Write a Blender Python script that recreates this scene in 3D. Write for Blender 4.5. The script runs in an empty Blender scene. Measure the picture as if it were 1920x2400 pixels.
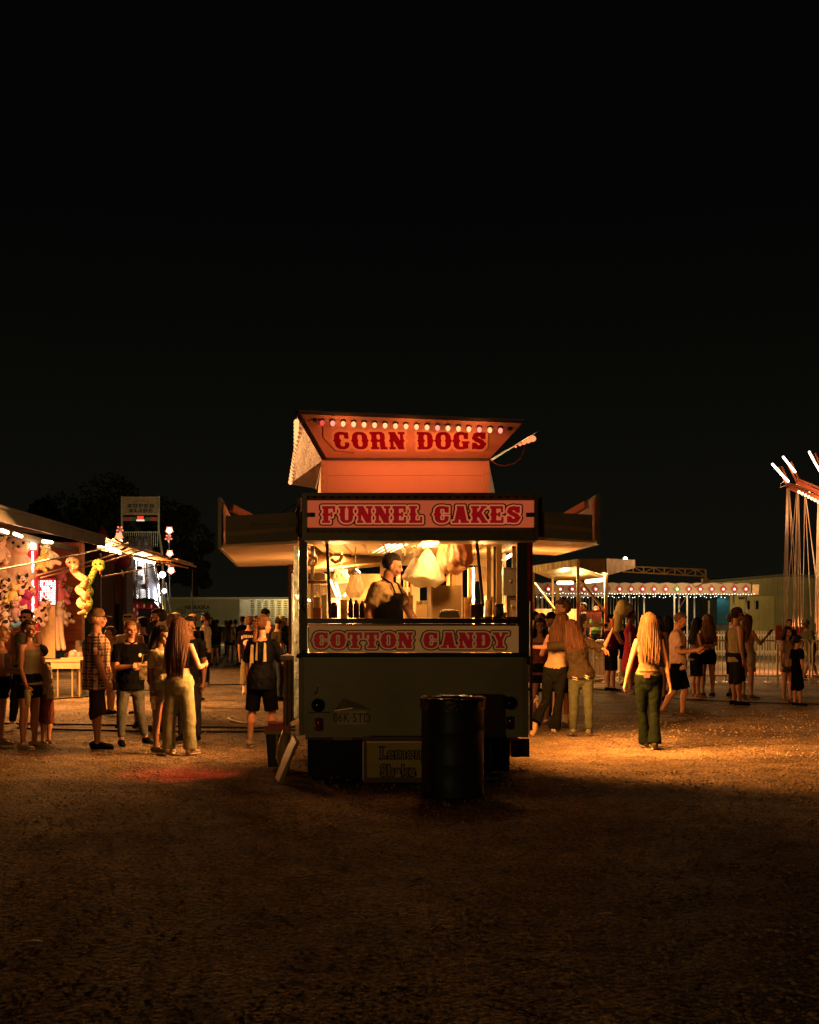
import bpy, bmesh, math, random
import numpy as np
from mathutils import Vector, Matrix, noise
R = math.radians
random.seed(7)
SC = bpy.context.scene
COL = SC.collection

# ---------------------------------------------------------------- camera
F = 2800.0            # focal length in pixels of the 1920 x 2400 photograph
EYE = 1.6
cam = bpy.data.cameras.new('camera')
cam.sensor_fit = 'HORIZONTAL'; cam.sensor_width = 36.0; cam.lens = F / 1920 * 36
cam.shift_y = 256 / 1920
cam.clip_start = 0.05; cam.clip_end = 1000
camo = bpy.data.objects.new('camera', cam); COL.objects.link(camo)
camo.location = (0, 0, EYE); camo.rotation_euler = (R(90), 0, 0)
SC.camera = camo

# ---------------------------------------------------------------- night sky
w = bpy.data.worlds.new('World'); SC.world = w; w.use_nodes = True
nt = w.node_tree; nt.nodes.clear()
wo = nt.nodes.new('ShaderNodeOutputWorld')
bg = nt.nodes.new('ShaderNodeBackground')
tc = nt.nodes.new('ShaderNodeTexCoord'); sx = nt.nodes.new('ShaderNodeSeparateXYZ')
nt.links.new(tc.outputs['Generated'], sx.inputs[0])
rp = nt.nodes.new('ShaderNodeValToRGB'); nt.links.new(sx.outputs[2], rp.inputs[0])
rp.color_ramp.elements[0].position = 0.0; rp.color_ramp.elements[0].color = (0.0052, 0.0048, 0.0030, 1)
rp.color_ramp.elements[1].position = 0.32; rp.color_ramp.elements[1].color = (0.0010, 0.0012, 0.0010, 1)
nt.links.new(rp.outputs[0], bg.inputs[0]); bg.inputs[1].default_value = 1.0
nt.links.new(bg.outputs[0], wo.inputs[0])

SC.view_settings.view_transform = 'Standard'; SC.view_settings.look = 'None'
SC.view_settings.exposure = 0; SC.view_settings.gamma = 1
SC.cycles.use_denoising = True
SC.cycles.sample_clamp_indirect = 3.0
SC.cycles.sample_clamp_direct = 0
SC.cycles.max_bounces = 6; SC.cycles.diffuse_bounces = 3; SC.cycles.glossy_bounces = 3
SC.cycles.transparent_max_bounces = 12
SC.cycles.caustics_reflective = False; SC.cycles.caustics_refractive = False

def P(px, py, Y):
    """world point seen at photo pixel (px, py) at distance Y"""
    return Vector(((px - 960) / F * Y, Y, EYE - (py - 1456) / F * Y))
def GY(py): return EYE * F / (py - 1456)
def X(px, Y): return (px - 960) / F * Y
def Z(py, Y): return EYE - (py - 1456) / F * Y

def light(name, kind, loc, power, col, size=0.1, size_y=None, aim=None, spot=None, blend=.5, spread=180):
    l = bpy.data.lights.new(name, kind); l.energy = power; l.color = col
    if kind == 'AREA':
        l.spread = R(spread); l.shape = 'RECTANGLE'; l.size = size; l.size_y = size_y or size
    else: l.shadow_soft_size = size
    if kind == 'SPOT': l.spot_size = R(spot or 90); l.spot_blend = blend
    o = bpy.data.objects.new(name, l); COL.objects.link(o); o.location = loc
    if aim is not None:
        d = Vector(aim) - Vector(loc)
        o.rotation_euler = d.to_track_quat('-Z', 'Y').to_euler()
    return o

WARM = (1, .50, .17); ORANGE = (1, .24, .06); TUBE = (1, .74, .40); LED = (.85, .88, 1.0)
#LIGHTS
# food trailer: tubes under its ceiling and added fills, lighting the ground on both sides
light('trailer_tube_and_fill_light', 'AREA', (-.45, 14.5, 2.42), 210, WARM, 1.0, 1.0, aim=(-.4, 14.5, 0))
light('trailer_tube_and_fill_light', 'POINT', P(1000, 1292, 13.5), 40, WARM, .08)  # added fill behind the white candy bag
light('trailer_tube_and_fill_light', 'POINT', (.22, 12.40, 2.34), 46, WARM, .08)  # added fill in front of the candy bags
light('trailer_tube_and_fill_light', 'AREA', P(1050, 1300, 15.2), 120, WARM, 1.2, .5, aim=P(1050, 1300, 15.2) + Vector((0, 0, -1)))
light('trailer_tube_and_fill_light', 'POINT', (-.85, 14.2, 1.75), 40, WARM, .12)  # added fill at window height for the awning underside
light('trailer_tube_and_fill_light', 'POINT', (.9, 14.3, 1.75), 70, WARM, .12)  # same added fill for the opposite awning
light('awning_fill_light', 'AREA', (1.84, 14.2, 2.33), 290, (1, .38, .08), .12, 2.6, aim=(3.2, 14.9, 0), spread=128)  # added downlight for the ground pool, no fixture under this awning
light('window_light', 'AREA', (.45, 14.3, 2.38), 820, (1, .37, .08), .12, 2.0, aim=(5.2, 15.2, 0), spread=115)
light('window_light', 'AREA', (-.35, 14.2, 2.36), 420, (1, .40, .09), .12, 2.2, aim=(-4.2, 14.8, 0), spread=100)
light('awning_fill_light', 'AREA', (-1.60, 13.9, 2.2), 70, (1, .36, .10), .15, 2.4, aim=(-3.6, 15.2, 0), spread=120)  # added fill for the waiting row, no fixture here either
# bulbs along the roof sign: their shared light
for px, py in ((800, 990), (960, 996), (1120, 1002)):
    light('sign_bulb_light', 'POINT', P(px, py, 11.85), 3.0, ORANGE, .05)
light('sign_bulb_light', 'POINT', P(1236, 1034, 13.2), 3, ORANGE, .05)
light('sign_bulb_light', 'AREA', P(955, 1068, 12.0), 7.5, (1, .19, .055), 1.6, .05, aim=P(955, 1110, 12.6))
# sodium street lamps standing out of frame over the gravel
light('street_lamp_light', 'POINT', (-7, -17, 2.3), 1150, (1, .58, .18), .2)
light('street_lamp_light', 'POINT', (13, -3, 4), 50, (1, .40, .10), .3)
# game booth tubes
light('booth_tube_light', 'AREA', P(90, 1262, 24), 90, (1, .56, .24), .2, 4.5, aim=P(60, 1500, 25.5))
light('booth_tube_light', 'AREA', (-7.0, 23.5, 3.1), 820, (1, .42, .11), .3, 5, aim=(-3.5, 22.5, 0))
light('booth_tube_light', 'AREA', P(258, 1290, 32), 520, (1, .46, .14), .2, 2.5, aim=P(400, 1620, 28))
light('booth_tube_light', 'AREA', P(345, 1314, 38), 560, (1, .46, .14), .2, 2.5, aim=P(500, 1560, 34))
light('booth_red_light', 'POINT', P(84, 1370, 24.3), 34, (1, .08, .10), .15)
# ride with the lit platform
light('ride_tube_light', 'AREA', P(1326, 1370, 33), 150, (1, .60, .22), .2, 1.2, aim=P(1326, 1600, 32))
light('ride_tube_light', 'AREA', P(1395, 1362, 32), 220, (1, .60, .22), .2, 1.2, aim=P(1430, 1600, 31))
light('ride_tube_light', 'POINT', P(1360, 1362, 33.2), 30, (1, .60, .22), .2)
# slide flood lamps
light('slide_flood_light', 'POINT', P(372, 1350, 80), 180, LED, .3)
light('stand_fill_light', 'POINT', P(322, 1418, 56), 60, (1, .7, .5), .2)  # added fill to brighten the strawberry stand
light('slide_flood_light', 'POINT', P(330, 1256, 90), 70, (1, .9, .8), .3)
# swing ride
light('swing_ride_light', 'POINT', P(1960, 1200, 37), 420, (1, .46, .20), .6)
light('swing_ride_light', 'POINT', P(1840, 1490, 38), 520, (1, .36, .13), .6)
# red neon under the near awning, added yard fills
light('red_neon_light', 'SPOT', (-2.2, 12.7, 2.2), 380, (1, .04, .03), .05, aim=(-2.45, 12.7, 0), spot=38, blend=.9)
light('yard_fill_light', 'POINT', P(560, 1330, 82), 2600, (1, .70, .26), .5)  # added to light the far semi trailer, no lamp stands here
light('yard_fill_light', 'POINT', P(1700, 1330, 45), 1250, (1, .62, .26), .5)  # added to lift the midground, no lamp stands here
#ENDLIGHTS

# ---------------------------------------------------------------- materials
_m = {}
def M(key, col=(.5, .5, .5), rough=.6, metal=0.0, var=.18, vs=6.0, bump=0.0, bs=40.0, spec=.4, coat=0.0, stretch=None, trans=0.0):
    if key in _m: return _m[key]
    m = bpy.data.materials.new(key); m.use_nodes = True; t = m.node_tree
    b = t.nodes['Principled BSDF']
    b.inputs['Roughness'].default_value = rough; b.inputs['Metallic'].default_value = metal
    b.inputs['Specular IOR Level'].default_value = spec; b.inputs['Coat Weight'].default_value = coat
    b.inputs['Transmission Weight'].default_value = trans
    c = t.nodes.new('ShaderNodeTexCoord'); mp = t.nodes.new('ShaderNodeMapping')
    t.links.new(c.outputs['Object'], mp.inputs[0])
    if stretch: mp.inputs['Scale'].default_value = stretch
    n = t.nodes.new('ShaderNodeTexNoise'); n.inputs['Scale'].default_value = vs; n.inputs['Detail'].default_value = 6
    t.links.new(mp.outputs[0], n.inputs['Vector'])
    r = t.nodes.new('ShaderNodeValToRGB'); t.links.new(n.outputs[0], r.inputs[0])
    r.color_ramp.elements[0].position = .3; r.color_ramp.elements[1].position = .72
    r.color_ramp.elements[0].color = tuple(x * (1 - var) for x in col) + (1,)
    r.color_ramp.elements[1].color = tuple(min(1, x * (1 + var)) for x in col) + (1,)
    t.links.new(r.outputs[0], b.inputs['Base Color'])
    if bump:
        n2 = t.nodes.new('ShaderNodeTexNoise'); n2.inputs['Scale'].default_value = bs; n2.inputs['Detail'].default_value = 5
        t.links.new(mp.outputs[0], n2.inputs['Vector'])
        bn = t.nodes.new('ShaderNodeBump'); bn.inputs['Strength'].default_value = bump; bn.inputs['Distance'].default_value = .02
        t.links.new(n2.outputs[0], bn.inputs['Height']); t.links.new(bn.outputs[0], b.inputs['Normal'])
    _m[key] = m; return m

def EM(key, col=(1, 1, 1), s=1.0, sample=False):
    if key in _m: return _m[key]
    m = bpy.data.materials.new(key); m.use_nodes = True; t = m.node_tree; t.nodes.clear()
    o = t.nodes.new('ShaderNodeOutputMaterial'); e = t.nodes.new('ShaderNodeEmission')
    e.inputs[0].default_value = tuple(col) + (1,); e.inputs[1].default_value = s
    t.links.new(e.outputs[0], o.inputs[0])
    if not sample: m.cycles.emission_sampling = 'NONE'
    _m[key] = m; return m

def pane_mat(key, tint=(1, 1, 1), fac=.08, rough=.02):
    if key in _m: return _m[key]
    m = bpy.data.materials.new(key); m.use_nodes = True; t = m.node_tree; t.nodes.clear()
    o = t.nodes.new('ShaderNodeOutputMaterial'); mx = t.nodes.new('ShaderNodeMixShader')
    tr = t.nodes.new('ShaderNodeBsdfTransparent'); g = t.nodes.new('ShaderNodeBsdfGlossy')
    tr.inputs[0].default_value = tuple(tint) + (1,); g.inputs['Roughness'].default_value = rough
    mx.inputs[0].default_value = fac
    t.links.new(tr.outputs[0], mx.inputs[1]); t.links.new(g.outputs[0], mx.inputs[2]); t.links.new(mx.outputs[0], o.inputs[0])
    _m[key] = m; return m

# ---------------------------------------------------------------- mesh builder
class MB:
    def __init__(s): s.v = []; s.f = []; s.mi = []; s.m = 0
    def add(s, vs, fs):
        b = len(s.v); s.v.extend([tuple(v) for v in vs])
        for f in fs: s.f.append([b + i for i in f]); s.mi.append(s.m)
        return s
    def box(s, x0, x1, y0, y1, z0, z1):
        return s.hexa([(x0, y0, z0), (x1, y0, z0), (x1, y1, z0), (x0, y1, z0), (x0, y0, z1), (x1, y0, z1), (x1, y1, z1), (x0, y1, z1)])
    def hexa(s, p): return s.add(p, [(0, 3, 2, 1), (4, 5, 6, 7), (0, 1, 5, 4), (1, 2, 6, 5), (2, 3, 7, 6), (3, 0, 4, 7)])
    def cbox(s, c, sz, rot=None):
        h = [(sx * sz[0] / 2, sy * sz[1] / 2, sz_ * sz[2] / 2) for sz_ in (-1, 1) for sx, sy in ((-1, -1), (1, -1), (1, 1), (-1, 1))]
        m = rot or Matrix.Identity(3); c = Vector(c)
        return s.hexa([c + m @ Vector(q) for q in h])
    def slab(s, pts, th):
        """polygon pts thickened along vector th"""
        th = Vector(th); n = len(pts); p = [Vector(q) for q in pts]
        vs = p + [q + th for q in p]
        fs = [list(range(n))[::-1], list(range(n, 2 * n))] + [(i, (i + 1) % n, n + (i + 1) % n, n + i) for i in range(n)]
        return s.add(vs, fs)
    def bar(s, a, b, w, h=None, up=(0, 0, 1)):
        a = Vector(a); b = Vector(b); t = (b - a).normalized(); h = h or w
        u = t.cross(Vector(up))
        if u.length < 1e-4: u = t.cross(Vector((1, 0, 0)))
        u.normalize(); v = u.cross(t); u = u * w / 2; v = v * h / 2
        return s.hexa([a - u - v, a + u - v, b + u - v, b - u - v, a - u + v, a + u + v, b + u + v, b - u + v])
    def tube(s, pts, r, n=8, side=None, ry=None, cap=True):
        """loft with rounded ends; r: number or list; ry: list of second radii along side x tangent"""
        pts = [Vector(p) for p in pts]; k = len(pts)
        r = list(r) if hasattr(r, '__len__') else [r] * k
        ry = list(ry) if ry is not None else r
        T = []
        for i in range(k):
            a = pts[max(0, i - 1)]; b = pts[min(k - 1, i + 1)]; d = b - a
            T.append(d.normalized() if d.length > 1e-9 else Vector((0, 0, 1)))
        sd = Vector(side) if side is not None else None
        rings = []
        prev = None
        def frame(t):
            nonlocal prev
            q = sd if sd is not None else prev
            if q is None: q = Vector((1, 0, 0)) if abs(t.x) < .8 else Vector((0, 1, 0))
            u = q - t * q.dot(t)
            if u.length < 1e-4: u = Vector((0, 1, 0)) - t * t.y
            u.normalize(); prev = u
            return u, t.cross(u)
        seq = []
        if cap is True: 
            for e, sc in ((.8, .45), (.45, .82)): seq.append((pts[0] - T[0] * min(r[0], ry[0]) * e, r[0] * sc, ry[0] * sc, T[0]))
        for i in range(k): seq.append((pts[i], r[i], ry[i], T[i]))
        if cap is True:
            for e, sc in ((.45, .82), (.8, .45)): seq.append((pts[-1] + T[-1] * min(r[-1], ry[-1]) * e, r[-1] * sc, ry[-1] * sc, T[-1]))
        vs = []
        for c, a, b, t in seq:
            u, v = frame(t)
            for j in range(n):
                th = 2 * math.pi * j / n; vs.append(c + u * (a * math.cos(th)) + v * (b * math.sin(th)))
        fs = []; q = len(seq)
        for i in range(q - 1):
            for j in range(n):
                fs.append((i * n + j, i * n + (j + 1) % n, (i + 1) * n + (j + 1) % n, (i + 1) * n + j))
        fs.append(list(range(n))[::-1]); fs.append([(q - 1) * n + j for j in range(n)])
        return s.add(vs, fs)
    def cyl(s, a, b, r, n=12, r2=None): return s.tube([a, b], [r, r if r2 is None else r2], n, cap=False)
    def lathe(s, c, prof, n=24, ax=None):
        c = Vector(c); vs = []; m = ax or Matrix.Identity(3)
        for rr, z in prof:
            for j in range(n):
                th = 2 * math.pi * j / n; vs.append(c + m @ Vector((rr * math.cos(th), rr * math.sin(th), z)))
        fs = [(i * n + j, i * n + (j + 1) % n, (i + 1) * n + (j + 1) % n, (i + 1) * n + j) for i in range(len(prof) - 1) for j in range(n)]
        fs.append(list(range(n))[::-1]); fs.append([(len(prof) - 1) * n + j for j in range(n)])
        return s.add(vs, fs)
    def ell(s, c, r, n=12, k=8, rot=None):
        if not hasattr(r, '__len__'): r = (r, r, r)
        c = Vector(c); vs = [c + (rot @ Vector((0, 0, -r[2])) if rot else Vector((0, 0, -r[2])))]; m = rot or Matrix.Identity(3)
        for i in range(1, k):
            ph = math.pi * i / k - math.pi / 2
            for j in range(n):
                th = 2 * math.pi * j / n
                vs.append(c + m @ Vector((r[0] * math.cos(ph) * math.cos(th), r[1] * math.cos(ph) * math.sin(th), r[2] * math.sin(ph))))
        vs.append(c + m @ Vector((0, 0, r[2])))
        fs = [(0, 1 + (j + 1) % n, 1 + j) for j in range(n)]
        for i in range(k - 2):
            for j in range(n):
                a = 1 + i * n; fs.append((a + j, a + (j + 1) % n, a + n + (j + 1) % n, a + n + j))
        a = 1 + (k - 2) * n; fs += [(a + j, a + (j + 1) % n, len(vs) - 1) for j in range(n)]
        return s.add(vs, fs)
    def build(s, name, mats, parent=None, smooth=False, loc=None):
        me = bpy.data.meshes.new(name); me.from_pydata(s.v, [], s.f)
        for m in (mats if isinstance(mats, (list, tuple)) else [mats]): me.materials.append(m)
        me.polygons.foreach_set('material_index', s.mi)
        if smooth: me.polygons.foreach_set('use_smooth', [True] * len(s.f))
        me.update()
        o = bpy.data.objects.new(name, me); COL.objects.link(o)
        if parent: o.parent = parent
        if loc is not None: o.location = loc
        return o

def tag(o, label=None, cat=None, group=None, kind=None):
    if label: o['label'] = label
    if cat: o['category'] = cat
    if group: o['group'] = group
    if kind: o['kind'] = kind
    return o
def thing(name, label, cat, loc=(0, 0, 0), rz=0, group=None):
    o = bpy.data.objects.new(name, None); COL.objects.link(o); o.location = loc; o.rotation_euler = (0, 0, rz)
    o.empty_display_size = .1
    return tag(o, label, cat, group)
def world_children(root):
    """parts were built in world coordinates: move their meshes into the root's frame"""
    inv = (Matrix.Translation(root.location) @ Matrix.Rotation(root.rotation_euler[2], 4, 'Z')).inverted()
    for c in root.children_recursive:
        if c.type == 'MESH': c.data.transform(inv)
def remesh(o, vox, sm=2, disp=0, dsz=.05, name='wrinkle'):
    m = o.modifiers.new('remesh', 'REMESH'); m.mode = 'VOXEL'; m.voxel_size = vox; m.use_smooth_shade = True
    if sm: q = o.modifiers.new('smooth', 'SMOOTH'); q.factor = .5; q.iterations = sm
    if disp:
        tx = bpy.data.textures.get(name) or bpy.data.textures.new(name, 'CLOUDS'); tx.noise_scale = dsz
        d = o.modifiers.new('wrinkle', 'DISPLACE'); d.texture = tx; d.strength = disp; d.mid_level = .5
    return o

# ---------------------------------------------------------------- western slab lettering (distance fields -> filled contours)
def _b(x, y, x0, x1, y0, y1, r=0.0):
    cx, cy, hx, hy = (x0 + x1) / 2, (y0 + y1) / 2, (x1 - x0) / 2 - r, (y1 - y0) / 2 - r
    qx = abs(x - cx) - hx; qy = abs(y - cy) - hy
    return np.hypot(np.maximum(qx, 0), np.maximum(qy, 0)) + np.minimum(np.maximum(qx, qy), 0) - r
def _s(x, y, ax, ay, bx, by, r):
    dx, dy = bx - ax, by - ay; t = np.clip(((x - ax) * dx + (y - ay) * dy) / (dx * dx + dy * dy), 0, 1)
    return np.hypot(x - ax - t * dx, y - ay - t * dy) - r
def _d(x, y, cx, cy, a=.07, b=.11): return (abs(x - cx) / a + abs(y - cy) / b - 1) * .058
U_ = lambda *a: np.minimum.reduce(a)
def glyph(ch, x, y):
    B = lambda *a: _b(x, y, *a); S = lambda *a: _s(x, y, *a); D = lambda *a: _d(x, y, *a)
    stem = lambda a, b: U_(B(a, b, 0, 1), D(a, .5), D(b, .5))
    lser = lambda: U_(B(0, .42, 0, .14), B(0, .42, .86, 1))
    if ch in 'CG':
        o = U_(B(0, .72, 0, 1, .3), D(0, .5)); i = B(.28, .50, .17, .83, .08)
        g = U_(np.maximum(o, -i), D(.28, .5)); g = np.maximum(g, -B(.42, .9, .40, .62))
        g = U_(g, B(.58, .72, .60, .97))
        if ch == 'G': g = U_(g, B(.46, .74, .05, .46), B(.40, .80, .36, .48))
        return g, .80
    if ch == 'O':
        o = B(0, .76, 0, 1, .33); i = B(.27, .49, .16, .84, .1)
        return U_(np.maximum(o, -i), D(0, .5), D(.76, .5), D(.27, .5, .04, .08), D(.49, .5, .04, .08)), .80
    if ch in 'RP':
        g = U_(stem(.07, .33), lser(), np.maximum(B(.1, .74, .42, 1, .22), -B(.33, .50, .57, .86, .07)))
        if ch == 'R': g = U_(g, B(.47, .73, .06, .5, .05), B(.47, .84, 0, .14))
        return g, (.84 if ch == 'R' else .76)
    if ch == 'N': return U_(B(.06, .22, 0, 1), D(.06, .5), B(.56, .72, 0, 1), D(.72, .5), np.maximum(S(.18, .95, .6, .05, .15), B(0, .8, 0, 1)), B(0, .26, .86, 1), B(0, .32, 0, .14), B(.46, .80, .86, 1)), .82
    if ch == 'D': return U_(stem(.07, .33), lser(), np.maximum(B(.05, .77, 0, 1, .32), -B(.33, .50, .15, .85, .1)), D(.77, .5)), .82
    if ch == 'S':
        p = [(.56, .72), (.5, .85), (.36, .875), (.2, .82), (.155, .68), (.25, .57), (.5, .44), (.575, .3), (.5, .15), (.36, .125), (.22, .15), (.16, .28)]
        return U_(*[S(*p[i], *p[i + 1], .125) for i in range(len(p) - 1)], B(.58, .69, .6, .98), B(.03, .14, .02, .4), D(.06, .66, .05), D(.70, .33, .04)), .76
    if ch in 'FE':
        g = U_(stem(.07, .33), B(0, .42, 0, .14), B(0, .68, .84, 1), B(.56, .68, .62, 1), B(.3, .5, .43, .57), B(.44, .54, .35, .65))
        if ch == 'E': g = U_(g, B(0, .70, 0, .16), B(.58, .70, 0, .36))
        return g, .76
    if ch == 'L': return U_(stem(.07, .33), lser(), B(0, .68, 0, .16), B(.56, .68, 0, .38)), .74
    if ch == 'U': return U_(np.maximum(B(.08, .74, 0, 1, .28), -U_(B(.33, .50, .17, 1, .07), B(.33, .50, .6, 1.3))), B(.08, .33, .5, 1), B(.50, .74, .5, 1), B(0, .39, .86, 1), B(.44, .82, .86, 1), D(.08, .5), D(.74, .5)), .86
    if ch == 'A': return U_(np.maximum(U_(S(.2, 0, .38, 1, .1), S(.62, -.02, .44, 1, .16)), B(0, .9, 0, 1)), B(.22, .6, .2, .34), B(0, .34, 0, .13), B(.44, .86, 0, .13), B(.24, .52, .88, 1)), .88
    if ch == 'K': return U_(stem(.07, .32), lser(), np.maximum(U_(S(.36, .42, .62, .92, .09), S(.42, .56, .68, .06, .13)), B(0, .9, 0, 1)), B(.50, .80, .87, 1), B(.52, .86, 0, .13)), .88
    if ch == 'T': return U_(stem(.26, .52), B(0, .78, .84, 1), B(0, .12, .6, 1), B(.66, .78, .6, 1), B(.16, .62, 0, .14)), .82
    if ch == 'Y': return U_(np.maximum(U_(S(.18, 1, .4, .45, .12), S(.66, 1, .42, .45, .08)), B(0, .9, 0, 1)), B(.28, .54, 0, .5), B(0, .36, .87, 1), B(.50, .84, .87, 1), B(.18, .64, 0, .14)), .88
    if ch == 'I': return U_(stem(.09, .36), B(0, .45, 0, .14), B(0, .45, .86, 1)), .50
    return None, .42

def word_mesh(text, O, Uv, Vv, width, height, mats, name, parent, levels=((0.16, 0), (0.085, 1), (0.0, 2)), step=.0015, res=44, gap=.10):
    """lettering painted on a board: O bottom-left corner, Uv/Vv unit vectors, N towards the viewer"""
    O = Vector(O); Uv = Vector(Uv).normalized(); Vv = Vector(Vv).normalized(); N = Uv.cross(Vv)
    adv = 0
    pos = []
    for ch in text:
        _, a = glyph(ch, np.zeros((1, 1)), np.zeros((1, 1))) if ch != ' ' else (None, .40)
        pos.append(adv); adv += a + gap
    adv -= gap; pad = .25; h = 1 / res
    xs = np.arange(-pad, adv + pad, h); ys = np.arange(-pad, 1 + pad, h)
    Xg, Yg = np.meshgrid(xs, ys); d = np.full(Xg.shape, 9.0)
    for ch, p in zip(text, pos):
        if ch == ' ': continue
        s = (xs > p - .4) & (xs < p + 1.4)
        g, _ = glyph(ch, Xg[:, s] - p, Yg[:, s]); d[:, s] = np.minimum(d[:, s], g)
    sx, sy = width / adv, height
    mb = MB()
    for li, (lev, mi) in enumerate(levels):
        v = d - lev; mb.m = mi; off = N * (step * (li + 1))
        ins = v < 0; full = ins[:-1, :-1] & ins[1:, :-1] & ins[:-1, 1:] & ins[1:, 1:]
        anyi = ins[:-1, :-1] | ins[1:, :-1] | ins[:-1, 1:] | ins[1:, 1:]
        pt = lambda a, b: O + Uv * (a * sx) + Vv * (b * sy) + off
        for j in range(full.shape[0]):
            row = full[j]; i = 0; nn = len(row)
            idx = np.flatnonzero(anyi[j])
            k = 0
            while k < len(idx):
                i = idx[k]
                if row[i]:
                    e = i
                    while e + 1 < nn and row[e + 1]: e += 1
                    mb.add([pt(xs[i], ys[j]), pt(xs[e + 1], ys[j]), pt(xs[e + 1], ys[j + 1]), pt(xs[i], ys[j + 1])], [(0, 1, 2, 3)])
                    while k < len(idx) and idx[k] <= e: k += 1
                else:
                    c = [(i, j), (i + 1, j), (i + 1, j + 1), (i, j + 1)]; poly = []
                    for q in range(4):
                        a = c[q]; b = c[(q + 1) % 4]; va = v[a[1], a[0]]; vb = v[b[1], b[0]]
                        if va < 0: poly.append(pt(xs[a[0]], ys[a[1]]))
                        if (va < 0) != (vb < 0):
                            t = va / (va - vb); poly.append(pt(xs[a[0]] + t * (xs[b[0]] - xs[a[0]]), ys[a[1]] + t * (ys[b[1]] - ys[a[1]])))
                    if len(poly) > 2: mb.add(poly, [list(range(len(poly)))])
                    k += 1
    return mb.build(name, mats, parent)

def text_obj(body, O, Uv, Vv, size, mat_, name, parent, offset=0.0, align='LEFT', shear=0, sx=1.0):
    cu = bpy.data.curves.new(name, 'FONT'); cu.body = body; cu.size = size; cu.offset = offset; cu.align_x = align; cu.shear = shear
    cu.fill_mode = 'BOTH'; cu.resolution_u = 3
    o = bpy.data.objects.new(name, cu); COL.objects.link(o)
    dg = bpy.context.evaluated_depsgraph_get(); me = bpy.data.meshes.new_from_object(o.evaluated_get(dg))
    bpy.data.objects.remove(o); bpy.data.curves.remove(cu)
    Uv = Vector(Uv).normalized(); Vv = Vector(Vv).normalized(); N = Uv.cross(Vv); O = Vector(O)
    for v in me.vertices: v.co = O + Uv * (v.co.x * sx) + Vv * v.co.y
    me.materials.clear(); me.materials.append(mat_)
    o = bpy.data.objects.new(name, me); COL.objects.link(o)
    if parent: o.parent = parent
    return o
# ================================================================ GROUND
def ground_material():
    m = bpy.data.materials.new('packed gravel dirt'); m.use_nodes = True; t = m.node_tree; b = t.nodes['Principled BSDF']
    L = t.links.new
    c = t.nodes.new('ShaderNodeTexCoord')
    def N(scale, det=6, rough=.6):
        n = t.nodes.new('ShaderNodeTexNoise'); n.inputs['Scale'].default_value = scale; n.inputs['Detail'].default_value = det
        n.inputs['Roughness'].default_value = rough; L(c.outputs['Object'], n.inputs['Vector']); return n
    big = N(.35, 4); mid = N(3.2, 6); fine = N(38, 4, .7)
    vo = t.nodes.new('ShaderNodeTexVoronoi'); vo.inputs['Scale'].default_value = 24; L(c.outputs['Object'], vo.inputs['Vector'])
    vo.inputs['Randomness'].default_value = 1
    r1 = t.nodes.new('ShaderNodeValToRGB'); L(mid.outputs[0], r1.inputs[0])
    r1.color_ramp.elements[0].position = .3; r1.color_ramp.elements[0].color = (.24, .16, .078, 1)
    r1.color_ramp.elements[1].position = .7; r1.color_ramp.elements[1].color = (.60, .42, .22, 1)
    r2 = t.nodes.new('ShaderNodeValToRGB'); L(fine.outputs[0], r2.inputs[0])
    r2.color_ramp.elements[0].position = .38; r2.color_ramp.elements[0].color = (.10, .09, .08, 1)
    r2.color_ramp.elements[1].position = .62; r2.color_ramp.elements[1].color = (1.25, 1.2, 1.15, 1)
    mx = t.nodes.new('ShaderNodeMix'); mx.data_type = 'RGBA'; mx.blend_type = 'MULTIPLY'; mx.inputs['Factor'].default_value = 1
    L(r1.outputs[0], mx.inputs['A']); L(r2.outputs[0], mx.inputs['B'])
    r3 = t.nodes.new('ShaderNodeValToRGB'); L(big.outputs[0], r3.inputs[0])
    r3.color_ramp.elements[0].position = .35; r3.color_ramp.elements[0].color = (.36, .34, .30, 1)
    r3.color_ramp.elements[1].position = .65; r3.color_ramp.elements[1].color = (1.1, 1.1, 1.1, 1)
    m2 = t.nodes.new('ShaderNodeMix'); m2.data_type = 'RGBA'; m2.blend_type = 'MULTIPLY'; m2.inputs['Factor'].default_value = 1
    L(mx.outputs['Result'], m2.inputs['A']); L(r3.outputs[0], m2.inputs['B'])
    L(m2.outputs['Result'], b.inputs['Base Color']); b.inputs['Roughness'].default_value = .88; b.inputs['Specular IOR Level'].default_value = .25
    ad = t.nodes.new('ShaderNodeMath'); ad.operation = 'MULTIPLY_ADD'; L(vo.outputs['Distance'], ad.inputs[0]); ad.inputs[1].default_value = -1.0; L(fine.outputs[0], ad.inputs[2])
    ad2 = t.nodes.new('ShaderNodeMath'); ad2.operation = 'MULTIPLY_ADD'; L(mid.outputs[0], ad2.inputs[0]); ad2.inputs[1].default_value = 2.6; L(ad.outputs[0], ad2.inputs[2])
    bn = t.nodes.new('ShaderNodeBump'); bn.inputs['Strength'].default_value = 1.0; bn.inputs['Distance'].default_value = .035
    L(ad2.outputs[0], bn.inputs['Height']); L(bn.outputs[0], b.inputs['Normal'])
    return m
gm = ground_material()
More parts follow.
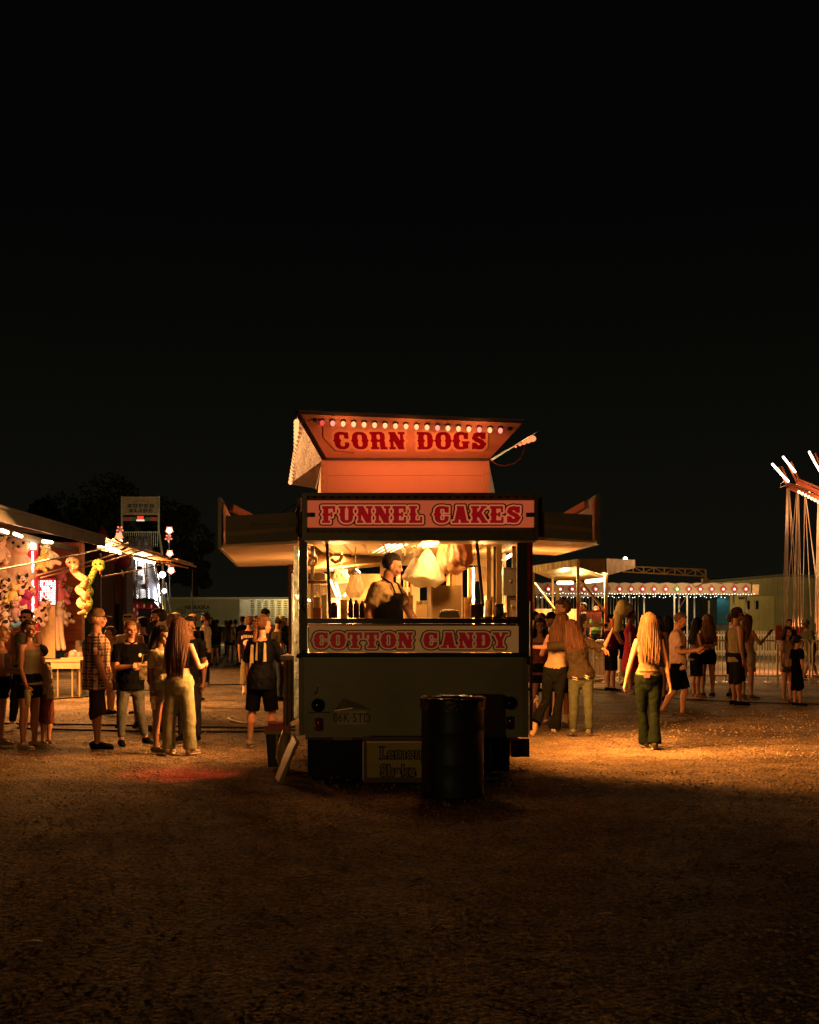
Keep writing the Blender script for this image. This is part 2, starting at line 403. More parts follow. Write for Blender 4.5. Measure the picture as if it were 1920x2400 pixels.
# fine undulating sheet near the camera, growing coarser outwards, reaching the horizon
ys = [-30, -10, 0, 2] + [3 + i * .09 for i in range(330)] + [33 + i * 1.2 for i in range(40)] + [90, 110, 140, 200, 320, 600]
xs = [-500, -200, -100, -60, -40, -28, -20] + [-14 + i * .16 for i in range(176)] + [20, 28, 40, 60, 100, 200, 500]
g = MB()
gv = []
for y in ys:
    for x in xs:
        near = max(0.0, 1 - abs(y - 14) / 22)
        z = .035 * near * noise.noise((x * .35, y * .35, 0)) + .030 * near * noise.noise((x * 1.7, y * 1.7, 3)) + .016 * near * noise.noise((x * 5, y * 5, 7)) - .014
        gv.append((x, y, min(z, 0.004)))
nx = len(xs)
g.v = gv; g.f = [(j * nx + i, j * nx + i + 1, (j + 1) * nx + i + 1, (j + 1) * nx + i) for j in range(len(ys) - 1) for i in range(nx - 1)]; g.mi = [0] * len(g.f)
gr = g.build('ground', gm, None, True); tag(gr, kind='structure')
# loose stones
rng = np.random.default_rng(3)
ico = bmesh.new(); bmesh.ops.create_icosphere(ico, subdivisions=1, radius=1); iv = np.array([v.co[:] for v in ico.verts]); iface = [[v.index for v in f.verts] for f in ico.faces]; ico.free()
n = 34000
sy = 4.4 + 17 * rng.random(n) ** 1.3; sxx = (rng.random(n) - .5) * sy * .80
rad = .0035 + .012 * rng.random(n) ** 5
V = (iv[None] * (1 + .35 * (rng.random((n, 12, 1)) - .5))) * rad[:, None, None] * np.array([1.2, 1, .7]) + np.stack([sxx, sy, rad * .3], 1)[:, None, :]
FA = (np.array(iface)[None] + 12 * np.arange(n)[:, None, None]).reshape(-1, 3)
me = bpy.data.meshes.new('gravel'); me.vertices.add(n * 12); me.vertices.foreach_set('co', V.reshape(-1)); me.loops.add(len(FA) * 3); me.loops.foreach_set('vertex_index', FA.reshape(-1))
me.polygons.add(len(FA)); me.polygons.foreach_set('loop_start', np.arange(len(FA)) * 3); me.polygons.foreach_set('loop_total', np.full(len(FA), 3)); me.update(calc_edges=True)
me.materials.append(M('loose stone', (.34, .24, .135), .8, var=.5, vs=3))
o = bpy.data.objects.new('gravel', me); COL.objects.link(o)
tag(o, 'loose pale gravel stones scattered over the dirt lot', 'gravel', kind='stuff')

# ================================================================ FOOD TRAILER
white = M('aged white enamel', (.30, .27, .20), .55, var=.10, vs=2.5, bump=.05, bs=60)
dirty = M('grimy white panel', (.29, .28, .18), .42, var=.28, vs=1.3, bump=.06, bs=25)
cream = M('glowing cream board', (.80, .54, .28), .5, var=.12, vs=3)
dark = M('dark painted metal', (.022, .02, .016), .4, var=.3)
black = M('black rubber', (.008, .008, .008), .6)
chrome = M('bright trim', (.75, .68, .6), .22, 1.0, var=.1, bump=.15, bs=9)
steel = M('brushed steel', (.55, .5, .43), .32, 1.0, var=.15, vs=4, bump=.2, bs=14)
bronze = M('brown anodised post', (.075, .05, .025), .35, .4, var=.25)
goldwall = M('cream inner wall', (.72, .56, .33), .6, var=.12, vs=3)
woodb = M('raw ply board', (.42, .28, .13), .6, var=.25, vs=4, stretch=(1, 1, 9))
red = M('sign red paint', (.20, .002, .018), .7, var=.1, spec=.05)
outl = M('sign brown outline paint', (.30, .12, .05), .5, var=.15)
halo = M('sign pale outline paint', (.70, .50, .32), .5, var=.08)
XL, XR, T0, T1 = X(701, 12), X(1239, 12), 12.0, 16.2
tr = thing('food_trailer', 'small white fairground food trailer with lit windows and a rooftop corn dogs sign', 'food trailer', (0.04, 14.1, 0))
# lower rear panel with belt and corner seam
b = MB(); b.box(XL + .05, XR - .05, T0, T0 + .04, .462, 1.262); b.box(XL + .06, XR, T0 + .041, T0 + .06, .43, 1.26)
b.build('rear_panel', dirty, tr)
b = MB()
for xx in (XL, XR - .048):
    b = MB(); b.box(xx, xx + .048, T0 - .004, T0 + .06, .455, 1.25)
    for zz in (.6, .85, 1.1): b.ell((xx + .024, T0 - .004, zz), .007)
    b.build('corner_seam', M('seam strip', (.22, .20, .14), .45, var=.2), tr)
b = MB()
b.tube([(XL - .01, T0 - .02, 1.25), (XL + .02, T0 - .02, 1.262), (XR - .06, T0 - .02, 1.262), (XR, T0 - .02, 1.235), (XR, T0 - .02, 1.18)], .022, 8)
b.build('belt_rail', dark, tr, True)
b = MB(); b.box(XL + .1, XR - .1, T0 - .008, T0 + .03, 1.285, 1.553); b.build('sign_board', cream, tr); cq = cream.node_tree.nodes['Principled BSDF']; cq.inputs['Emission Color'].default_value = (1, .42, .11, 1); cq.inputs['Emission Strength'].default_value = .105  # weak emission added to brighten the board
ch_ = M('cotton halo glow paint', (.72, .50, .30), .5, var=.08); cr_ = M('cotton red glow paint', (.42, .006, .02), .4, var=.1)
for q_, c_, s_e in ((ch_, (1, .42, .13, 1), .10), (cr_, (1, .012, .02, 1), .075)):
    q_.node_tree.nodes['Principled BSDF'].inputs['Emission Color'].default_value = c_; q_.node_tree.nodes['Principled BSDF'].inputs['Emission Strength'].default_value = s_e  # slight glow added to the lettering paints
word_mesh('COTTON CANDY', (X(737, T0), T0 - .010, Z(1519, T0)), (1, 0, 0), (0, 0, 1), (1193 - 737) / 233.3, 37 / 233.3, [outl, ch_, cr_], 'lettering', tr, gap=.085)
# crack between sign and ledge: its bright light put in as a pink strip
b = MB(); b.box(XL + .085, XR - .11, T0 + .03, T0 + .05, 1.553, 1.575); b.build('bright_slot_strip', M('pink slot light strip', (.8, .42, .3), .15, 1, var=.3, vs=2), tr)
b = MB(); b.box(XL + .08, XR - .1, T0 - .05, T0 + .26, 1.578, 1.628); b.box(X(1112, T0), XR - .1, T0 - .06, T0 + .2, 1.629, 1.645); b.build('window_ledge', M('black ledge', (.012, .01, .008), .3, var=.2), tr)
# posts
b = MB(); b.box(XL, XL + .082, T0 - .006, T0 + .09, 1.25, 2.60)
for z in (1.30, 1.72, 1.78): b.ell((XL + .045, T0 - .012, z), (.014, .012, .014))
b.tube([(XL + .04, T0 - .02, 1.84), (XL + .03, T0 - .03, 1.75), (XL + .05, T0 - .02, 1.70), (XL + .07, T0 - .02, 1.73)], .006)
b.build('corner_post', dark, tr)
b = MB(); b.box(XR - .115, XR - .01, T0 - .006, T0 + .09, 1.25, 2.60); b.build('corner_post', dark, tr)
b = MB(); b.box(XR - .008, XR + .006, T0 - .012, T0 + .1, 1.2, 2.40); b.box(XR + .02, XR + .045, T0 + .03, T0 + .1, .5, 2.40)
b.build('corner_trim', bronze, tr)
b = MB(); b.box(XR - .012, XR + .019, T0 - .02, T0 - .012, 1.80, 2.42); b.build('reflector_strip', M('red reflector', (.5, .01, .02), .25, var=.5, vs=12), tr)
for x0, x1, z0, z1, y in ((689, 700, .62, 2.36, 12.06), (684, 688, .6, 2.10, 12.5)):
    b = MB(); b.box(X(x0, y), X(x1, y), y, y + .05, z0, z1)
    for q in range(9): b.ell((X((x0 + x1) / 2, y), y - .004, z0 + .2 + q * .19), .008, 6, 5)
    b.build('corner_trim', chrome, tr)
b = MB(); b.tube([(X(693, 12.0), 12.02, 1.86), (X(698, 12), 11.98, 1.83), (X(701, 12), 12.02, 1.86)], .012); b.build('clamp_glint', EM('hot reflection', (1, .55, .25), 3), tr)  # glowing bead imitates a hot reflection at the trim
# swung-open side panel seen edge on, and the counter skirt
b = MB(); b.slab([(X(676, 12.7), 12.7, 1.25), (X(690, 12.7), 12.62, 1.25), (X(690, 12.7), 12.62, 2.2), (X(676, 12.7), 12.7, 2.2)], (0, .03, 0)); b.build('side_shutter', M('worn orange panel', (.42, .22, .11), .45, .3, var=.3, vs=5), tr)
b = MB(); n = 22
pts = []
for i in range(n + 1):
    u = i / n; pts.append((X(664, 12.4) + u * (X(698, 12.4) - X(664, 12.4)), 12.40 + .03 * math.sin(u * 22)))
for i in range(n):
    (xa, ya), (xb, yb) = pts[i], pts[i + 1]
    k = .50 + .10 * (i / n)
    b.slab([(xa, ya, k), (xb, yb, k), (xb, yb, 1.2), (xa, ya, 1.2)], (0, .012, 0))
b.build('counter_skirt', M('cream canvas skirt', (.50, .38, .24), .7, var=.2), tr)
b = MB(); b.box(X(657, 12.3), XL, 12.28, 15.7, 1.205, 1.245); b.build('side_counter', M('cream shelf', (.6, .45, .28), .5), tr)
b = MB(); b.box(XR, XR + .05, 12.6, 15.7, 1.205, 1.245); b.build('side_counter', M('cream shelf'), tr)
# side walls (lower), side window posts, far wall, floor, ceiling, roof
for s, xx in (('l', XL), ('r', XR - .05)):
    b = MB(); b.box(xx, xx + .05, T0 + .062, T1, .46, 1.24); b.build('side_wall', white, tr)
    for y in (13.35, 14.75, 16.1):
        b = MB(); b.box(xx + .004, xx + .046, y, y + .06, 1.24, 2.44); b.build('window_post', steel, tr)
b = MB(); b.box(XL, XR, T1 + .062, T1 + .11, .46, 1.42)
for x0, x1 in ((XL, -.70), (.02, .14), (.62, .72), (XR - .22, XR)): b.box(x0, x1, T1 + .062, T1 + .11, 1.42, 2.36)
b.box(XL, XR, T1 + .062, T1 + .11, 2.36, 2.60); b.box(-.70, .02, T1 + .062, T1 + .11, 2.0, 2.06)
b.build('front_wall', goldwall, tr)
b = MB(); b.box(XL + .05, XR - .05, T0 + .062, T1, .50, .54); b.build('floor', M('worn steel floor', (.2, .17, .12), .5, .6), tr)
b = MB(); b.box(XL + .05, XR - .05, T0 + .1, T1, 2.445, 2.47); b.build('ceiling', M('shiny cream ceiling', (.74, .60, .38), .28, .25, bump=.3, bs=4), tr)
b = MB(); b.box(XL, XR, T0, T1 + .12, 2.602, 2.70); b.build('roof', white, tr)
b = MB()
for i in range(9): b.box(-.95 + i * .22, -.93 + i * .22, T0 + .11, T1, 2.43, 2.444)
b.build('ceiling_seams', M('seam bronze', (.35, .22, .1), .4, .3), tr)
# rear window pane
b = MB(); b.box(XL + .083, XR - .116, T0 + .05, T0 + .054, 1.64, 2.43); b.build('window_pane', pane_mat('plexiglass', (.97, .93, .86), .06, .05), tr)
# diagonal and straight props inside the rear opening
b = MB(); b.bar((X(766, 12.1), 12.12, 2.44), (X(774, 12.1), 12.12, 1.63), .042, .03); b.build('window_post', M('brown wood post', (.10, .04, .015), .55, var=.3), tr)
b = MB(); b.bar((X(1117, 12.1), 12.12, 2.44), (X(1133, 12.1), 12.12, 1.75), .045, .03); b.build('window_post', M('brown wood post'), tr)
for px, w_, y in ((1146, 10, 13.6), (1170, 13, 13.2)):
    b = MB(); b.box(X(px - w_ / 2, y), X(px + w_ / 2, y), y, y + .05, 1.25, 2.44); b.build('window_post', M('amber steel post', (.55, .36, .16), .3, .7, var=.2), tr)
b = MB(); b.box(X(1157, 13.4), X(1163, 13.4), 13.4, 13.44, 1.25, 2.44); b.build('window_post', bronze, tr)
# tube fixture
f = MB(); f.slab([P(862, 1291, 15.05), P(916, 1291, 15.05), P(965, 1268, 12.95), P(906, 1268, 12.95)], (0, 0, -.012)); fx = f.build('ceiling_light', M('cream shelf'), tr)
for k in range(4):
    b = MB(); b.tube([P(869 + k * 13, 1295, 15.0), P(915 + k * 14, 1272, 12.95)], .017, 8); b.build('light_tube', EM('white hot tube', (1, .80, .45), 9), fx, True)
b = MB(); b.tube([(X(1186, 15), 14.2, 2.39), (X(1186, 15), 15.4, 2.39)], .02, 8); b.build('light_tube', EM('white hot tube'), tr, True)
# hood over the fryer
b = MB()
b.slab([P(722, 1285, 14.6), P(900, 1293, 15.6), P(900, 1322, 15.6), P(722, 1340, 14.4)], (0, .05, 0))
b.slab([P(722, 1340, 14.4), P(900, 1322, 15.6), P(902, 1326, 15.6), P(722, 1345, 14.3)], (0, -.25, .02))
b.build('fryer_hood', M('greasy brown hood', (.13, .075, .028), .3, .6, var=.3, vs=5, bump=.3, bs=7), tr)
b = MB(); b.slab([P(722, 1345, 15.9), P(905, 1345, 15.9), P(905, 1470, 15.9), P(722, 1470, 15.9)], (0, .03, 0)); b.build('splash_back', M('polished splashback', (.52, .38, .19), .3, .7, var=.35, bump=.5, bs=3), tr)
# marquee
MY = 11.74
x0, x1 = X(708, MY), X(1262, MY); z0, z1 = Z(1266, MY), Z(1155, MY)
b = MB(); b.box(x0 + .05, x1 - .05, MY + .07, MY + .16, z0 + .01, z1 - .01)
b.build('marquee_box', M('marquee olive board', (.09, .075, .04), .5, var=.25), tr)
b = MB(); b.box(x0, x0 + .048, MY, MY + .24, z0, z1); b.box(x1 - .036, x1, MY, MY + .24, z0, z1); b.box(x0 + .049, x1 - .037, MY + .01, MY + .24, z1 - .03, z1 + .002); b.box(x0 + .049, x1 - .037, MY + .01, MY + .069, z0 - .002, z0 + .075)
b.build('marquee_frame', M('marquee frame metal', (.11, .10, .065), .4, .3, var=.2), tr)
za, zb = Z(1236, MY + .05), Z(1173, MY + .05)
b = MB(); b.box(x0 + .05, x1 - .04, MY + .045, MY + .0695, za, zb)
mm = bpy.data.materials.new('backlit cream board'); mm.use_nodes = True; bs_ = mm.node_tree.nodes['Principled BSDF']; bs_.inputs['Base Color'].default_value = (.42, .18, .09, 1)
bs_.inputs['Emission Color'].default_value = (1, .16, .055, 1); bs_.inputs['Emission Strength'].default_value = .33
b.build('marquee_sign', mm, tr)
hm = bpy.data.materials.new('backlit halo'); hm.use_nodes = True; q = hm.node_tree.nodes['Principled BSDF']; q.inputs['Base Color'].default_value = (.6, .30, .17, 1); q.inputs['Emission Color'].default_value = (1, .22, .08, 1); q.inputs['Emission Strength'].default_value = .42
rdm = bpy.data.materials.new('backlit red'); rdm.use_nodes = True; q = rdm.node_tree.nodes['Principled BSDF']; q.inputs['Base Color'].default_value = (.35, .008, .015, 1); q.inputs['Emission Color'].default_value = (1, .005, .02, 1); q.inputs['Emission Strength'].default_value = .17
word_mesh('FUNNEL CAKES', (X(754, MY), MY + .044, Z(1225, MY)), (1, 0, 0), (0, 0, 1), (1223 - 754) / F * MY, 40 / F * MY, [outl, hm, rdm], 'lettering', tr, gap=.085)
for zz in (Z(1164, MY), Z(1249, MY)):
    for i in range(26):
        b = MB(); b.ell((x0 + .12 + i * .083, MY + .055, zz), (.017, .014, .017), 8, 6); b.build('unlit_bulb', M('dead dark bulb', (.03, .022, .03), .2), tr, True)
for px in (731, 1246):
    b = MB(); b.box(X(px, MY) - .05, X(px, MY) + .03, MY + .02, MY + .044, Z(1211, MY), Z(1201, MY)); b.ell((X(px, MY), MY + .012, Z(1206, MY)), (.016, .01, .024)); b.build('marquee_latch', dark, tr)
b = MB(); b.box(x0 + .02, x1 - .02, MY + .07, T0 + .2, 2.388, 2.40); b.build('marquee_soffit', M('shiny cream ceiling'), tr)
for s_, px in ((-1, 700), (1, 1264)):
    b = MB(); b.box(X(px - 3, 12), X(px + 6, 12), 11.95, 12.05, 2.44, 2.84); b.tube([(X(px, 11.9), 11.93, 2.75), (X(px - 6, 11.9), 11.9, 2.68), (X(px, 11.9), 11.93, 2.6), (X(px - 5, 11.9), 11.9, 2.5), (X(px, 11.9), 11.93, 2.45)], .012)
    b.build('hinge_bracket', M('rusty bracket', (.14, .08, .05), .5, .4, var=.4), tr)
# awnings (raised side shutters forming trays)
def awning(s, xo, xof, zf, z0, z1):
    xi = XL - .02 if s < 0 else XR + .02
    yN, yF = 12.1, 15.9
    fl = MB(); zo = z0; zoF = zf
    fl.slab([(xi, yN, z0 + .03), (xo, yN, zo), (xof, yF, zoF), (xi, yF, zoF + .04)], (0, 0, .025))
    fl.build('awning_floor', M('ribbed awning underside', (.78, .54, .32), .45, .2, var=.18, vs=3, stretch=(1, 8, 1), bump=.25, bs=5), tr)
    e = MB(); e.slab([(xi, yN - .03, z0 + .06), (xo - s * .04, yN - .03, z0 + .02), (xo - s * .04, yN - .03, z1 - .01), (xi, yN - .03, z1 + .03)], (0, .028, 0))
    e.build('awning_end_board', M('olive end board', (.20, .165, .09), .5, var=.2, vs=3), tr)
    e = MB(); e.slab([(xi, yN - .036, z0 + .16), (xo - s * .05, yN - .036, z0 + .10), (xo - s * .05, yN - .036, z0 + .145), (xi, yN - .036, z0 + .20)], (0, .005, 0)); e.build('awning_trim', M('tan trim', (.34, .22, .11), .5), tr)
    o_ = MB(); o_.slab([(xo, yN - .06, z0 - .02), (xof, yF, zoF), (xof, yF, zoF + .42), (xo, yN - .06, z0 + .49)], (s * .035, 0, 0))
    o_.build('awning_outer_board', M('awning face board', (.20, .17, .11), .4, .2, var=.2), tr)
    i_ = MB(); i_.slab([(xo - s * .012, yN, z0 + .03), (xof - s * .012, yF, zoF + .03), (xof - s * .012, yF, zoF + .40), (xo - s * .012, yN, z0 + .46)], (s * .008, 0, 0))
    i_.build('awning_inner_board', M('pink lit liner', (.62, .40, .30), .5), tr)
    i_ = MB(); i_.bar((xo - s * .05, yN + .3, z0 + .42), (xi + s * .02, yN + 1.8, z0 + .10), .05, .07); i_.build('awning_strut', M('pink lit liner'), tr)
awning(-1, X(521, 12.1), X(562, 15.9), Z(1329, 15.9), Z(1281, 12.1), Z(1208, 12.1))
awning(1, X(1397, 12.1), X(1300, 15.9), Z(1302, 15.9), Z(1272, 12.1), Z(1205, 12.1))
b = MB(); b.box(X(588, 12.1), X(654, 12.1), 12.055, 12.063, Z(1232, 12.1), Z(1226, 12.1)); b.build('awning_slot', dark, tr)
b = MB(); b.tube([P(652, 1206, 12.3), P(700, 1178, 12.1)], .006, 5); b.build('stay_wire', bronze, tr)
light('awning_bounce', 'POINT', P(540, 1195, 13.4), 2.2, ORANGE, .05); light('awning_bounce', 'POINT', P(1360, 1190, 13.4), 2.2, ORANGE, .05)
# roof sign: vent box and flared boards
A = P(700, 966, 12.0); Bq = P(763, 1075, 12.6); C = P(745, 1146, 16.0); Dq = P(679, 1135, 16.4)
A2 = P(1228, 988, 12.0); B2 = P(1147, 1076, 12.6)
orangebox = M('vent box enamel', (.62, .38, .27), .5, var=.06, vs=3)
b = MB(); b.box(X(752, 12.6), X(766, 12.6), 12.61, 12.7, 2.70, Z(1077, 12.6)); b.box(X(766, 12.6) + .002, X(1135, 12.6), 12.62, 12.7, 2.70, Z(1077, 12.6)); b.box(X(1135, 12.6) + .002, X(1147, 12.6), 12.61, 12.7, 2.70, Z(1077, 12.6))
b.box(X(766, 12.6) + .004, X(1135, 12.6), 12.612, 12.619, Z(1113, 12.6) - .004, Z(1113, 12.6)); b.box(X(766, 12.6) + .004, X(1135, 12.6), 12.6165, 12.6195, Z(1087, 12.6) - .002, Z(1087, 12.6))
b.slab([(X(752, 12.6), 12.701, 2.7), (X(752, 12.6), 12.701, 3.3), C + Vector((0, 0, -.05)), (C.x, C.y, 2.7)], (.03, 0, 0))
b.slab([(X(1147, 12.6), 12.701, 2.7), (X(1147, 12.6), 12.701, 3.3), (1.15, 16, 3.3), (1.15, 16, 2.7)], (-.03, 0, 0))
for pz in (1090, 1110, 1128):
    for px in (758, 1141): b.ell((X(px, 12.6), 12.607, Z(pz, 12.6)), .008, 6, 5)
b.build('vent_box', orangebox, tr)
nrm = (Bq - A).cross(A2 - A).normalized()
if nrm.y > 0: nrm = -nrm
sb = MB(); sb.slab([A, A2, B2, Bq], -nrm * .03); sign = sb.build('roof_sign', M('roof sign board', (.60, .34, .25), .42, var=.14, vs=3, bump=.12, bs=3), tr)
b = MB()
for p_, q_ in ((A, A2), (B2, Bq), (Bq, A)): b.bar(p_ + nrm * .004, q_ + nrm * .004, .028, .028)
b.build('roof_sign_edge', dark, tr)
def onsign(px, py):
    d = (P(px, py, 10) - Vector((0, 0, EYE))); o0 = Vector((0, 0, EYE)); t_ = (A - o0).dot(nrm) / d.dot(nrm); return o0 + d * t_
U = (onsign(1142, 1053) - onsign(786, 1050)); pL = onsign(787, 1052); pR = onsign(1141, 1053); pT = onsign(787, 1011)
Uv = (pR - pL).normalized(); Vv = nrm.cross(Uv); Vv = Vv if Vv.z > 0 else -Vv
word_mesh('CORN DOGS', pL + nrm * .002, Uv, Vv, (pR - pL).length, (pT - pL).dot(Vv), [halo, halo, red], 'lettering', sign, levels=((.13, 0), (0, 2)), gap=.09)
n_b = 18
for i in range(n_b):
    px = 756 + (1173 - 756) * i / (n_b - 1) ; py = 985 + (1003 - 985) * i / (n_b - 1)
    c = onsign(px, py) + nrm * .035
    m_ = EM('red bulb glow', (1, .10, .07), .9) if i == 0 else EM('pink bulb glow', (1, .26, .19), 1.7, True) if i in (1, 11, 15, 17) else EM('amber bulb glow', (1, .37, .15), 2.0, True)
    b = MB(); b.ell(c, (.023, .023, .029), 10, 8); bo = b.build('bulb', m_, sign, True)
    b = MB(); b.lathe(c + Vector((0, 0, .030)), [(.010, .018), (.025, .008), (.031, -.008), (.029, -.008), (.023, .004)], 12); b.build('bulb_socket', M('dark socket', (.05, .02, .015), .6), bo, True)
for px, py in ((740, 981), (1195, 1001)):
    b = MB(); b.ell(onsign(px, py) + nrm * .02, (.03, .02, .02)); b.build('unlit_bulb', dark, sign, True)
b = MB(); b.tube([onsign(757, 1000) + nrm * .006, onsign(757, 1024) + nrm * .006, onsign(785, 1055) + nrm * .006, onsign(830, 1060) + nrm * .006], .006, 5); b.build('cable', M('brown flex', (.16, .05, .02), .5), sign)
# flared board seen on the near side, shiny sheet metal, with bulbs
sheet = M('mirror sheet metal', (.20, .09, .06), .5, .35, var=.12, vs=2, bump=.6, bs=5, stretch=(1, .4, 2))
b = MB(); b.slab([A + Vector((-.012, .02, 0)), Bq + Vector((-.012, .02, 0)), C, Dq], (.02, .01, .02)); side = b.build('roof_side_board', sheet, tr)
b = MB(); b.bar(A + Vector((-.02, 0, 0)), Bq + Vector((-.02, 0, 0)), .03); b.bar(Bq + Vector((-.02, 0.02, 0)), C + Vector((-.02, 0, 0)), .02); b.build('roof_sign_edge', dark, tr)
for i in range(17):
    u = i / 16; px = 697 + (-1) * 2 * u if u < .4 else 697 - (u - .4) * 24; py = 990 + 140 * u; Yd = 12.15 + 3.9 * u
    b = MB(); b.ell(P(px - 2, py, Yd), (.028, .028, .034), 10, 8); b.build('bulb', EM('hot bulb glow', (1, .32, .11), 2.3, True), side, True)
b = MB(); b.tube([P(703 + 2 * math.sin(i * .9) - (max(0, i - 6)) * 1.3, 985 + i * 9, 12.2 + i * .25) for i in range(16)], .012, 5); b.build('cable', M('brown flex'), side)
# the opposite board, edge on
b = MB(); b.slab([P(1150, 1076, 12.7), P(1262, 1010, 12.7), P(1252, 1018, 16), P(1152, 1081, 16)], (0, 0, .012)); sd = b.build('roof_side_board', M('dark painted metal'), tr)
for px, py, r_ in ((1248, 1029, .034), (1238, 1034, .028), (1228, 1039, .022), (1219, 1043, .017), (1209, 1048, .013)):
    b = MB(); b.ell(P(px, py - 1, 12.7 + (1250 - px) * .06), (r_ * 1.2, r_, r_), 10, 8); b.build('bulb', EM('flare bulb glow', (1, .22, .08), 1.7), sd, True)
b = MB(); b.tube([P(1152, 1080, 12.6), P(1166, 1089, 12.6), P(1182, 1092, 12.6), P(1204, 1087, 12.6), P(1222, 1072, 12.6), P(1231, 1050, 12.6)], .007, 6); b.build('cable', M('brown flex'), sd)
# lamps, plate
def rearthing(nm, mat_, fn, parent=tr):
    b = MB(); fn(b); return b.build(nm, mat_, parent, True)
RX = Matrix.Rotation(R(90), 3, 'X')
for px, py in ((746, 1653), (1197, 1648)):
    rearthing('round_tail_light', M('black lamp glass', (.01, .012, .014), .12), lambda b: b.lathe((X(px, T0), T0 - .002, Z(py, T0)), [(.068, 0), (.068, .02), (.05, .045), (.02, .055)], 24, RX))
for px, py, c_ in ((748, 1698, (.24, .006, .008)), (1197, 1694, (.03, .006, .006))):
    l_ = rearthing('oval_tail_light', M('lamp glass %d' % px, c_, .12), lambda b: b.tube([(X(px, T0), T0 - .02, Z(py + 12, T0)), (X(px, T0), T0 - .02, Z(py - 12, T0))], [.035, .035], 14, side=(1, 0, 0), ry=[.02, .02]))
    b = MB(); b.tube([(X(px, T0), T0 - .003, Z(py + 13, T0)), (X(px, T0), T0 - .003, Z(py - 13, T0))], [.044, .044], 14, side=(1, 0, 0), ry=[.01, .01]); b.build('bezel', chrome, l_, True)
b = MB(); b.box(X(723, T0), X(772, T0), T0 - .03, T0, Z(1671, T0), Z(1668, T0)); b.build('lamp_shelf', dark, tr)
b = MB(); c = [P(784, 1667, 11.99), P(806, 1638, 11.99), P(838, 1650, 11.99), P(864, 1661, 11.99), P(825, 1661, 11.99)]
b.slab([P(784, 1667, 11.9), P(805, 1638, 11.99), P(830, 1648, 11.99), P(826, 1661, 11.88)], (0, 0, .01)); b.slab([P(826.5, 1661, 11.88), P(830.5, 1648, 11.99), P(866, 1663, 11.99)], (0, 0, .01))
b.build('plate_lamp_hood', M('bent tin hood', (.5, .42, .26), .35, .5), tr)
pl = MB(); pl.box(X(790, T0), X(860, T0), T0 - .012, T0 - .003, Z(1698, T0), Z(1666, T0)); plo = pl.build('licence_plate', M('plate tan', (.52, .44, .28), .4), tr)
text_obj('06K·5TD', (X(825, T0), T0 - .0135, Z(1692, T0)), (1, 0, 0), (0, 0, 1), .125, dark, 'lettering', plo, .001, 'CENTER', sx=.80)
b = MB(); b.tube([P(737, 1628, 11.99), P(741, 1622, 11.97), P(743, 1610, 11.98)], .006); b.build('door_pull', chrome, tr)
# bumper and underside
b = MB(); b.box(XL + .06, XR - .1, T0 + .062, T0 + .16, .405, .455); b.build('bumper_beam', M('dull red brown beam', (.09, .035, .025), .5, var=.4), tr)
b = MB(); b.box(X(780, T0), X(824, T0), T0 + .05, T0 + .061, Z(1736, T0), Z(1727, T0)); b.build('reflector_strip', M('faded tape', (.25, .12, .08), .4), tr)
for xx in (XL + .25, XR - .3):
    b = MB(); b.box(xx, xx + .07, T0 + .17, T1 + .9, .36, .455); b.build('chassis_rail', black, tr)
b = MB(); b.box(XL + .07, X(848, 12.2), 12.2, 13.4, .01, .40); b.box(X(860, 12.4), XR - .15, 12.5, 12.53, .03, .40); b.build('underfloor_shade_box', M('matt black box', (.006, .006, .005), .7), tr)  # black box and sheet added to keep the space underneath dark
for xx in (XL + .03, XR - .22):
    for yy in (13.9, 14.75):
        b = MB(); b.lathe((xx, yy, .33), [(.20, 0), (.31, .0), (.33, .03), (.33, .16), (.31, .19), (.2, .19)], 28, Matrix.Rotation(R(90), 3, 'Y')); wh = b.build('wheel', black, tr, True)
        b = MB(); b.lathe((xx + .02, yy, .33), [(.05, 0), (.19, .0), (.2, .15), (.05, .15)], 20, Matrix.Rotation(R(90), 3, 'Y')); b.build('rim', M('dull rim', (.25, .2, .15), .5, .8), wh)
b = MB(); b.box(X(1195, 13.2), X(1237, 13.2), 13.0, 13.04, Z(1772, 13.1), Z(1730, 13.1)); b.build('mud_flap', black, tr)
b = MB(); b.box(X(1195, 12.9), X(1221, 12.9), 12.95, 12.96, Z(1737, 12.9), Z(1732, 12.9)); b.build('reflector_strip', M('amber tape', (.5, .2, .08), .4), tr)
jk = MB(); jx = X(1147, 12.35); jk.cyl((jx, 12.35, .02), (jx, 12.35, .42), .016); jk.box(jx - .07, jx + .12, 12.28, 12.42, .0, .02); jk.bar((jx + .09, 12.35, .02), (jx + .01, 12.35, .26), .016); jk.build('jack_stand', M('rusty jack', (.16, .06, .03), .5, .6), tr)
world_children(tr)
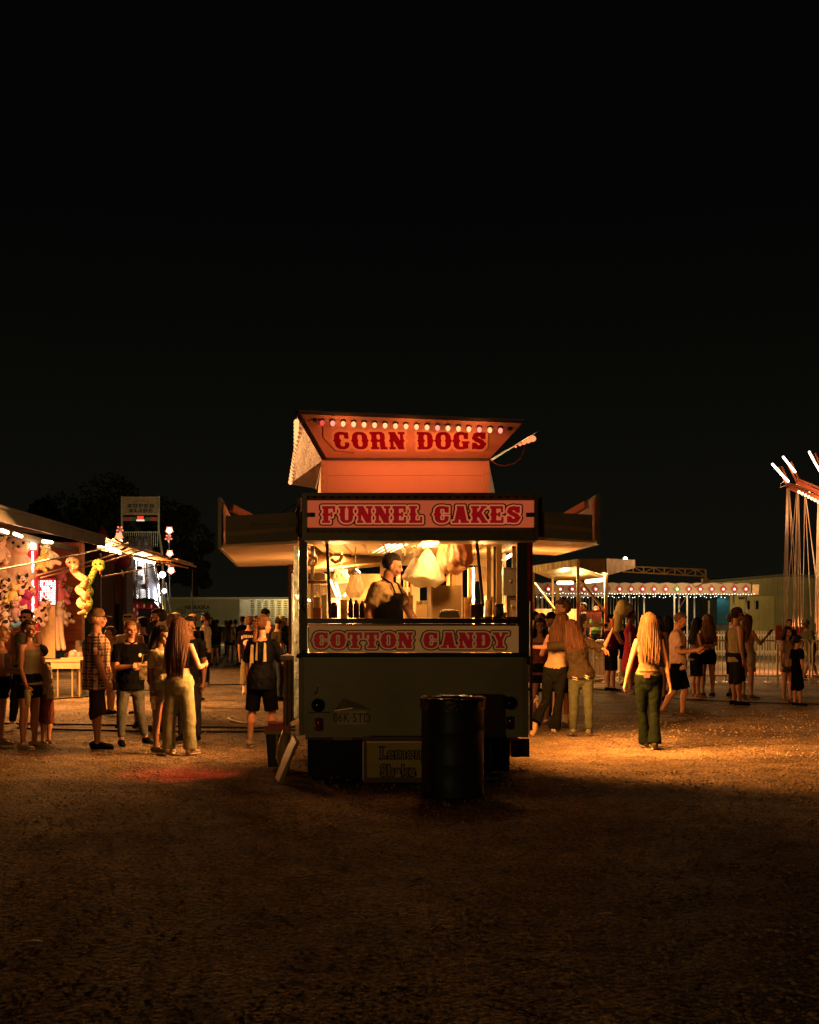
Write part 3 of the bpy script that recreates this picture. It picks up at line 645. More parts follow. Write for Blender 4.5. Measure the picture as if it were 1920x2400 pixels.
# ================================================================ TREES (dark crowns beyond the rides)
leafm = M('night foliage', (.035, .045, .018), .7, var=.5, vs=1.5)
bark = M('dark bark', (.05, .035, .02), .9)
def tree(px, pyt, wpx, Y, label, seed):
    rnd = random.Random(seed); top = Z(pyt, Y); rw = wpx / F * Y / 2; cx = X(px, Y)
    t = thing('tree', label, 'tree', (cx, Y, 0), group='dark trees behind the rides')
    b = MB(); b.tube([(0, 0, 0), (.2, 0, top * .3), (-.1, .2, top * .55)], [.45, .35, .2], 8)
    for k in range(7):
        a = rnd.random() * 6.28; b.tube([(0, 0, top * .3), (math.cos(a) * rw * .3, math.sin(a) * rw * .3, top * .5), (math.cos(a) * rw * .6, math.sin(a) * rw * .6, top * .72)], [.2, .12, .04], 6)
    b.build('trunk', bark, t, True)
    cl = [((rnd.random() - .5) * 1.5 * rw, (rnd.random() - .5) * 1.2 * rw, top * (.42 + .42 * rnd.random()), rw * (.26 + .22 * rnd.random())) for _ in range(15)]
    cl.append((0, 0, top * .82, top * .17)); b = MB()
    for i in range(5200):
        x, y, z, r = rnd.choice(cl); th = rnd.random() * 6.28; u = rnd.random() * 2 - 1; q = r * (.55 + .5 * rnd.random() ** .5); s = math.sqrt(1 - u * u)
        c = Vector((x + q * s * math.cos(th), y + q * s * math.sin(th), z + q * u * .8))
        d1 = Vector((rnd.random() - .5, rnd.random() - .5, rnd.random() - .5)).normalized(); d2 = d1.orthogonal().normalized(); k = .16 + .2 * rnd.random()
        b.add([c - d1 * k, c + d2 * k * .5, c + d1 * k, c - d2 * k * .5], [(0, 1, 2, 3)])
    b.build('crown', leafm, t)
tree(255, 1093, 200, 118, 'tallest dark tree crown rising behind the giant slide', 1)
tree(140, 1140, 150, 122, 'dark rounded tree beyond the roof of the prize booth', 2)
tree(385, 1150, 150, 124, 'dark tree showing beside the slide between its ball lamps', 3)
tree(455, 1215, 80, 128, 'low dark tree above the white semi trailer', 4)

# ================================================================ SEMI TRAILER (far)
Y = 110
se = thing('semi_trailer', 'long pale semi trailer with winged wheel logo parked far behind the crowd', 'semi trailer', (X(545, Y), Y + 1.3, 0))
sm_ = M('pale trailer side', (.34, .33, .20), .5, .2, var=.12, vs=.6); dk = M('dark navy print', (.03, .035, .04), .6)
xl, xr, zt = X(372, Y), X(745, Y), Z(1401, Y)
b = MB(); b.box(xl, xr, Y, Y + 2.6, 1.1, zt); b.build('body', sm_, se)
b = MB(); b.box(xl, xr, Y - .06, Y - .002, zt - .14, zt + .05); b.box(xl, xr, Y - .06, Y - .002, 1.1, 1.28); b.build('edge_rail', M('pale rail', (.55, .5, .32), .4, .3), se)
b = MB()
for i in range(6):
    for j in range(15):
        cx = X(592 + i * 15.5, Y); cz = zt - .32 - j * .20
        for a in range(8):
            u0, u1 = a / 8, (a + 1) / 8; f = lambda u: .085 * math.sin(math.pi * u)
            w_ = .56
            b.add([(cx - w_ / 2 + w_ * u0, Y - .004 - .02 * math.sin(math.pi * u0), cz - f(u0)), (cx - w_ / 2 + w_ * u1, Y - .004 - .02 * math.sin(math.pi * u1), cz - f(u1)), (cx - w_ / 2 + w_ * u1, Y - .07, cz + .06), (cx - w_ / 2 + w_ * u0, Y - .07, cz + .06)], [(0, 1, 2, 3)])
for i, px in enumerate((566, 581)):
    for j in range(12):
        b.ell((X(px, Y), Y - .03, zt - .45 - j * .25), (.04 + .05 * i, .05, .05), 6, 5)
b.box(X(562, Y), X(680, Y), Y - .03, Y - .004, 1.3, zt - .15)
b.build('quilted_panel', M('polished quilted steel', (.78, .72, .42), .25, .9, var=.2), se)
text_obj('NEBRASKA', (X(433, Y), Y - .01, Z(1427.5, Y)), (1, 0, 0), (0, 0, 1), .48, dk, 'lettering', se, .022, sx=.98)
text_obj('COAST INC', (X(446, Y), Y - .01, Z(1437, Y)), (1, 0, 0), (0, 0, 1), .34, dk, 'lettering', se, .014, sx=1.0)
b = MB(); cx, cz = X(430, Y), Z(1434, Y)
for k in range(7):
    a0 = R(165 - k * 13); L_ = .75 - .04 * k
    b.slab([(cx - .1, Y - .004, cz + .05 + .03 * k), (cx + math.cos(a0) * L_, Y - .004, cz + .12 + math.sin(a0) * L_ * .9), (cx + math.cos(a0) * (L_ - .12), Y - .004, cz + .04 + math.sin(a0) * (L_ - .12) * .9)], (0, -.01, 0))
n = 20
for r0, r1 in ((.14, .2), (.05, .08)):
    for i in range(n):
        a, c_ = 2 * math.pi * i / n, 2 * math.pi * (i + 1) / n
        b.add([(cx + r0 * math.cos(a), Y - .012, cz + r0 * math.sin(a)), (cx + r1 * math.cos(a), Y - .012, cz + r1 * math.sin(a)), (cx + r1 * math.cos(c_), Y - .012, cz + r1 * math.sin(c_)), (cx + r0 * math.cos(c_), Y - .012, cz + r0 * math.sin(c_))], [(0, 1, 2, 3)])
b.build('winged_wheel_emblem', dk, se)
for xx in (xl + 2, xl + 3.2, xr - 3, xr - 1.8):
    b = MB(); b.lathe((xx, Y + .1, .5), [(.3, 0), (.5, 0), (.5, .25), (.3, .25)], 18, RX); b.build('wheel', black, se, True)
b = MB(); b.box(xl + 5.5, xl + 5.7, Y + .3, Y + .4, 0, 1.1); b.build('landing_leg', dark, se)
world_children(se)

# ================================================================ GIANT SLIDE
Y = 95
sl = thing('giant_slide', 'tall silver fairground slide tower under a cream super slide sign', 'slide', (X(330, Y), Y, 0))
x0, x1 = X(286, Y), X(376, Y)
frm = M('slide frame paint', (.35, .30, .20), .5, .3)
for xx, ex in ((x0, 0), (x1 - .12, 0)):
    b = MB(); b.bar((xx, Y, Z(1250, Y)), (xx, Y, Z(1163, Y)), .14); b.bar((xx, Y, Z(1250, Y)), (xx + (.35 if xx > x0 else -.1), Y - .6, Z(1295, Y)), .16); b.bar((xx + (.35 if xx > x0 else -.1), Y - .6, Z(1295, Y)), (xx + (1.2 if xx > x0 else -.6), Y - 3, 0), .16); b.build('post', frm, sl)
b = MB(); b.box(x0 + .1, x1 - .2, Y - .05, Y + .05, Z(1207, Y), Z(1164, Y)); bd = b.build('sign_board', M('dim cream sign', (.24, .17, .08), .5, var=.1), sl)
b = MB()
for z_ in (1166, 1205): b.box(x0 + .15, x1 - .25, Y - .07, Y - .051, Z(z_ + .7, Y), Z(z_ - .7, Y))
for px in (289, 371): b.box(X(px - .7, Y), X(px + .7, Y), Y - .07, Y - .051, Z(1204, Y), Z(1167, Y))
for i in range(14):
    b.ell((X(292 + i * 6, Y), Y - .07, Z(1203, Y)), .07, 6, 5)
for i in range(6):
    for px in (291, 369): b.ell((X(px, Y), Y - .07, Z(1172 + i * 5.5, Y)), .07, 6, 5)
b.build('border', M('sign border gold', (.32, .24, .12), .5), bd)
word_mesh('SUPER', (X(299, Y), Y - .055, Z(1190, Y)), (1, 0, 0), (0, 0, 1), 64 / F * Y, 8.5 / F * Y, [dk], 'lettering', bd, levels=((0.02, 0),), step=.01, gap=.12)
word_mesh('SLIDE', (X(303, Y), Y - .055, Z(1201, Y)), (1, 0, 0), (0, 0, 1), 56 / F * Y, 8.5 / F * Y, [dk], 'lettering', bd, levels=((0.02, 0),), step=.01, gap=.14)
b = MB(); n = 10
for i in range(n):
    a, c_ = math.pi * i / n, math.pi * (i + 1) / n; q = lambda t, r: (X(331 - math.cos(t) * 20 * r, Y), Y - .06, Z(1179 - math.sin(t) * 6 * r, Y))
    b.add([q(a, .72), q(a, 1), q(c_, 1), q(c_, .72)], [(0, 1, 2, 3)])
b.build('arch_ornament', M('sign rust arch', (.22, .08, .03), .5), bd)
b = MB()
for k, (p0, p1) in enumerate(((287, 309), (309, 322), (340, 352), (352, 375))):
    b.m = 0 if k in (0, 3) else 1; b.box(X(p0, Y), X(p1, Y), Y - .04, Y + .04, Z(1221, Y), Z(1212, Y))
b.m = 2; b.box(X(323, Y), X(337, Y), Y - .2, Y - .05, Z(1218, Y), Z(1210, Y)); b.m = 3; b.box(X(321, Y), X(339, Y), Y - .2, Y - .05, Z(1221.5, Y), Z(1218.2, Y))
b.build('valance', [M('rust valance', (.35, .07, .03)), M('green valance', (.03, .13, .05)), EM('red lamp', (1, .07, .05), .9), EM('pale lamp strip', (1, .8, .6), 1.0)], sl)
b = MB(); b.bar((X(290, Y), Y, Z(1247, Y)), (X(372, Y), Y, Z(1247, Y)), .06)
for i in range(17): b.bar((X(291 + i * 4.9, Y), Y, Z(1247, Y)), (X(291 + i * 4.9, Y), Y, Z(1282, Y)), .035)
b.build('railing', M('pale rail'), sl)
silver = M('slide silver sheet', (.66, .62, .66), .30, .85, var=.15, vs=1, bump=.2, bs=2)
prof = [(1261, 95, 42), (1278, 94, 46), (1300, 90, 58), (1318, 87, 66), (1332, 85.5, 66), (1368, 80.5, 76), (1380, 79.5, 78), (1412, 75, 82), (1436, 71, 88)]
ctr = lambda py: 326 + (py - 1261) * .055
for i in range(3):
    b = MB()
    for k in range(len(prof) - 1):
        q = []
        for (py, yy, wd) in (prof[k], prof[k + 1]):
            l_ = ctr(py) - wd / 2 + wd * i / 3; r_ = l_ + wd / 3
            q.append((P(l_ + .6, py, yy), P(r_ - .6, py, yy)))
        b.slab([q[0][0], q[0][1], q[1][1], q[1][0]], (0, .25, -.1))
    b.build('slide_lane', silver, sl)
for i in range(4):
    b = MB(); b.tube([P(ctr(py) - wd / 2 + wd * i / 3, py - 1, yy - .25) for py, yy, wd in prof], .13, 6); b.build('lane_rib', M('bright trim'), sl, True)
b = MB(); b.box(X(321, 84), X(334, 84), 83.9, 84, Z(1336, 84), Z(1327, 84)); b.bar(P(329, 1340, 83), P(324, 1436, 70), .06); b.build('lamp_box', dark, sl)
world_children(sl)
# ball lamps on poles
lampg = EM('globe glow', (1, .62, .35), 3.2); lampw = EM('white globe glow', (1, .72, .42), 2.6)
def ballpole(px, balls, Y, label, base):
    t = thing('ball_lamp_pole', label, 'lamp', (X(px, Y), Y, 0), group='lamp poles beside the slide')
    b = MB(); b.tube([P(base, 1460, Y), P(px, balls[-1][1] + 10, Y)], .05, 6); b.tube([P(px, balls[-1][1] + 10, Y), P(px, balls[0][1], Y)], .05, 6); b.build('pole', steel, t)
    for bx_, by, r_, m_ in balls:
        b = MB(); b.ell(P(bx_, by, Y), r_, 12, 8); b.build('globe', m_, t, True)
        if r_ > .15:
            b = MB()
            for k in range(5): a = k * 1.26 + .3; b.ell(P(bx_ + math.cos(a) * r_ * 34, by + math.sin(a) * r_ * 34, Y - .2), .06, 6, 5)
            b.build('spark_bulb', EM('spark red', (1, .2, .12), 2.2), t)
    world_children(t)
ballpole(397, [(397, 1243, .24, lampw), (395, 1261, .21, M('ball unlit pink', (.5, .3, .25))), (398, 1297, .22, lampw), (396, 1321, .18, M('ball unlit pink')), (401, 1337, .24, lampw)], 88, 'pole of glowing ball lamps beside the slide nearest the semi trailer', 400)
ballpole(281, [(281, 1241, .2, M('ball unlit pink')), (279, 1257, .26, EM('tan globe', (1, .5, .2), 1.2)), (284, 1268, .12, lampw)], 88, 'red sparkling ball lamp pole at the booth side of the slide', 281)
for px, py, r_, lab in ((381, 1347, .22, 'upper white flood lamp on a thin mast next to the slide'), (385, 1385, .15, 'lower bluish flood lamp on a splayed stand next to the slide')):
    Yf = 84; t = thing('flood_lamp', lab, 'lamp', (X(px, Yf), Yf, 0))
    b = MB(); b.ell(P(px, py, Yf), (r_, .1, r_), 14, 8); b.build('lamp_head', EM('flood white', (.9, .92, 1), 14), t, True)
    b = MB(); b.tube([P(px, py, Yf + .15), P(px - 1, 1440, Yf)], .05, 6); b.tube([P(px + 8, py + 20, Yf), P(px + 19, 1450, Yf)], .04, 6); b.tube([P(px, py, Yf + .15), P(px - 22, py + 26, Yf)], .05, 6); b.tube([P(px, 1440, Yf), (X(px, Yf), Yf, 0)], .05, 6); b.build('mast', steel, t)
    world_children(t)

# ================================================================ STRAWBERRY STAND + FUNHOUSE
Y = 60
st = thing('strawberry_stand', 'red strawberry shaped stand with green leaf crown and pale seeds', 'food stand', (X(322, Y), Y, 0))
redp = M('strawberry red paint', (.45, .03, .03), .4, var=.12)
b = MB(); cx = X(316, Y)
b.lathe((cx, Y, 0), [(1.25, 0), (1.42, .5), (1.45, 1.1), (1.32, Z(1428, Y)), (1.02, Z(1414, Y)), (.5, Z(1406, Y)), (.05, Z(1404, Y))], 28); b.build('shell', redp, st, True)
b = MB(); b.slab([P(324, 1426, Y - 1.46), P(366, 1428, Y - 1.46), P(372, 1560, Y - 1.46), P(324, 1560, Y - 1.46)], (0, .05, 0)); b.build('serving_opening', M('black opening', (.01, .006, .004), .9), st)
for sx_, sy_ in ((301, 1420), (322, 1420), (338, 1420), (355, 1421), (314, 1429), (303, 1439), (322, 1438), (312, 1448), (303, 1456)):
    b = MB(); b.ell(P(sx_, sy_, Y - 1.5), (.05, .03, .10), 8, 6); b.build('seed', M('cream seed', (.8, .6, .4)), st, True)
b = MB()
for a, L_ in ((0, 1.0), (.7, .8), (1.5, .9), (2.3, .7), (3.1, 1.1), (4.2, .8), (5.2, .9)):
    d = Vector((math.cos(a), math.sin(a), 0)); s = Vector((-d.y, d.x, 0)); c = Vector((cx + .3, Y, Z(1404, Y)))
    b.slab([c, c + d * L_ * .5 + s * .25 + Vector((0, 0, .02)), c + d * L_ - Vector((0, 0, .25)), c + d * L_ * .5 - s * .25], (0, 0, .04))
b.tube([P(313, 1408, Y), P(314, 1400, Y), P(317, 1393, Y)], [.05, .04, .03], 6)
b.build('leaf_crown', M('leaf green paint', (.02, .13, .05), .5), st)
world_children(st)
Y = 44
fh = thing('funhouse', 'purple grey walk-through stand with red cone, dome and yellow lobes behind the booth', 'funhouse', (X(250, Y), Y + .5, 0))
b = MB(); b.box(X(222, Y), X(266, Y), Y, Y + 1, 0, Z(1316, Y)); b.box(X(290, Y), X(297, Y), Y, Y + 1, 0, Z(1330, Y)); b.box(X(237, Y), X(238, Y), Y - .01, Y, 0, Z(1316, Y)); b.build('wall', M('purple grey vinyl', (.16, .13, .16), .6, var=.1), fh)
b = MB(); b.box(X(194, Y), X(221.5, Y), Y, Y + 1, 0, Z(1300, Y)); b.build('green_wall', M('green vinyl', (.04, .12, .03), .6, var=.15), fh)
b = MB(); b.slab([P(*q, Y + .2) for q in ((266, 1322), (279, 1334), (283, 1350), (290, 1356), (290, 1375), (286, 1395), (288, 1420), (282, 1440), (283, 1560), (266, 1560))], (0, .6, 0)); b.build('yellow_lobe', M('mustard vinyl', (.26, .16, .02), .55, var=.15), fh, True)
b = MB(); b.slab([P(268, 1416, Y + .19), P(280, 1416, Y + .19), P(279, 1560, Y + .19), P(268, 1560, Y + .19)], (0, .005, 0)); b.build('dark_doorway', M('black opening'), fh)
b = MB(); b.tube([P(237, 1300, Y + .5), P(237, 1262, Y + .5), P(237, 1229, Y + .5)], [.52, .33, .02], 16, cap=False); b.ell(P(290, 1313, Y + .3), (.30, .30, .36)); b.box(X(210, Y), X(270, Y), Y - .02, Y + 1, Z(1318, Y), Z(1288, Y)); b.ell(P(272, 1310, Y + .3), (.26, .3, .28)); b.build('cone_roof', M('red vinyl', (.30, .035, .015), .5, var=.15), fh, True)
world_children(fh)

# ================================================================ PRIZE GAME BOOTH
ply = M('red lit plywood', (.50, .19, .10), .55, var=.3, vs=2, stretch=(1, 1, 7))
bo = thing('game_booth', 'brightly lit carnival prize booth with plywood end wall and long metal eave', 'game booth', (-8.4, 24, 0))
xe = -7.25
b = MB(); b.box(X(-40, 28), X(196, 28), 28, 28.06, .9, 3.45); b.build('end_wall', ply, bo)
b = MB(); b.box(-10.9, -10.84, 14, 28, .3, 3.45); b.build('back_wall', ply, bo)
b = MB()
for z_ in (2.05, 1.05): b.box(X(62, 27.98), X(196, 27.98), 27.94, 27.999, z_, z_ + .09)
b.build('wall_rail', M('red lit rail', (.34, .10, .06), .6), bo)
b = MB(); b.box(X(193, 27.9), X(198, 27.9), 27.85, 27.93, 0, 3.4); b.build('corner_post', M('bright orange post', (.7, .4, .25), .5), bo)
b = MB(); b.slab([(xe, 15, 3.52), (xe, 28.3, 3.52), (-11, 28.3, 3.9), (-11, 15, 3.9)], (0, 0, .08)); b.build('roof', M('worn metal roof', (.12, .09, .06), .5, .3, var=.3), bo)
b = MB(); b.slab([(xe, 15, 3.36), (xe, 28.3, 3.36), (xe, 28.3, 3.60), (xe, 15, 3.60)], (.05, 0, 0)); b.slab([(xe + .055, 15, 3.60), (xe + .055, 28.3, 3.56), (xe + .055, 28.3, 3.62), (xe + .055, 15, 3.66)], (.03, 0, 0)); b.slab([(xe - .6, 20, 3.3), (xe - .55, 28.1, 3.18), (xe - .55, 28.1, 3.32), (xe - .6, 20, 3.42)], (.05, 0, 0)); b.build('eave', M('eave metal', (.13, .085, .045), .35, .5, var=.3, vs=3), bo)
for p0, p1, Yt in (((4, 1243), (18, 1248), 21), ((34, 1251), (50, 1257), 22.5), ((101, 1269), (121, 1271), 24.5)):
    b = MB(); b.tube([P(*p0, Yt), P(*p1, Yt + .8)], .035, 8); b.build('light_tube', EM('booth tube', (1, .78, .45), 8), bo, True)
b = MB()
for px in (8, 27, 31, 56): b.bar(P(px, 1258, 26.5), P(px, 1284, 26.5), .015)
for py in (1258, 1262, 1280): b.bar(P(2, py, 26.5), P(56, py, 26.5), .015)
b.build('wire_rack', M('white wire', (.8, .65, .45), .4), bo)
b = MB(); b.box(X(66, 25.6), X(89, 25.6), 25.6, 25.68, .4, 3.35); col_ = b.build('light_column', M('crimson column', (.5, .02, .04), .35), bo)
b = MB()
rr = random.Random(4)
for i in range(44):
    py = 1294 + i * 4.1
    if 1338 < py < 1348 or 1366 < py < 1372: continue
    b.ell(P(77 + rr.uniform(-1.5, 1.5), py, 25.55), (.026, .02, .024), 6, 5)
b.box(X(75.5, 25.58), X(78.5, 25.58), 25.56, 25.598, .45, 3.0)
bl = b.build('bulb_strip', EM('pink white bulbs', (1, .62, .55), 4), col_)
b = MB(); b.box(X(73, 25.55), X(84, 25.55), 25.5, 25.56, Z(1288, 25.5), Z(1270, 25.5)); b.build('light_tube', EM('booth tube'), col_)
b = MB(); b.box(X(90, 26), X(131, 26), 26, 26.08, Z(1419, 26), Z(1356, 26)); pn = b.build('light_panel', M('crimson column'), bo)
b = MB()
for i in range(9):
    for j in range(14):
        if rr.random() < .08: continue
        b.ell(P(95.5 + i * 4.1 + rr.uniform(-.5, .5), 1362 + j * 4.1, 25.96), (.017, .015, .014), 6, 5)
b.build('bulb_grid', EM('pink white bulbs'), pn)
b = MB(); b.box(X(89, 25.9), X(129, 25.9), 25.9, 25.95, Z(1543, 25.9), Z(1420, 25.9)); b.build('cream_banner', M('quilted yellow banner', (.72, .52, .22), .7, var=.12, vs=14, bump=.5, bs=12), bo)
for (a_, c_, r_, m_) in (((-5, 1335, 20), (300, 1272, 33), .02, dark), ((86, 1349, 24), (330, 1280, 33), .018, M('tan rail', (.5, .24, .12))), ((96, 1354, 24), (330, 1292, 33), .018, M('tan rail')), ((238, 1352, 28), (402, 1317, 36), .02, M('tan rail'))):
    b = MB(); b.tube([P(*a_), (P(*a_) + P(*c_)) / 2 - Vector((0, 0, .03)), P(*c_)], r_, 6); b.build('tension_rail', m_, bo)
# counter of the booth
world_children(bo)
aw = thing('booth_awning', 'propped plywood awning with fluorescent tubes at the far end of the prize booth', 'awning', (-7.6, 35, 0))
gold = M('gold ply awning', (.50, .30, .10), .5, .1, var=.35, vs=3)
for k in range(6):
    u0, u1 = k / 6, (k + .94) / 6
    f = lambda a, c, u: P(*[a[i] + (c[i] - a[i]) * u for i in range(3)])
    b = MB(); o0, o1 = (226, 1259, 30), (455, 1327, 40); i0, i1 = (228, 1283, 30.4), (396, 1321, 40.4)
    dz = Vector((0, 0, .05 * (k % 2)))
    b.slab([f(o0, o1, u0) + dz, f(o0, o1, u1) + dz, f(i0, i1, u1) + dz, f(i0, i1, u0) + dz], (0, 0, .04)); b.build('awning_panel', gold, aw)
b = MB(); b.tube([P(226, 1258, 30), P(458, 1328, 40.2)], .04, 6); b.tube([P(228, 1285, 30.3), P(440, 1331, 40)], .03, 6); b.build('awning_bar', M('tan rail'), aw)
for p0, p1, y0_, y1_ in (((233, 1276), (281, 1295), 30, 32), ((317, 1307), (361, 1318), 35, 37)):
    b = MB(); b.tube([P(*p0, y0_), P(*p1, y1_)], .055, 10); b.build('light_tube', EM('booth tube'), aw, True)
b = MB()
for xx, yy in ((-7.9, 30.5), (-7.2, 39.5)): b.tube([(xx, yy, 0), (xx, yy, 3.3)], .035, 8)
b.build('prop_post', dark, aw)
world_children(aw)
ct = thing('booth_counter', 'cream folding counter on thin legs at the corner of the prize booth', 'counter', (X(150, 25.3), 25.3, 0))
crm = M('cream laminate', (.48, .35, .17), .45, var=.1)
b = MB(); b.box(X(104, 25.3), X(194, 25.3), 25.1, 26.2, .745, .785); b.build('counter_top', crm, ct)
b = MB(); b.box(X(125, 25.3), X(193, 25.3), 25.12, 25.15, .60, .744); b.build('apron', M('tan apron board', (.50, .36, .17), .5), ct)
for px in (139, 173, 190):
    b = MB(); b.tube([(X(px, 25.3), 25.2, .6), (X(px, 25.3), 25.2, .0)], .02, 6); b.build('leg', crm, ct)
world_children(ct)
for px, py, r_, lab in ((172, 1536, .10, 'pink ball on the booth counter beside the plaid shirted man'), (187, 1538, .08, 'smaller pink ball touching the plaid shirt outline on the counter')):
    b = MB(); z_ = .785 + r_; b.ell((X(px, 25.6), 25.6, z_), r_, 16, 10); tag(b.build('pink_ball', M('pink rubber', (.85, .38, .28), .35), None, True), lab, 'ball', 'pink game balls')
b = MB(); b.box(-.25, .25, -.05, .05, 0, .04); b.box(-.1, .25, -.04, .04, .041, .06); tag(b.build('wooden_block', crm, None, loc=(X(168, 25.2), 25.3, .786)), 'pale wooden block lying along the front of the booth counter', 'block')
b = MB(); b.box(X(180, 26), X(192, 26), 26.0, 26.35, 0, .55); b.ell((X(184, 26), 25.995, .3), (.06, .01, .06)); tag(b.build('storage_bin', crm, None), 'cream plastic bin with round hole under the booth counter', 'bin')
b = MB(); b.slab([P(177, 1502, 26.8), P(186, 1502, 26.8), P(187, 1515, 26.8), P(192, 1515, 26.8), P(193, 1545, 26.6), P(150, 1545, 26.6), P(152, 1530, 26.6), P(176, 1524, 26.8)], (0, .3, 0)); tag(b.build('prize_step', crm, None), 'stepped cream display shelf behind the booth counter', 'shelf')

# ---------------------------------------------------------------- plush toys
def plush_mat(key, base, spot=None, sc=5, thr=.5):
    if key in _m: return _m[key]
    m = M(key, base, .9, var=.1, vs=9, bump=.4, bs=50)
    if spot:
        t = m.node_tree; bs = t.nodes['Principled BSDF']; src = bs.inputs['Base Color'].links[0].from_socket
        c = t.nodes.new('ShaderNodeTexCoord'); v = t.nodes.new('ShaderNodeTexNoise'); v.inputs['Scale'].default_value = sc; v.inputs['Detail'].default_value = 0
        t.links.new(c.outputs['Object'], v.inputs['Vector']); r = t.nodes.new('ShaderNodeValToRGB'); r.color_ramp.interpolation = 'CONSTANT'
        r.color_ramp.elements[0].color = (0, 0, 0, 1); r.color_ramp.elements[1].position = thr; r.color_ramp.elements[1].color = (1, 1, 1, 1)
        t.links.new(v.outputs[0], r.inputs[0]); mx = t.nodes.new('ShaderNodeMix'); mx.data_type = 'RGBA'
        t.links.new(r.outputs[0], mx.inputs['Factor']); t.links.new(src, mx.inputs['A']); mx.inputs['B'].default_value = spot + (1,)
        t.links.new(mx.outputs['Result'], bs.inputs['Base Color'])
    return m
eyem = M('toy eye black', (.01, .008, .008), .2)
def plush(px, py, h, Y, mat_, label, face=-90, tilt=0, kind='bear', earm=None, cat='plush toy'):
    """h = toy height in px"""
    s = h / F * Y; t = thing('plush_toy', label, cat, tuple(P(px, py, Y)), R(0), 'plush prizes hanging in the booth')
    rot = Matrix.Rotation(R(face + 90), 3, 'Z') @ Matrix.Rotation(R(tilt), 3, 'Y'); q = lambda *a: rot @ (Vector(a) * s)
    b = MB(); b.tube([q(0, 0, -.28), q(0, 0, -.05), q(0, 0, .12)], [s * .17, s * .19, s * .12], 12)
    b.ell(q(0, -.02, .30), [s * .19, s * .18, s * .18], 14, 10, rot); b.ell(q(0, -.17, .26), [s * .09, s * .09, s * .07], 10, 8, rot)
    for k in (-1, 1):
        if kind == 'sloth': b.tube([q(k * .15, 0, .10), q(k * .25, -.05, -.15), q(k * .05, -.16, -.30)], [s * .075, s * .075, s * .07], 10)
        elif kind == 'snub': b.tube([q(k * .13, 0, .08), q(k * .24, -.1, -.02), q(k * .26, -.2, -.06)], [s * .07, s * .07, s * .07], 10)
        else: b.tube([q(k * .14, 0, .08), q(k * .24, -.05, -.1), q(k * .25, -.1, -.2)], [s * .065, s * .07, s * .075], 10)
        b.tube([q(k * .10, -.02, -.3), q(k * .17, -.12, -.4), q(k * .18, -.22, -.42)], [s * .09, s * .09, s * .09], 10)
        if kind != 'sloth': b.ell(q(k * .15, 0, .46), [s * .06, s * .035, s * (.06 if kind == 'bear' else .13)], 10, 8, rot)
    remesh(b.build('body', mat_, t, True), s * .018, 2)
    b = MB()
    for k in (-1, 1): b.ell(q(k * .075, -.175, .34), s * .026, 8, 6)
    b.ell(q(0, -.26, .275), [s * .03, s * .02, s * .022], 8, 6); b.build('face', eyem, t, True)
    return t
tanp = plush_mat('tan plush', (.62, .45, .26)); cow = plush_mat('cow plush', (.80, .62, .36), (.02, .012, .01), 9, .56); crp = plush_mat('cream plush', (.82, .64, .38))
pinkp = plush_mat('pink plush', (.75, .22, .24)); magp = plush_mat('magenta plush', (.35, .04, .14)); greyp = plush_mat('grey plush', (.42, .32, .22)); yelp = plush_mat('yellow plush', (.72, .60, .16))
plush(42, 1325, 150, 25.6, tanp, 'large tan sloth plush hugging itself beside the red light column', -70, kind='sloth')
for a in ((12, 1388, 60, 25.2, cow, 'cow patterned plush at the edge of the picture below the sloth', -80), (54, 1378, 62, 25.3, cow, 'cow patterned plush with round dark eye below the sloth', -60),
          (30, 1392, 50, 25.1, yelp, 'small yellow plush squeezed between the two cow toys', -90, 15), (15, 1424, 60, 25.2, cow, 'white and black plush hanging low beside the grey toy', -90, 10),
          (36, 1432, 52, 25.0, greyp, 'grey elephant like plush above the glasses wearing man', -100), (60, 1412, 56, 25.2, magp, 'magenta plush next to the red light column', -80, 20), (60, 1440, 44, 25.0, crp, 'cream plush peeking beside the glasses wearing man', -70, -15),
          (14, 1458, 54, 24.9, cow, 'lowest black and white plush near the tank top shoulder', -90, -10), (100, 1313, 56, 25.4, yelp, 'yellow snub nosed plush above the bulb panel', -60, 15), (116, 1302, 60, 25.5, crp, 'cream bunny with a pink ear high in the booth', -60, -25),
          (146, 1350, 40, 26.5, pinkp, 'small pink dog plush with black mouth on the plywood wall', -60, 20), (140, 1388, 64, 26.3, pinkp, 'pink plush bundled beside the bulb panel', -50, -10), (148, 1398, 60, 26.8, tanp, 'tan plush hanging behind the pink bundle', -50, 30),
          (97, 1434, 66, 25.7, cow, 'black eared cow plush against the cream banner', -50, 25), (140, 1436, 58, 26.2, crp, 'cream long legged plush beside the cream banner', -60, 0), (152, 1442, 50, 26.5, cow, 'dark eared plush by the long legged cream one', -60, -25),
          (3, 1290, 70, 25.4, crp, 'cream plush cut by the picture edge near the wire rack', -80)):
    plush(*a[:7] if len(a) == 7 else a[:8], kind='snub' if a[0] in (12, 54) else 'bear') if len(a) < 9 else plush(*a)
b = MB(); b.tube([P(132, 1450, 26), P(134, 1490, 26), P(137, 1520, 26)], .06, 8); b.tube([P(142, 1450, 26), P(145, 1490, 26), P(150, 1520, 25.9)], .05, 8); tag(b.build('plush_toy', crp, None, True), 'pair of dangling long cream plush legs over the counter', 'plush toy')
b = MB(); b.tube([P(28, 1463, 24.8), P(34, 1468, 24.8), P(42, 1464, 24.8), P(48, 1456, 24.8)], .05, 8); tag(b.build('plush_snake', M('sky blue plush', (.15, .42, .55), .9), None, True), 'short sky blue plush tube behind the tank top man', 'plush toy')
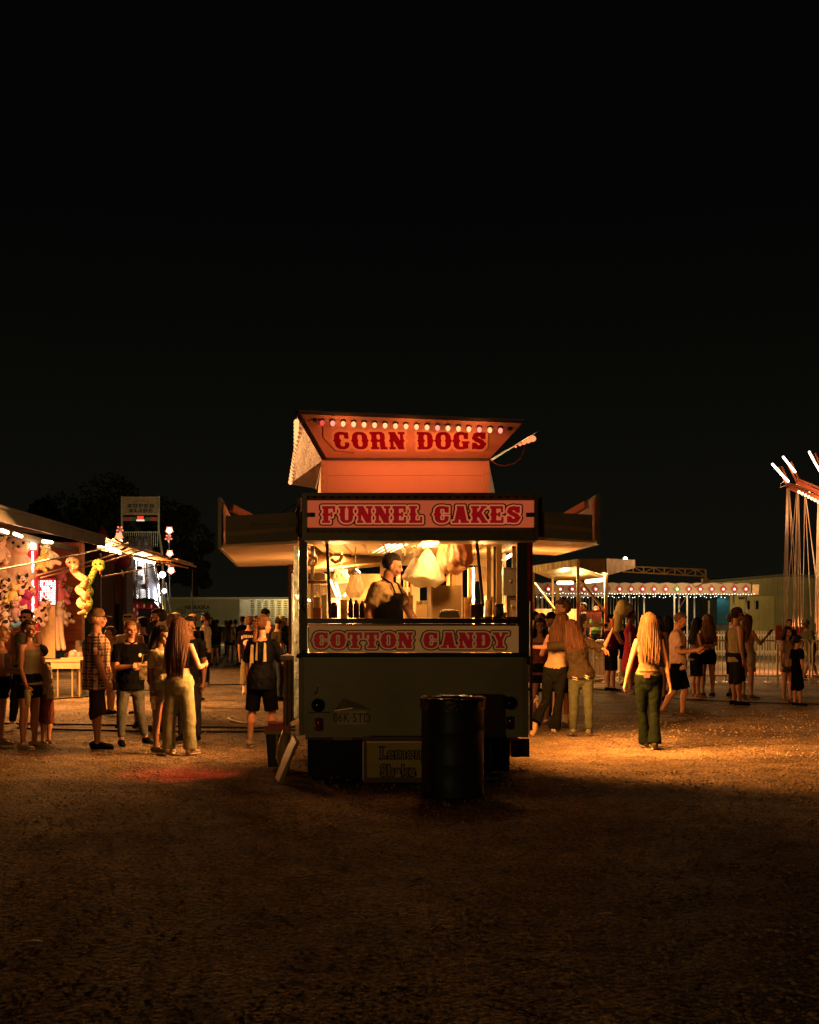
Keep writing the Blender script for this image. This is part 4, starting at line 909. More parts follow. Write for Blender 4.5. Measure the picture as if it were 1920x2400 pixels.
def snake(pts, Y, mat_, bm_, label, r=.075):
    t = thing('plush_snake', label, 'plush snake', tuple(P(*pts[2], Y)), group='long plush snakes hung at the booth corner')
    vs = []
    for i in range(len(pts) - 1):
        for k in range(4):
            u = k / 4; p0 = pts[max(0, i - 1)]; p1 = pts[i]; p2 = pts[i + 1]; p3 = pts[min(len(pts) - 1, i + 2)]
            cr = [.5 * (2 * p1[j] + (p2[j] - p0[j]) * u + (2 * p0[j] - 5 * p1[j] + 4 * p2[j] - p3[j]) * u * u + (3 * p1[j] - p0[j] - 3 * p2[j] + p3[j]) * u ** 3) for j in (0, 1)]
            vs.append(P(*cr, Y + .1 * math.sin(i * 1.9 + u)))
    n = len(vs); rad = [r * min(1, .35 + 3 * (n - i) / n) for i in range(n)]
    b = MB(); b.tube(vs, rad, 12); b.ell(vs[0], (r * 2.0, r * 1.9, r * 1.6), 14, 10); b.ell(vs[0] + Vector((r * .9, -r, -r * 1.2)), (r * 1.2, r, r), 12, 8); b.build('body', mat_, t, True)
    b = MB(); b.ell(vs[0] + Vector((r * .9, -r * 1.7, -r * .1)), r * .3, 8, 6); b.build('eye', eyem, t, True); b = MB(); b.ell(vs[0] + Vector((-r * .4, -r * 1.9, -r * .1)), r * .3, 8, 6); b.build('eye', eyem, t, True)
    b = MB(); b.tube([vs[0] + Vector((r * .8, -r * 1.5, -r * 2)), vs[0] + Vector((r * .9, -r * 1.7, -r * 3))], r * .2, 6); b.build('tongue', redp, t, True)
    world_children(t)
snake([(170, 1318), (172, 1336), (186, 1350), (200, 1360), (194, 1374), (184, 1382), (196, 1392), (204, 1400), (190, 1408), (188, 1416), (202, 1424), (196, 1434), (182, 1438)], 24.6, plush_mat('red spotted snake plush', (.80, .30, .14), (.85, .62, .30), 22, .55), bm_=None, label='red and orange spotted plush snake zigzagging down the booth corner', r=.072)
snake([(231, 1322), (222, 1336), (210, 1362), (205, 1372), (212, 1388), (204, 1398), (210, 1410), (206, 1428), (207, 1440), (200, 1446)], 24.75, plush_mat('green spotted snake plush', (.62, .66, .14), (.16, .32, .03), 22, .56), bm_=None, label='yellow green spotted plush snake rearing its head past the booth post', r=.068)

# ================================================================ LIT RIDE PLATFORM
Y = 33
rd = thing('ride_platform', 'yellow framed fairground ride platform with slanted tin canopy and fluorescent tubes', 'ride', (X(1350, Y), Y + 1, 0))
yel = M('yellow ride paint', (.62, .44, .15), .45, .1, var=.15, vs=4); tin = M('crumpled tin fascia', (.80, .58, .28), .34, .25, var=.3, vs=3, bump=.5, bs=2)
pinkpt = M('pink ride paint', (.55, .16, .12), .5)
for px, yy, w_, yt in ((1250, 31.5, 7, 1340), (1296, 34, 4, 1338), (1308, 36, 7, 1366), (1355.5, 31, 6.5, 1312), (1421, 31.5, 7, 1345)):
    b = MB(); b.box(X(px - w_ / 2, yy), X(px + w_ / 2, yy), yy, yy + .07, Z(1412, yy), Z(yt, yy)); pp = b.build('canopy_post', yel, rd)
    b = MB(); b.box(X(px - w_ / 2, yy), X(px + w_ / 2, yy), yy, yy + .07, 0, Z(1412, yy) - .002); b.build('post_base', pinkpt, pp)
for a_, c_ in (((1252, 1366, 31.6), (1310, 1440, 34)), ((1358, 1360, 31.2), (1424, 1438, 31.6))):
    b = MB(); b.bar(P(*a_), P(*c_), .05); b.build('brace', yel, rd)
b = MB(); b.bar(P(1358, 1432, 31.1), P(1420, 1432, 31.6), .04); b.build('brace', pinkpt, rd)
b = MB(); b.slab([P(1248, 1326, 31.5), P(1354, 1310, 31), P(1354, 1325, 31), P(1248, 1342, 31.5)], (0, .04, 0)); b.build('fascia', M('patterned tin fascia', (.75, .58, .28), .3, .25, var=.7, vs=5, stretch=(4, 1, .4)), rd)
b = MB(); b.slab([P(1357, 1310, 31), P(1419, 1309, 31.5), P(1419, 1349, 31.5), P(1357, 1330, 31)], (0, .03, 0)); b.slab([P(1423, 1309, 31.5), P(1489, 1312, 34), P(1489, 1331, 34), P(1423, 1349, 31.5)], (0, .03, 0)); b.build('fascia', tin, rd)
b = MB(); b.slab([P(1250, 1341, 31.55), P(1356, 1327, 31.1), P(1423, 1349, 31.6), P(1400, 1358, 35), P(1310, 1364, 36)], (0, 0, .05)); b.build('canopy_roof', M('ribbed cream canopy', (.74, .58, .30), .4, .1, var=.2, vs=4, stretch=(5, 1, 1), bump=.3, bs=6), rd)
for p0, p1, yy in (((1309, 1366), (1341, 1366), 33), ((1375, 1363), (1413, 1359), 32)):
    b = MB(); b.tube([P(*p0, yy), P(*p1, yy)], .05, 8); b.build('light_tube', EM('ride tube', (1, .75, .35), 8), rd, True)
b = MB(); b.box(X(1252, 34), X(1352, 34), 34, 34.05, .8, Z(1427, 34)); 
for k in range(7): b.box(X(1256 + k * 15, 34), X(1257 + k * 15, 34), 33.98, 33.999, .8, Z(1427, 34))
b.build('back_panel', M('cream ride panel', (.66, .50, .24), .5), rd)
b = MB(); b.box(X(1358, 32), X(1386, 32), 32, 32.2, Z(1451, 32), Z(1434, 32)); b.box(X(1388, 32), X(1410, 32), 32, 32.2, Z(1458, 32), Z(1434, 32)); b.build('control_box', M('maroon control box', (.10, .02, .015), .4), rd)
b = MB(); b.box(X(1250, 32), X(1420, 32), 31.6, 35.5, .55, .62); b.build('deck', M('dark deck', (.10, .07, .04), .6), rd)
b = MB(); b.box(X(1362, 32), X(1420, 32), 31.5, 31.55, Z(1470, 31.5), Z(1462, 31.5)); b.build('step_edge', crm, rd)
world_children(rd)
t_ = thing('truss_arm', 'yellow lattice truss arm reaching out beyond the tin canopy', 'truss', tuple(P(1560, 1340, 35)))
b = MB(); n = 8
for i in range(n):
    x0_, x1_ = 1460 + i * 24.4, 1460 + (i + 1) * 24.4
    tp = lambda x: P(x, 1327 + (x - 1460) * .04, 35); bt = lambda x: P(x, 1340 + (x - 1460) * .055, 35)
    b.bar(tp(x0_), tp(x1_), .035); b.bar(bt(x0_), bt(x1_), .035); b.bar(tp(x0_), bt(x0_), .028); b.bar(*(tp(x0_), bt(x1_)) if i % 2 else (bt(x0_), tp(x1_)), .024)
b.bar(tp(1655), bt(1655) - Vector((0, 0, .1)), .04); b.build('lattice', yel, t_)
b = MB(); b.box(X(1646, 35), X(1660, 35), 34.9, 35.1, Z(1366, 35), Z(1356, 35)); b.build('end_box', crm, t_)
b = MB(); b.tube([P(1652, 1366, 35), P(1630, 1376, 35), P(1622, 1368, 35), P(1640, 1360, 35)], .015, 5); b.tube([P(1620, 1378, 35), P(1590, 1430, 35)], .012, 5); b.build('cable', dark, t_)
b = MB(); b.ell(P(1466, 1310, 34), .06, 10, 8); b.build('beacon', EM('white beacon', (1, .9, .7), 12), t_, True)
world_children(t_)

# ================================================================ LONG CANOPY WITH DIAMOND LAMPS
Y = 50
cp = thing('midway_canopy', 'long pale scalloped canopy with red diamond lamps and white bulb strings', 'canopy', (X(1520, Y), Y + 1.5, 0))
val = M('cream vinyl valance', (.34, .26, .18), .55, var=.12, vs=2)
b = MB(); xa = 1240
while xa < 1758:
    q = []
    w_ = 36.0 if xa > 1500 else 30.0; xb = min(xa + w_, 1760)
    for k in range(9):
        u = k / 8; q.append(P(xa + (xb - xa) * u, 1366 + 2 - 3 * math.sin(math.pi * u) + (xa - 1240) * .002, Y))
    q += [P(xb, 1391 + (xa - 1240) * .004, Y), P((xa + xb) / 2, 1394, Y), P(xa, 1391 + (xa - 1240) * .004, Y)]
    b.slab(q, (0, .03, 0)); xa = xb
b.build('valance', val, cp)
b = MB(); b.slab([P(1764, 1370, Y + .3), P(1780, 1370, Y + .3), P(1778, 1394, Y + .3), P(1763, 1393, Y + .3)], (0, .03, 0)); b.build('end_flap', M('pale end flap', (.7, .5, .3), .5), cp)
b = MB(); b.slab([P(1240, 1368, Y + .05), P(1762, 1369, Y + .05), P(1735, 1376, Y + 4), P(1262, 1376, Y + 4)], (0, 0, .04)); b.build('canopy_roof', M('dark canopy top', (.03, .03, .025), .7), cp)
dx = [1285, 1313, 1341, 1369, 1396, 1424, 1452, 1479, 1506, 1533, 1560, 1587, 1614.6, 1641, 1668, 1695, 1721, 1748]
redl = EM('red diamond glow', (1, .07, .06), .8); grl = EM('green diamond glow', (.12, 1, .10), .8); dimd = M('unlit diamond', (.16, .10, .06)); hotr = EM('hot red core', (1, .42, .34), 4); hotg = EM('hot green core', (.5, 1, .4), 4)
for i, px in enumerate(dx):
    off = px == 1424; gn = px == 1587; py = 1380
    b = MB(); b.slab([P(px - 9, py, Y - .01), P(px, py - 11, Y - .01), P(px + 9, py, Y - .01), P(px, py + 11, Y - .01)], (0, -.02, 0)); fr = b.build('diamond_frame', M('diamond outline', (.22, .06, .04), .5), cp)
    b = MB(); b.slab([P(px - 5.5, py, Y - .035), P(px, py - 7, Y - .035), P(px + 5.5, py, Y - .035), P(px, py + 7, Y - .035)], (0, -.01, 0)); b.build('diamond_lamp', dimd if off else grl if gn else redl, fr)
    if not off: b = MB(); b.ell(P(px + 1, py + 1, Y - .1), .05, 8, 6); b.build('bulb', hotg if gn else hotr, fr, True)
def bstring(nm, pts, Y_):
    b = MB()
    for px, py in pts: b.ell(P(px, py, Y_), .016, 6, 5)
    return b.build(nm, EM('white string bulb', (.92, .95, .80), 5), cp, True)
bstring('bulb_string', [(1275 + i * 6.4, 1389.5 + 2.2 * abs(math.sin(i * .9)) + i * .03) for i in range(78)], Y - .05)
bstring('bulb_string', [(1258 + i * 8 + 2 * math.sin(i * 2.1), 1399 + 1.8 * math.sin(i * 1.4)) for i in range(56)], Y + 2)
for px in (1262, 1271, 1362, 1390, 1476, 1510, 1581, 1592, 1611, 1628, 1720, 1750):
    b = MB(); yy = Y + (.1 if px % 2 else 2.2); b.box(X(px - 1.6, yy), X(px + 1.6, yy), yy, yy + .06, 0, Z(1393, yy)); b.build('canopy_post', M('pale blue post', (.38, .42, .42), .4, .4), cp)
b = MB(); b.box(X(1258, Y), X(1420, Y), Y + .2, Y + .26, Z(1398, Y), Z(1393, Y)); b.build('cross_bar', M('pale blue post'), cp)
b = MB()
for i in range(34): b.box(X(1258 + i * 7.2, Y + 3), X(1259.2 + i * 7.2, Y + 3), Y + 3, Y + 3.02, .8, Z(1398, Y + 3))
b.build('back_slats', M('slat pale', (.45, .40, .26), .5), cp)
b = MB(); b.slab([P(1316, 1402, Y + 2.9), P(1334, 1402, Y + 2.9), P(1338, 1440, Y + 2.9), P(1314, 1440, Y + 2.9)], (0, .02, 0)); b.build('back_sheet', crm, cp)
world_children(cp)

# ================================================================ METAL BUILDING
Y = 70
bd = thing('metal_building', 'olive corrugated metal fairground building beyond the fences', 'building', (X(1850, Y), Y + 5, 0))
corr = M('olive corrugated steel', (.26, .22, .10), .5, .3, var=.2, vs=.8)
def wallc(x0, x1, zt0, zt1, yy, nm='wall', mat_=corr, z0=0):
    b = MB(); n = max(2, int((x1 - x0) / .28)); 
    for i in range(n):
        u0, u1 = i / n, (i + 1) / n; a, c = x0 + (x1 - x0) * u0, x0 + (x1 - x0) * u1; za, zb = zt0 + (zt1 - zt0) * u0, zt0 + (zt1 - zt0) * u1
        b.slab([(a, yy, z0), (c - .05, yy, z0), (c - .05, yy, zb), (a, yy, za)], (0, .1, 0)); b.slab([(c - .05, yy - .05, z0), (c, yy - .05, z0), (c, yy - .05, zb), (c - .05, yy - .05, zb)], (0, .12, 0))
    return b.build(nm, mat_, bd)
wallc(X(1668, Y), X(1836, Y), Z(1366, Y), Z(1351, Y), Y)
wallc(X(1836, Y), X(1990, Y), Z(1351, Y), Z(1357, Y), Y + .1)
wallc(X(1695, Y), X(1808, Y), Z(1398, Y), Z(1398, Y), Y - .6, mat_=M('pale corrugated steel', (.36, .28, .11), .5, .3, var=.15, vs=1))
b = MB(); b.slab([P(1660, 1365, Y - .2), P(1836, 1350, Y - .2), P(1990, 1356, Y - .2), P(1990, 1352, Y + 9), P(1660, 1361, Y + 9)], (0, 0, .12)); b.build('roof', M('dark metal roof', (.10, .09, .06), .6), bd)
b = MB(); b.box(X(1640, Y), X(1668, Y), Y - .4, Y - .3, 0, Z(1392, Y)); fr = b.build('dark_doorway', M('black opening'), bd)
b = MB(); b.box(X(1655, Y), X(1667, Y), Y - .5, Y - .42, 0, Z(1408, Y)); b.build('door', M('pale door', (.55, .40, .24), .5), bd)
for px in (1742, 1762):
    b = MB(); b.box(X(px, Y), X(px + 9, Y), Y - .72, Y - .66, Z(1429, Y), Z(1407, Y)); wn = b.build('window', M('window frame olive', (.35, .32, .20)), bd); b = MB(); b.box(X(px + 1, Y), X(px + 8, Y), Y - .74, Y - .725, Z(1428, Y), Z(1408, Y)); b.build('pane', M('black pane', (.01, .01, .01), .1), wn)
b = MB(); b.box(X(1724, Y), X(1734, Y), Y - 1.3, Y - .66, Z(1404, Y), Z(1400, Y)); b.build('vent_hood', dark, bd)
world_children(bd)
tb = thing('teal_booth', 'small booth with teal lit curtain beside the metal building', 'booth', (X(1698, 62), 62, 0))
b = MB(); b.slab([P(1681, 1396, 62), P(1711, 1396, 62), P(1711, 1462, 62), P(1681, 1462, 62)], (0, .04, 0)); b.build('curtain', M('teal curtain', (.04, .20, .24), .7, var=.1), tb)
b = MB(); b.box(X(1680, 62), X(1712, 62), 62.05, 63.4, 0, Z(1394, 62)); b.box(X(1645, 62), X(1679, 62), 62.4, 62.45, Z(1404, 62), Z(1396, 62)); b.build('booth_frame', M('dark teal frame', (.03, .09, .09), .6), tb)
b = MB(); b.box(X(1679, 62), X(1713, 62), 61.8, 61.95, .9, Z(1463, 62)); b.build('shelf', M('pale blue post'), tb)
world_children(tb)
light('teal_booth_light', 'SPOT', P(1692, 1394, 61.5), 8, (.6, .95, 1), .05, aim=P(1694, 1450, 62), spot=110)
light('building_light', 'POINT', P(1800, 1380, 62), 650, (1, .72, .28), .3)

# ================================================================ SWING RIDE
Y = 38
sw = thing('swing_ride', 'chair swing ride with red arms, glowing tubes and long hanging chains', 'swing ride', (X(2080, Y), Y, 0))
rr_ = M('red swing steel', (.42, .10, .05), .4, .3, var=.2)
b = MB(); b.tube([(X(2080, Y), Y, 0), (X(2080, Y), Y, 8)], .35, 16); b.build('mast', rr_, sw, True)
arms = [((1846, 1140), 36.5), ((1868, 1130), 38.5), ((1925, 1110), 41)]
for (px, py), yy in arms:
    b = MB(); b.bar(P(px, py, yy), P(2075, 1228, Y), .09, .12); b.bar(P(px, py - 8, yy), P(2075, 1205, Y), .05); 
    for k in range(8):
        u = k / 8; A_ = P(px, py, yy).lerp(P(2075, 1228, Y), u); B_ = P(px, py - 8, yy).lerp(P(2075, 1205, Y), u + .06); b.bar(A_, B_, .035)
    b.bar(P(px, py, yy), P(px - 22, py - 45, yy), .05); b.bar(P(px + 6, py - 2, yy), P(px - 14, py - 48, yy), .04); b.build('arm', rr_, sw)
for p0, p1, yy in (((1811, 1088), (1839, 1119), 36.5), ((1836, 1071), (1864, 1106), 38.5), ((1897, 1059), (1908, 1080), 41), ((1910, 1084), (1922, 1104), 41), ((1840, 1120), (1848, 1128), 36.5)):
    b = MB(); b.tube([P(*p0, yy - .1), P(*p1, yy - .1)], .035, 8); b.build('light_tube', EM('swing tube', (1, .80, .52), 9), sw, True)
b = MB(); b.tube([P(1843, 1124, 36.5), P(1830, 1134, 36.5), P(1829, 1142, 36.5), P(1842, 1138, 36.5)], .012, 5); b.build('cable', M('pale wire', (.7, .6, .4)), sw)
for i in range(16):
    px, py = 1873 + i * 7.6, 1153 + i * 3.9
    b = MB(); b.ell(P(px, py, 36.3), .045, 8, 6); b.build('bulb', EM('yellow bulb', (1, .68, .25), 6), sw, True)
    if i > 2: b = MB(); b.ell(P(px + 1, py - 9, 38.3), .045, 8, 6); b.build('bulb', EM('yellow bulb'), sw, True)
ch = M('warm steel chain', (.50, .36, .24), .4, .5, var=.2)
tops = [(1846, 1143, 36.5), (1869, 1150, 37.2), (1888, 1166, 37.6), (1919, 1180, 38.5)]
bots = [[(1834, 1500), (1838, 1502), (1842, 1500), (1846, 1502), (1866, 1505), (1876, 1503)], [(1843, 1430), (1858, 1490), (1862, 1500), (1872, 1505), (1880, 1500)], [(1882, 1500), (1902, 1445), (1918, 1380), (1922, 1430)], [(1911, 1460), (1914, 1480), (1918, 1500)]]
for (tx, ty, yy), bb in zip(tops, bots):
    for k, (bx_, by_) in enumerate(bb):
        b = MB(); b.tube([P(tx + k * 1.2 - 2, ty, yy + k * .05), P(bx_, by_, yy + k * .12 - .2)], .010, 5); b.build('swing_chain', ch, sw)
for px, py, yy in ((1840, 1502, 36.4), (1871, 1505, 36.9)):
    b = MB(); c = P(px, py, yy); b.cbox(c, (.45, .4, .05)); b.cbox(c + Vector((0, .2, .25)), (.45, .05, .45)); b.tube([c + Vector((-.22, -.15, .25)), c + Vector((.22, -.15, .25))], .02, 6); b.build('swing_seat', rr_, sw)
world_children(sw)

# ================================================================ BARRIERS
galv = M('galvanised barrier tube', (.72, .55, .38), .45, .15, var=.2)
def barrier(p0, p1, label, h=1.1, gap=.11, z0=.08, r=.014, mat_=galv, feet=True, nm='crowd_barrier', group='steel crowd barriers'):
    a = Vector(p0); c = Vector(p1); L_ = (c - a).length; d = (c - a).normalized(); ang = math.atan2(d.y, d.x)
    t = thing(nm, label, 'barrier', tuple(a), ang, group)
    b = MB(); b.tube([(0, 0, 0), (0, 0, h - .12), (.03, 0, h - .03), (.12, 0, h), (L_ - .12, 0, h), (L_ - .03, 0, h - .03), (L_, 0, h - .12), (L_, 0, 0)], r * 1.6, 8); b.tube([(0, 0, z0 + .1), (L_, 0, z0 + .1)], r * 1.3, 6); b.build('rail_frame', mat_, t, True)
    b = MB(); n = int(L_ / gap)
    for i in range(1, n): b.tube([(i * L_ / n, 0, z0 + .1), (i * L_ / n, 0, h)], r * .75, 5)
    b.build('bars', mat_, t)
    if feet:
        b = MB()
        for xx in (.25, L_ - .25): b.bar((xx, -.3, .015), (xx, .3, .015), .03); b.bar((xx, 0, 0), (xx, 0, z0 + .12), .03)
        b.build('foot', mat_, t)
    return t
xs_ = [1392, 1480, 1570, 1655, 1730, 1826, 1905, 1990]
labs = ['crowd barrier behind the raised drink hand', 'crowd barrier behind the long blonde hair', 'crowd barrier behind the boy in the pale tee', 'crowd barrier beside the two women standing together', 'crowd barrier behind the man in cap and tank top', 'crowd barrier between the strapless woman and the two children', 'crowd barrier at the edge of the picture beside the child in black']
for i in range(7): barrier((X(xs_[i], 31), 31 + (i % 2) * .1, 0), (X(xs_[i + 1] - 4, 31), 31 + (i % 2) * .1, 0), labs[i])
barrier((X(1380, 28.5), 28.5, 0), (X(1425, 30), 30, 0), 'angled crowd barrier under the raised drink hand'); barrier((X(1428, 30), 30.2, 0), (X(1452, 34), 34, 0), 'barrier gate turned away from the camera near the pink dress')
pk = M('white picket', (.62, .50, .34), .5, var=.15)
pf = thing('picket_fence', 'white picket fence running behind the crowd barriers', 'fence', (X(1750, 52), 52, 0))
b = MB()
for i in range(71): xx = X(1560 + i * 6.2, 52); b.box(xx - .022, xx + .022, 51.96, 51.99, .1, 1.18)
b.build('pickets', pk, pf); b = MB(); b.box(X(1560, 52), X(2000, 52), 52.0, 52.04, .95, 1.03); b.box(X(1560, 52), X(2000, 52), 52, 52.04, .25, .33); b.build('rail', pk, pf); world_children(pf)
barrier((X(505, 66), 66, 0), (X(552, 66), 66, 0), 'pale far barrier in front of the semi trailer', mat_=M('pale green barrier', (.45, .48, .30), .5), r=.02, gap=.16)

# ================================================================ CABLES ON THE GROUND
for k, (pts, r_, lab) in enumerate((([(-20, 1697), (120, 1699), (300, 1702), (480, 1706), (600, 1708), (690, 1706)], .018, 'dark cable crossing the dirt in front of the waiting crowd'), ([(-20, 1706), (150, 1712), (330, 1716), (560, 1717), (690, 1713)], .018, 'second dark cable running beside the first across the dirt'), ([(30, 1650), (120, 1640), (185, 1636), (300, 1622), (500, 1606), (640, 1604)], .016, 'thin cable running from the booth counter across the lot'),
                                    ([(1240, 1618), (1400, 1616), (1600, 1640), (1760, 1648), (1930, 1652)], .015, 'thin dark cable crossing the lot beside the trailer'))):
    b = MB(); b.tube([(X(px, GY(py)), GY(py), .012) for px, py in pts], r_, 6); tag(b.build('power_cable', black, None, True), lab, 'cable', 'cables lying on the dirt')
b = MB(); b.tube([(X(px, GY(py)), GY(py), .02) for px, py in ((590, 1700), (560, 1696), (540, 1690), (536, 1686), (545, 1684))], .018, 8); tag(b.build('hose', M('pale hose', (.5, .38, .25), .5), None, True), 'pale looped hose end beside the woman in black shorts', 'hose')

for px, py, L_, a_, lab in ((1419, 2145, .07, 20, 'thin pale straw lying on the dark gravel in front of the drum side'), (78, 2210, .10, -5, 'pale flattened straw lying far out on the near gravel')):
    yy = GY(py); b = MB(); b.tube([(-L_ / 2, 0, .008), (0, .004, .011), (L_ / 2, 0, .008)], .004, 6); o = b.build('drinking_straw', M('pale straw', (.7, .55, .35), .5), None, True, (X(px, yy), yy, 0)); o.rotation_euler = (0, 0, R(a_)); tag(o, lab, 'straw')
# ================================================================ THINGS AROUND THE TRAILER
# drum
bx, by = X(1061, 11.0), 11.0
dr = thing('steel_drum', 'dark blue steel drum used as a bin with black liner folded over its rim', 'drum', (bx, by, 0))
b = MB(); rr0 = .287
pr = [(rr0 - .02, 0), (rr0 + .004, .0), (rr0 + .006, .02), (rr0, .03)]
for zc in (.31, .60):
    pr += [(rr0, zc - .025), (rr0 + .005, zc - .008), (rr0 + .005, zc + .008), (rr0, zc + .025)]
pr += [(rr0, .82), (rr0 + .01, .86), (rr0 + .012, .885), (rr0, .895), (rr0 - .015, .885), (rr0 - .015, .3)]
b.lathe((0, 0, 0), pr, 48); b.build('barrel', M('scuffed blue steel', (.014, .026, .034), .5, .25, var=.3, vs=5, bump=.12, bs=30), dr, True)
b = MB(); n = 64; vs = []
for k, (r_, z_) in enumerate(((rr0 - .03, .6), (rr0 - .018, .88), (rr0 + .006, .904), (rr0 + .016, .895), (rr0 + .014, .85), (rr0 + .013, .80))):
    for j in range(n):
        a = 2 * math.pi * j / n; wv = .006 * noise.noise((math.cos(a) * 5, math.sin(a) * 5, k * .9)) + .003 * math.sin(a * 23)
        vs.append(((r_ + wv) * math.cos(a), (r_ + wv) * math.sin(a), z_ + .02 * noise.noise((math.cos(a) * 3, math.sin(a) * 3, 4 + k))))
b.add(vs, [(k * n + j, k * n + (j + 1) % n, (k + 1) * n + (j + 1) % n, (k + 1) * n + j) for k in range(5) for j in range(n)])
b.build('bin_liner', M('black plastic liner', (.022, .012, .012), .22, bump=.8, bs=18), dr, True)
# cooler
ck = thing('cooler', 'small dark cooler with red lid and white rim beside the trailer corner', 'cooler', (X(644, 13.2), 13.2, 0))
b = MB(); b.hexa([(-.06, -.1, .0), (.14, -.1, .0), (.14, .14, .0), (-.06, .14, .0), (-.085, -.12, .36), (.16, -.12, .36), (.16, .16, .36), (-.085, .16, .36)]); b.build('body', M('navy cooler body', (.012, .014, .02), .35), ck)
b = MB(); b.box(-.10, .17, -.14, .17, .365, .395); b.build('rim', crm, ck)
b = MB(); b.box(-.095, .165, -.135, .165, .396, .455); b.box(-.06, .14, -.10, .13, .456, .48); b.build('lid', M('red lid', (.55, .05, .03), .35), ck)
b = MB(); b.box(.03, .055, -.15, -.141, .12, .37); b.build('latch', crm, ck)
# leaning framed board
lb = thing('leaning_board', 'tan framed board leaning against the trailer corner seen almost edge on', 'board', (0, 0, 0))
p = [P(649, 1832, 12.1), P(657, 1838, 11.75), P(698, 1740, 11.85), P(687, 1722, 12.3)]
p[0].z = .01; p[1].z = .01
nn = (p[1] - p[0]).cross(p[3] - p[0]).normalized() * .018
b = MB(); b.slab(p, nn); b.build('panel', M('worn tan board', (.50, .33, .17), .5, var=.35, vs=8), lb)
b = MB(); b.bar(p[1], p[2], .026); b.bar(p[0], p[3], .02); b.bar(p[3], p[2], .022); b.build('frame', M('cream laminate'), lb)
lb.location = (p[0].x, 12, 0); world_children(lb)
rnd = random.Random(8)
b = MB(); vs = []
n, m_ = 16, 9
for i in range(m_):
    for j in range(n):
        a = 2 * math.pi * j / n; t_ = i / (m_ - 1); r_ = .075 * math.sin(math.pi * (t_ * .85 + .12)) * (1 + .28 * noise.noise((math.cos(a) * 2, math.sin(a) * 2, i * .8)))
        vs.append((r_ * math.cos(a) * 1.1, r_ * math.sin(a), .48 * t_ + .012))
b.add(vs, [(i * n + j, i * n + (j + 1) % n, (i + 1) * n + (j + 1) % n, (i + 1) * n + j) for i in range(m_ - 1) for j in range(n)])
tag(b.build('plastic_bag', M('crinkled clear bag', (.5, .34, .18), .25, bump=.9, bs=14), None, True, (X(666, 12.4), 12.42, 0)), 'crinkled tan plastic bag stuffed between the cooler and leaning board', 'bag')
# lemon sign
ls = thing('lemon_sign', 'framed yellow board lettered Lemon Shake propped under the trailer behind the drum', 'sign', (X(925, 11.75), 11.76, 0))
Yl = 11.75; x0, x1 = X(852, Yl), X(1075, Yl); z0, z1 = .012, Z(1727, Yl)
b = MB(); b.box(x0 + .02, x1 - .02, Yl + .012, Yl + .03, z0 + .02, z1 - .02); b.build('panel', M('lemon yellow board', (.52, .40, .10), .5, var=.15, vs=3), ls)
b = MB(); b.box(x0, x0 + .03, Yl, Yl + .04, z0, z1); b.box(x1 - .03, x1, Yl, Yl + .04, z0, z1); b.box(x0 + .031, x1 - .031, Yl, Yl + .04, z1 - .045, z1 - .001); b.box(x0 + .031, x1 - .031, Yl, Yl + .04, z0 + .001, z0 + .05)
b.build('frame', M('plum wood frame', (.10, .045, .03), .4, var=.3), ls)
b = MB(); b.box(x0 + .03, x1 - .03, Yl + .006, Yl + .0115, z1 - .055, z1 - .048); b.box(x0 - .006, x0 - .001, Yl + .002, Yl + .03, z0 + .02, z1 - .05); b.build('edge_bead', M('bright edge bead', (.8, .55, .35), .3, .8), ls)
pur = M('purple outline paint', (.07, .02, .06), .5); lem = M('lemon letter fill', (.42, .34, .09), .5)
SERIF = '/none'
for txt, px, py in (('Lemon', 890, 1778), ('Shake', 891, 1819)):
    text_obj(txt, (X(px, Yl), Yl + .0105, Z(py, Yl)), (1, 0, 0), (0, 0, 1), .158, pur, 'letter_outline', ls, .013, sx=.95)
    text_obj(txt, (X(px, Yl), Yl + .0075, Z(py, Yl)), (1, 0, 0), (0, 0, 1), .158, lem, 'lettering', ls, -.001, sx=.95)
    if txt == 'Lemon':
        b = MB(); b.box(X(px - 3, Yl), X(px + 16, Yl), Yl + .0065, Yl + .0075, Z(py, Yl) - .012, Z(py, Yl) + .006); b.box(X(px - 3, Yl), X(px + 13, Yl), Yl + .0065, Yl + .0075, Z(py, Yl) + .104, Z(py, Yl) + .122); b.build('letter_serif', pur, ls)
world_children(ls)

# ================================================================ INSIDE THE TRAILER
def jar(nm, px, base_py, hpx, rpx, Y, mat_, label, cat, prof=None, group=None):
    s = 1 / F * Y; h = hpx * s; r_ = rpx * s
    pr = [(r_ * a, h * z_) for a, z_ in (prof or [(.85, 0), (1, .03), (1, .62), (.9, .78), (.5, .88), (.5, .96), (.3, 1)])]
    b = MB(); b.lathe((0, 0, 0), pr, 18); return tag(b.build(nm, mat_, None, True, (X(px, Y), Y, 1.631)), label, cat, group)
brn = M('brown sauce bottle', (.12, .035, .012), .25, spec=.6)
jar('sauce_bottle', 822, 1452, 47, 6.2, 12.18, brn, 'brown sauce bottle closest to the tape strip on the window ledge', 'bottle', group='sauce bottles on the ledge')
jar('sauce_bottle', 835, 1452, 43, 6.5, 12.18, M('red brown bottle', (.16, .04, .015), .3), 'middle bottle of the three brown sauce bottles', 'bottle', group='sauce bottles on the ledge')
jar('sauce_bottle', 849, 1452, 41, 6.5, 12.18, M('dark amber bottle', (.10, .03, .01), .25), 'short sauce bottle in front of the vendor sleeve', 'bottle', group='sauce bottles on the ledge')
jar('shaker', 783, 1450, 38, 8.5, 12.2, M('dark shaker', (.06, .045, .02), .3, .3), 'dark domed shaker beside the brown window post', 'shaker', [(.95, 0), (1, .04), (1, .7), (.95, .85), (.6, .96), (.2, 1)])
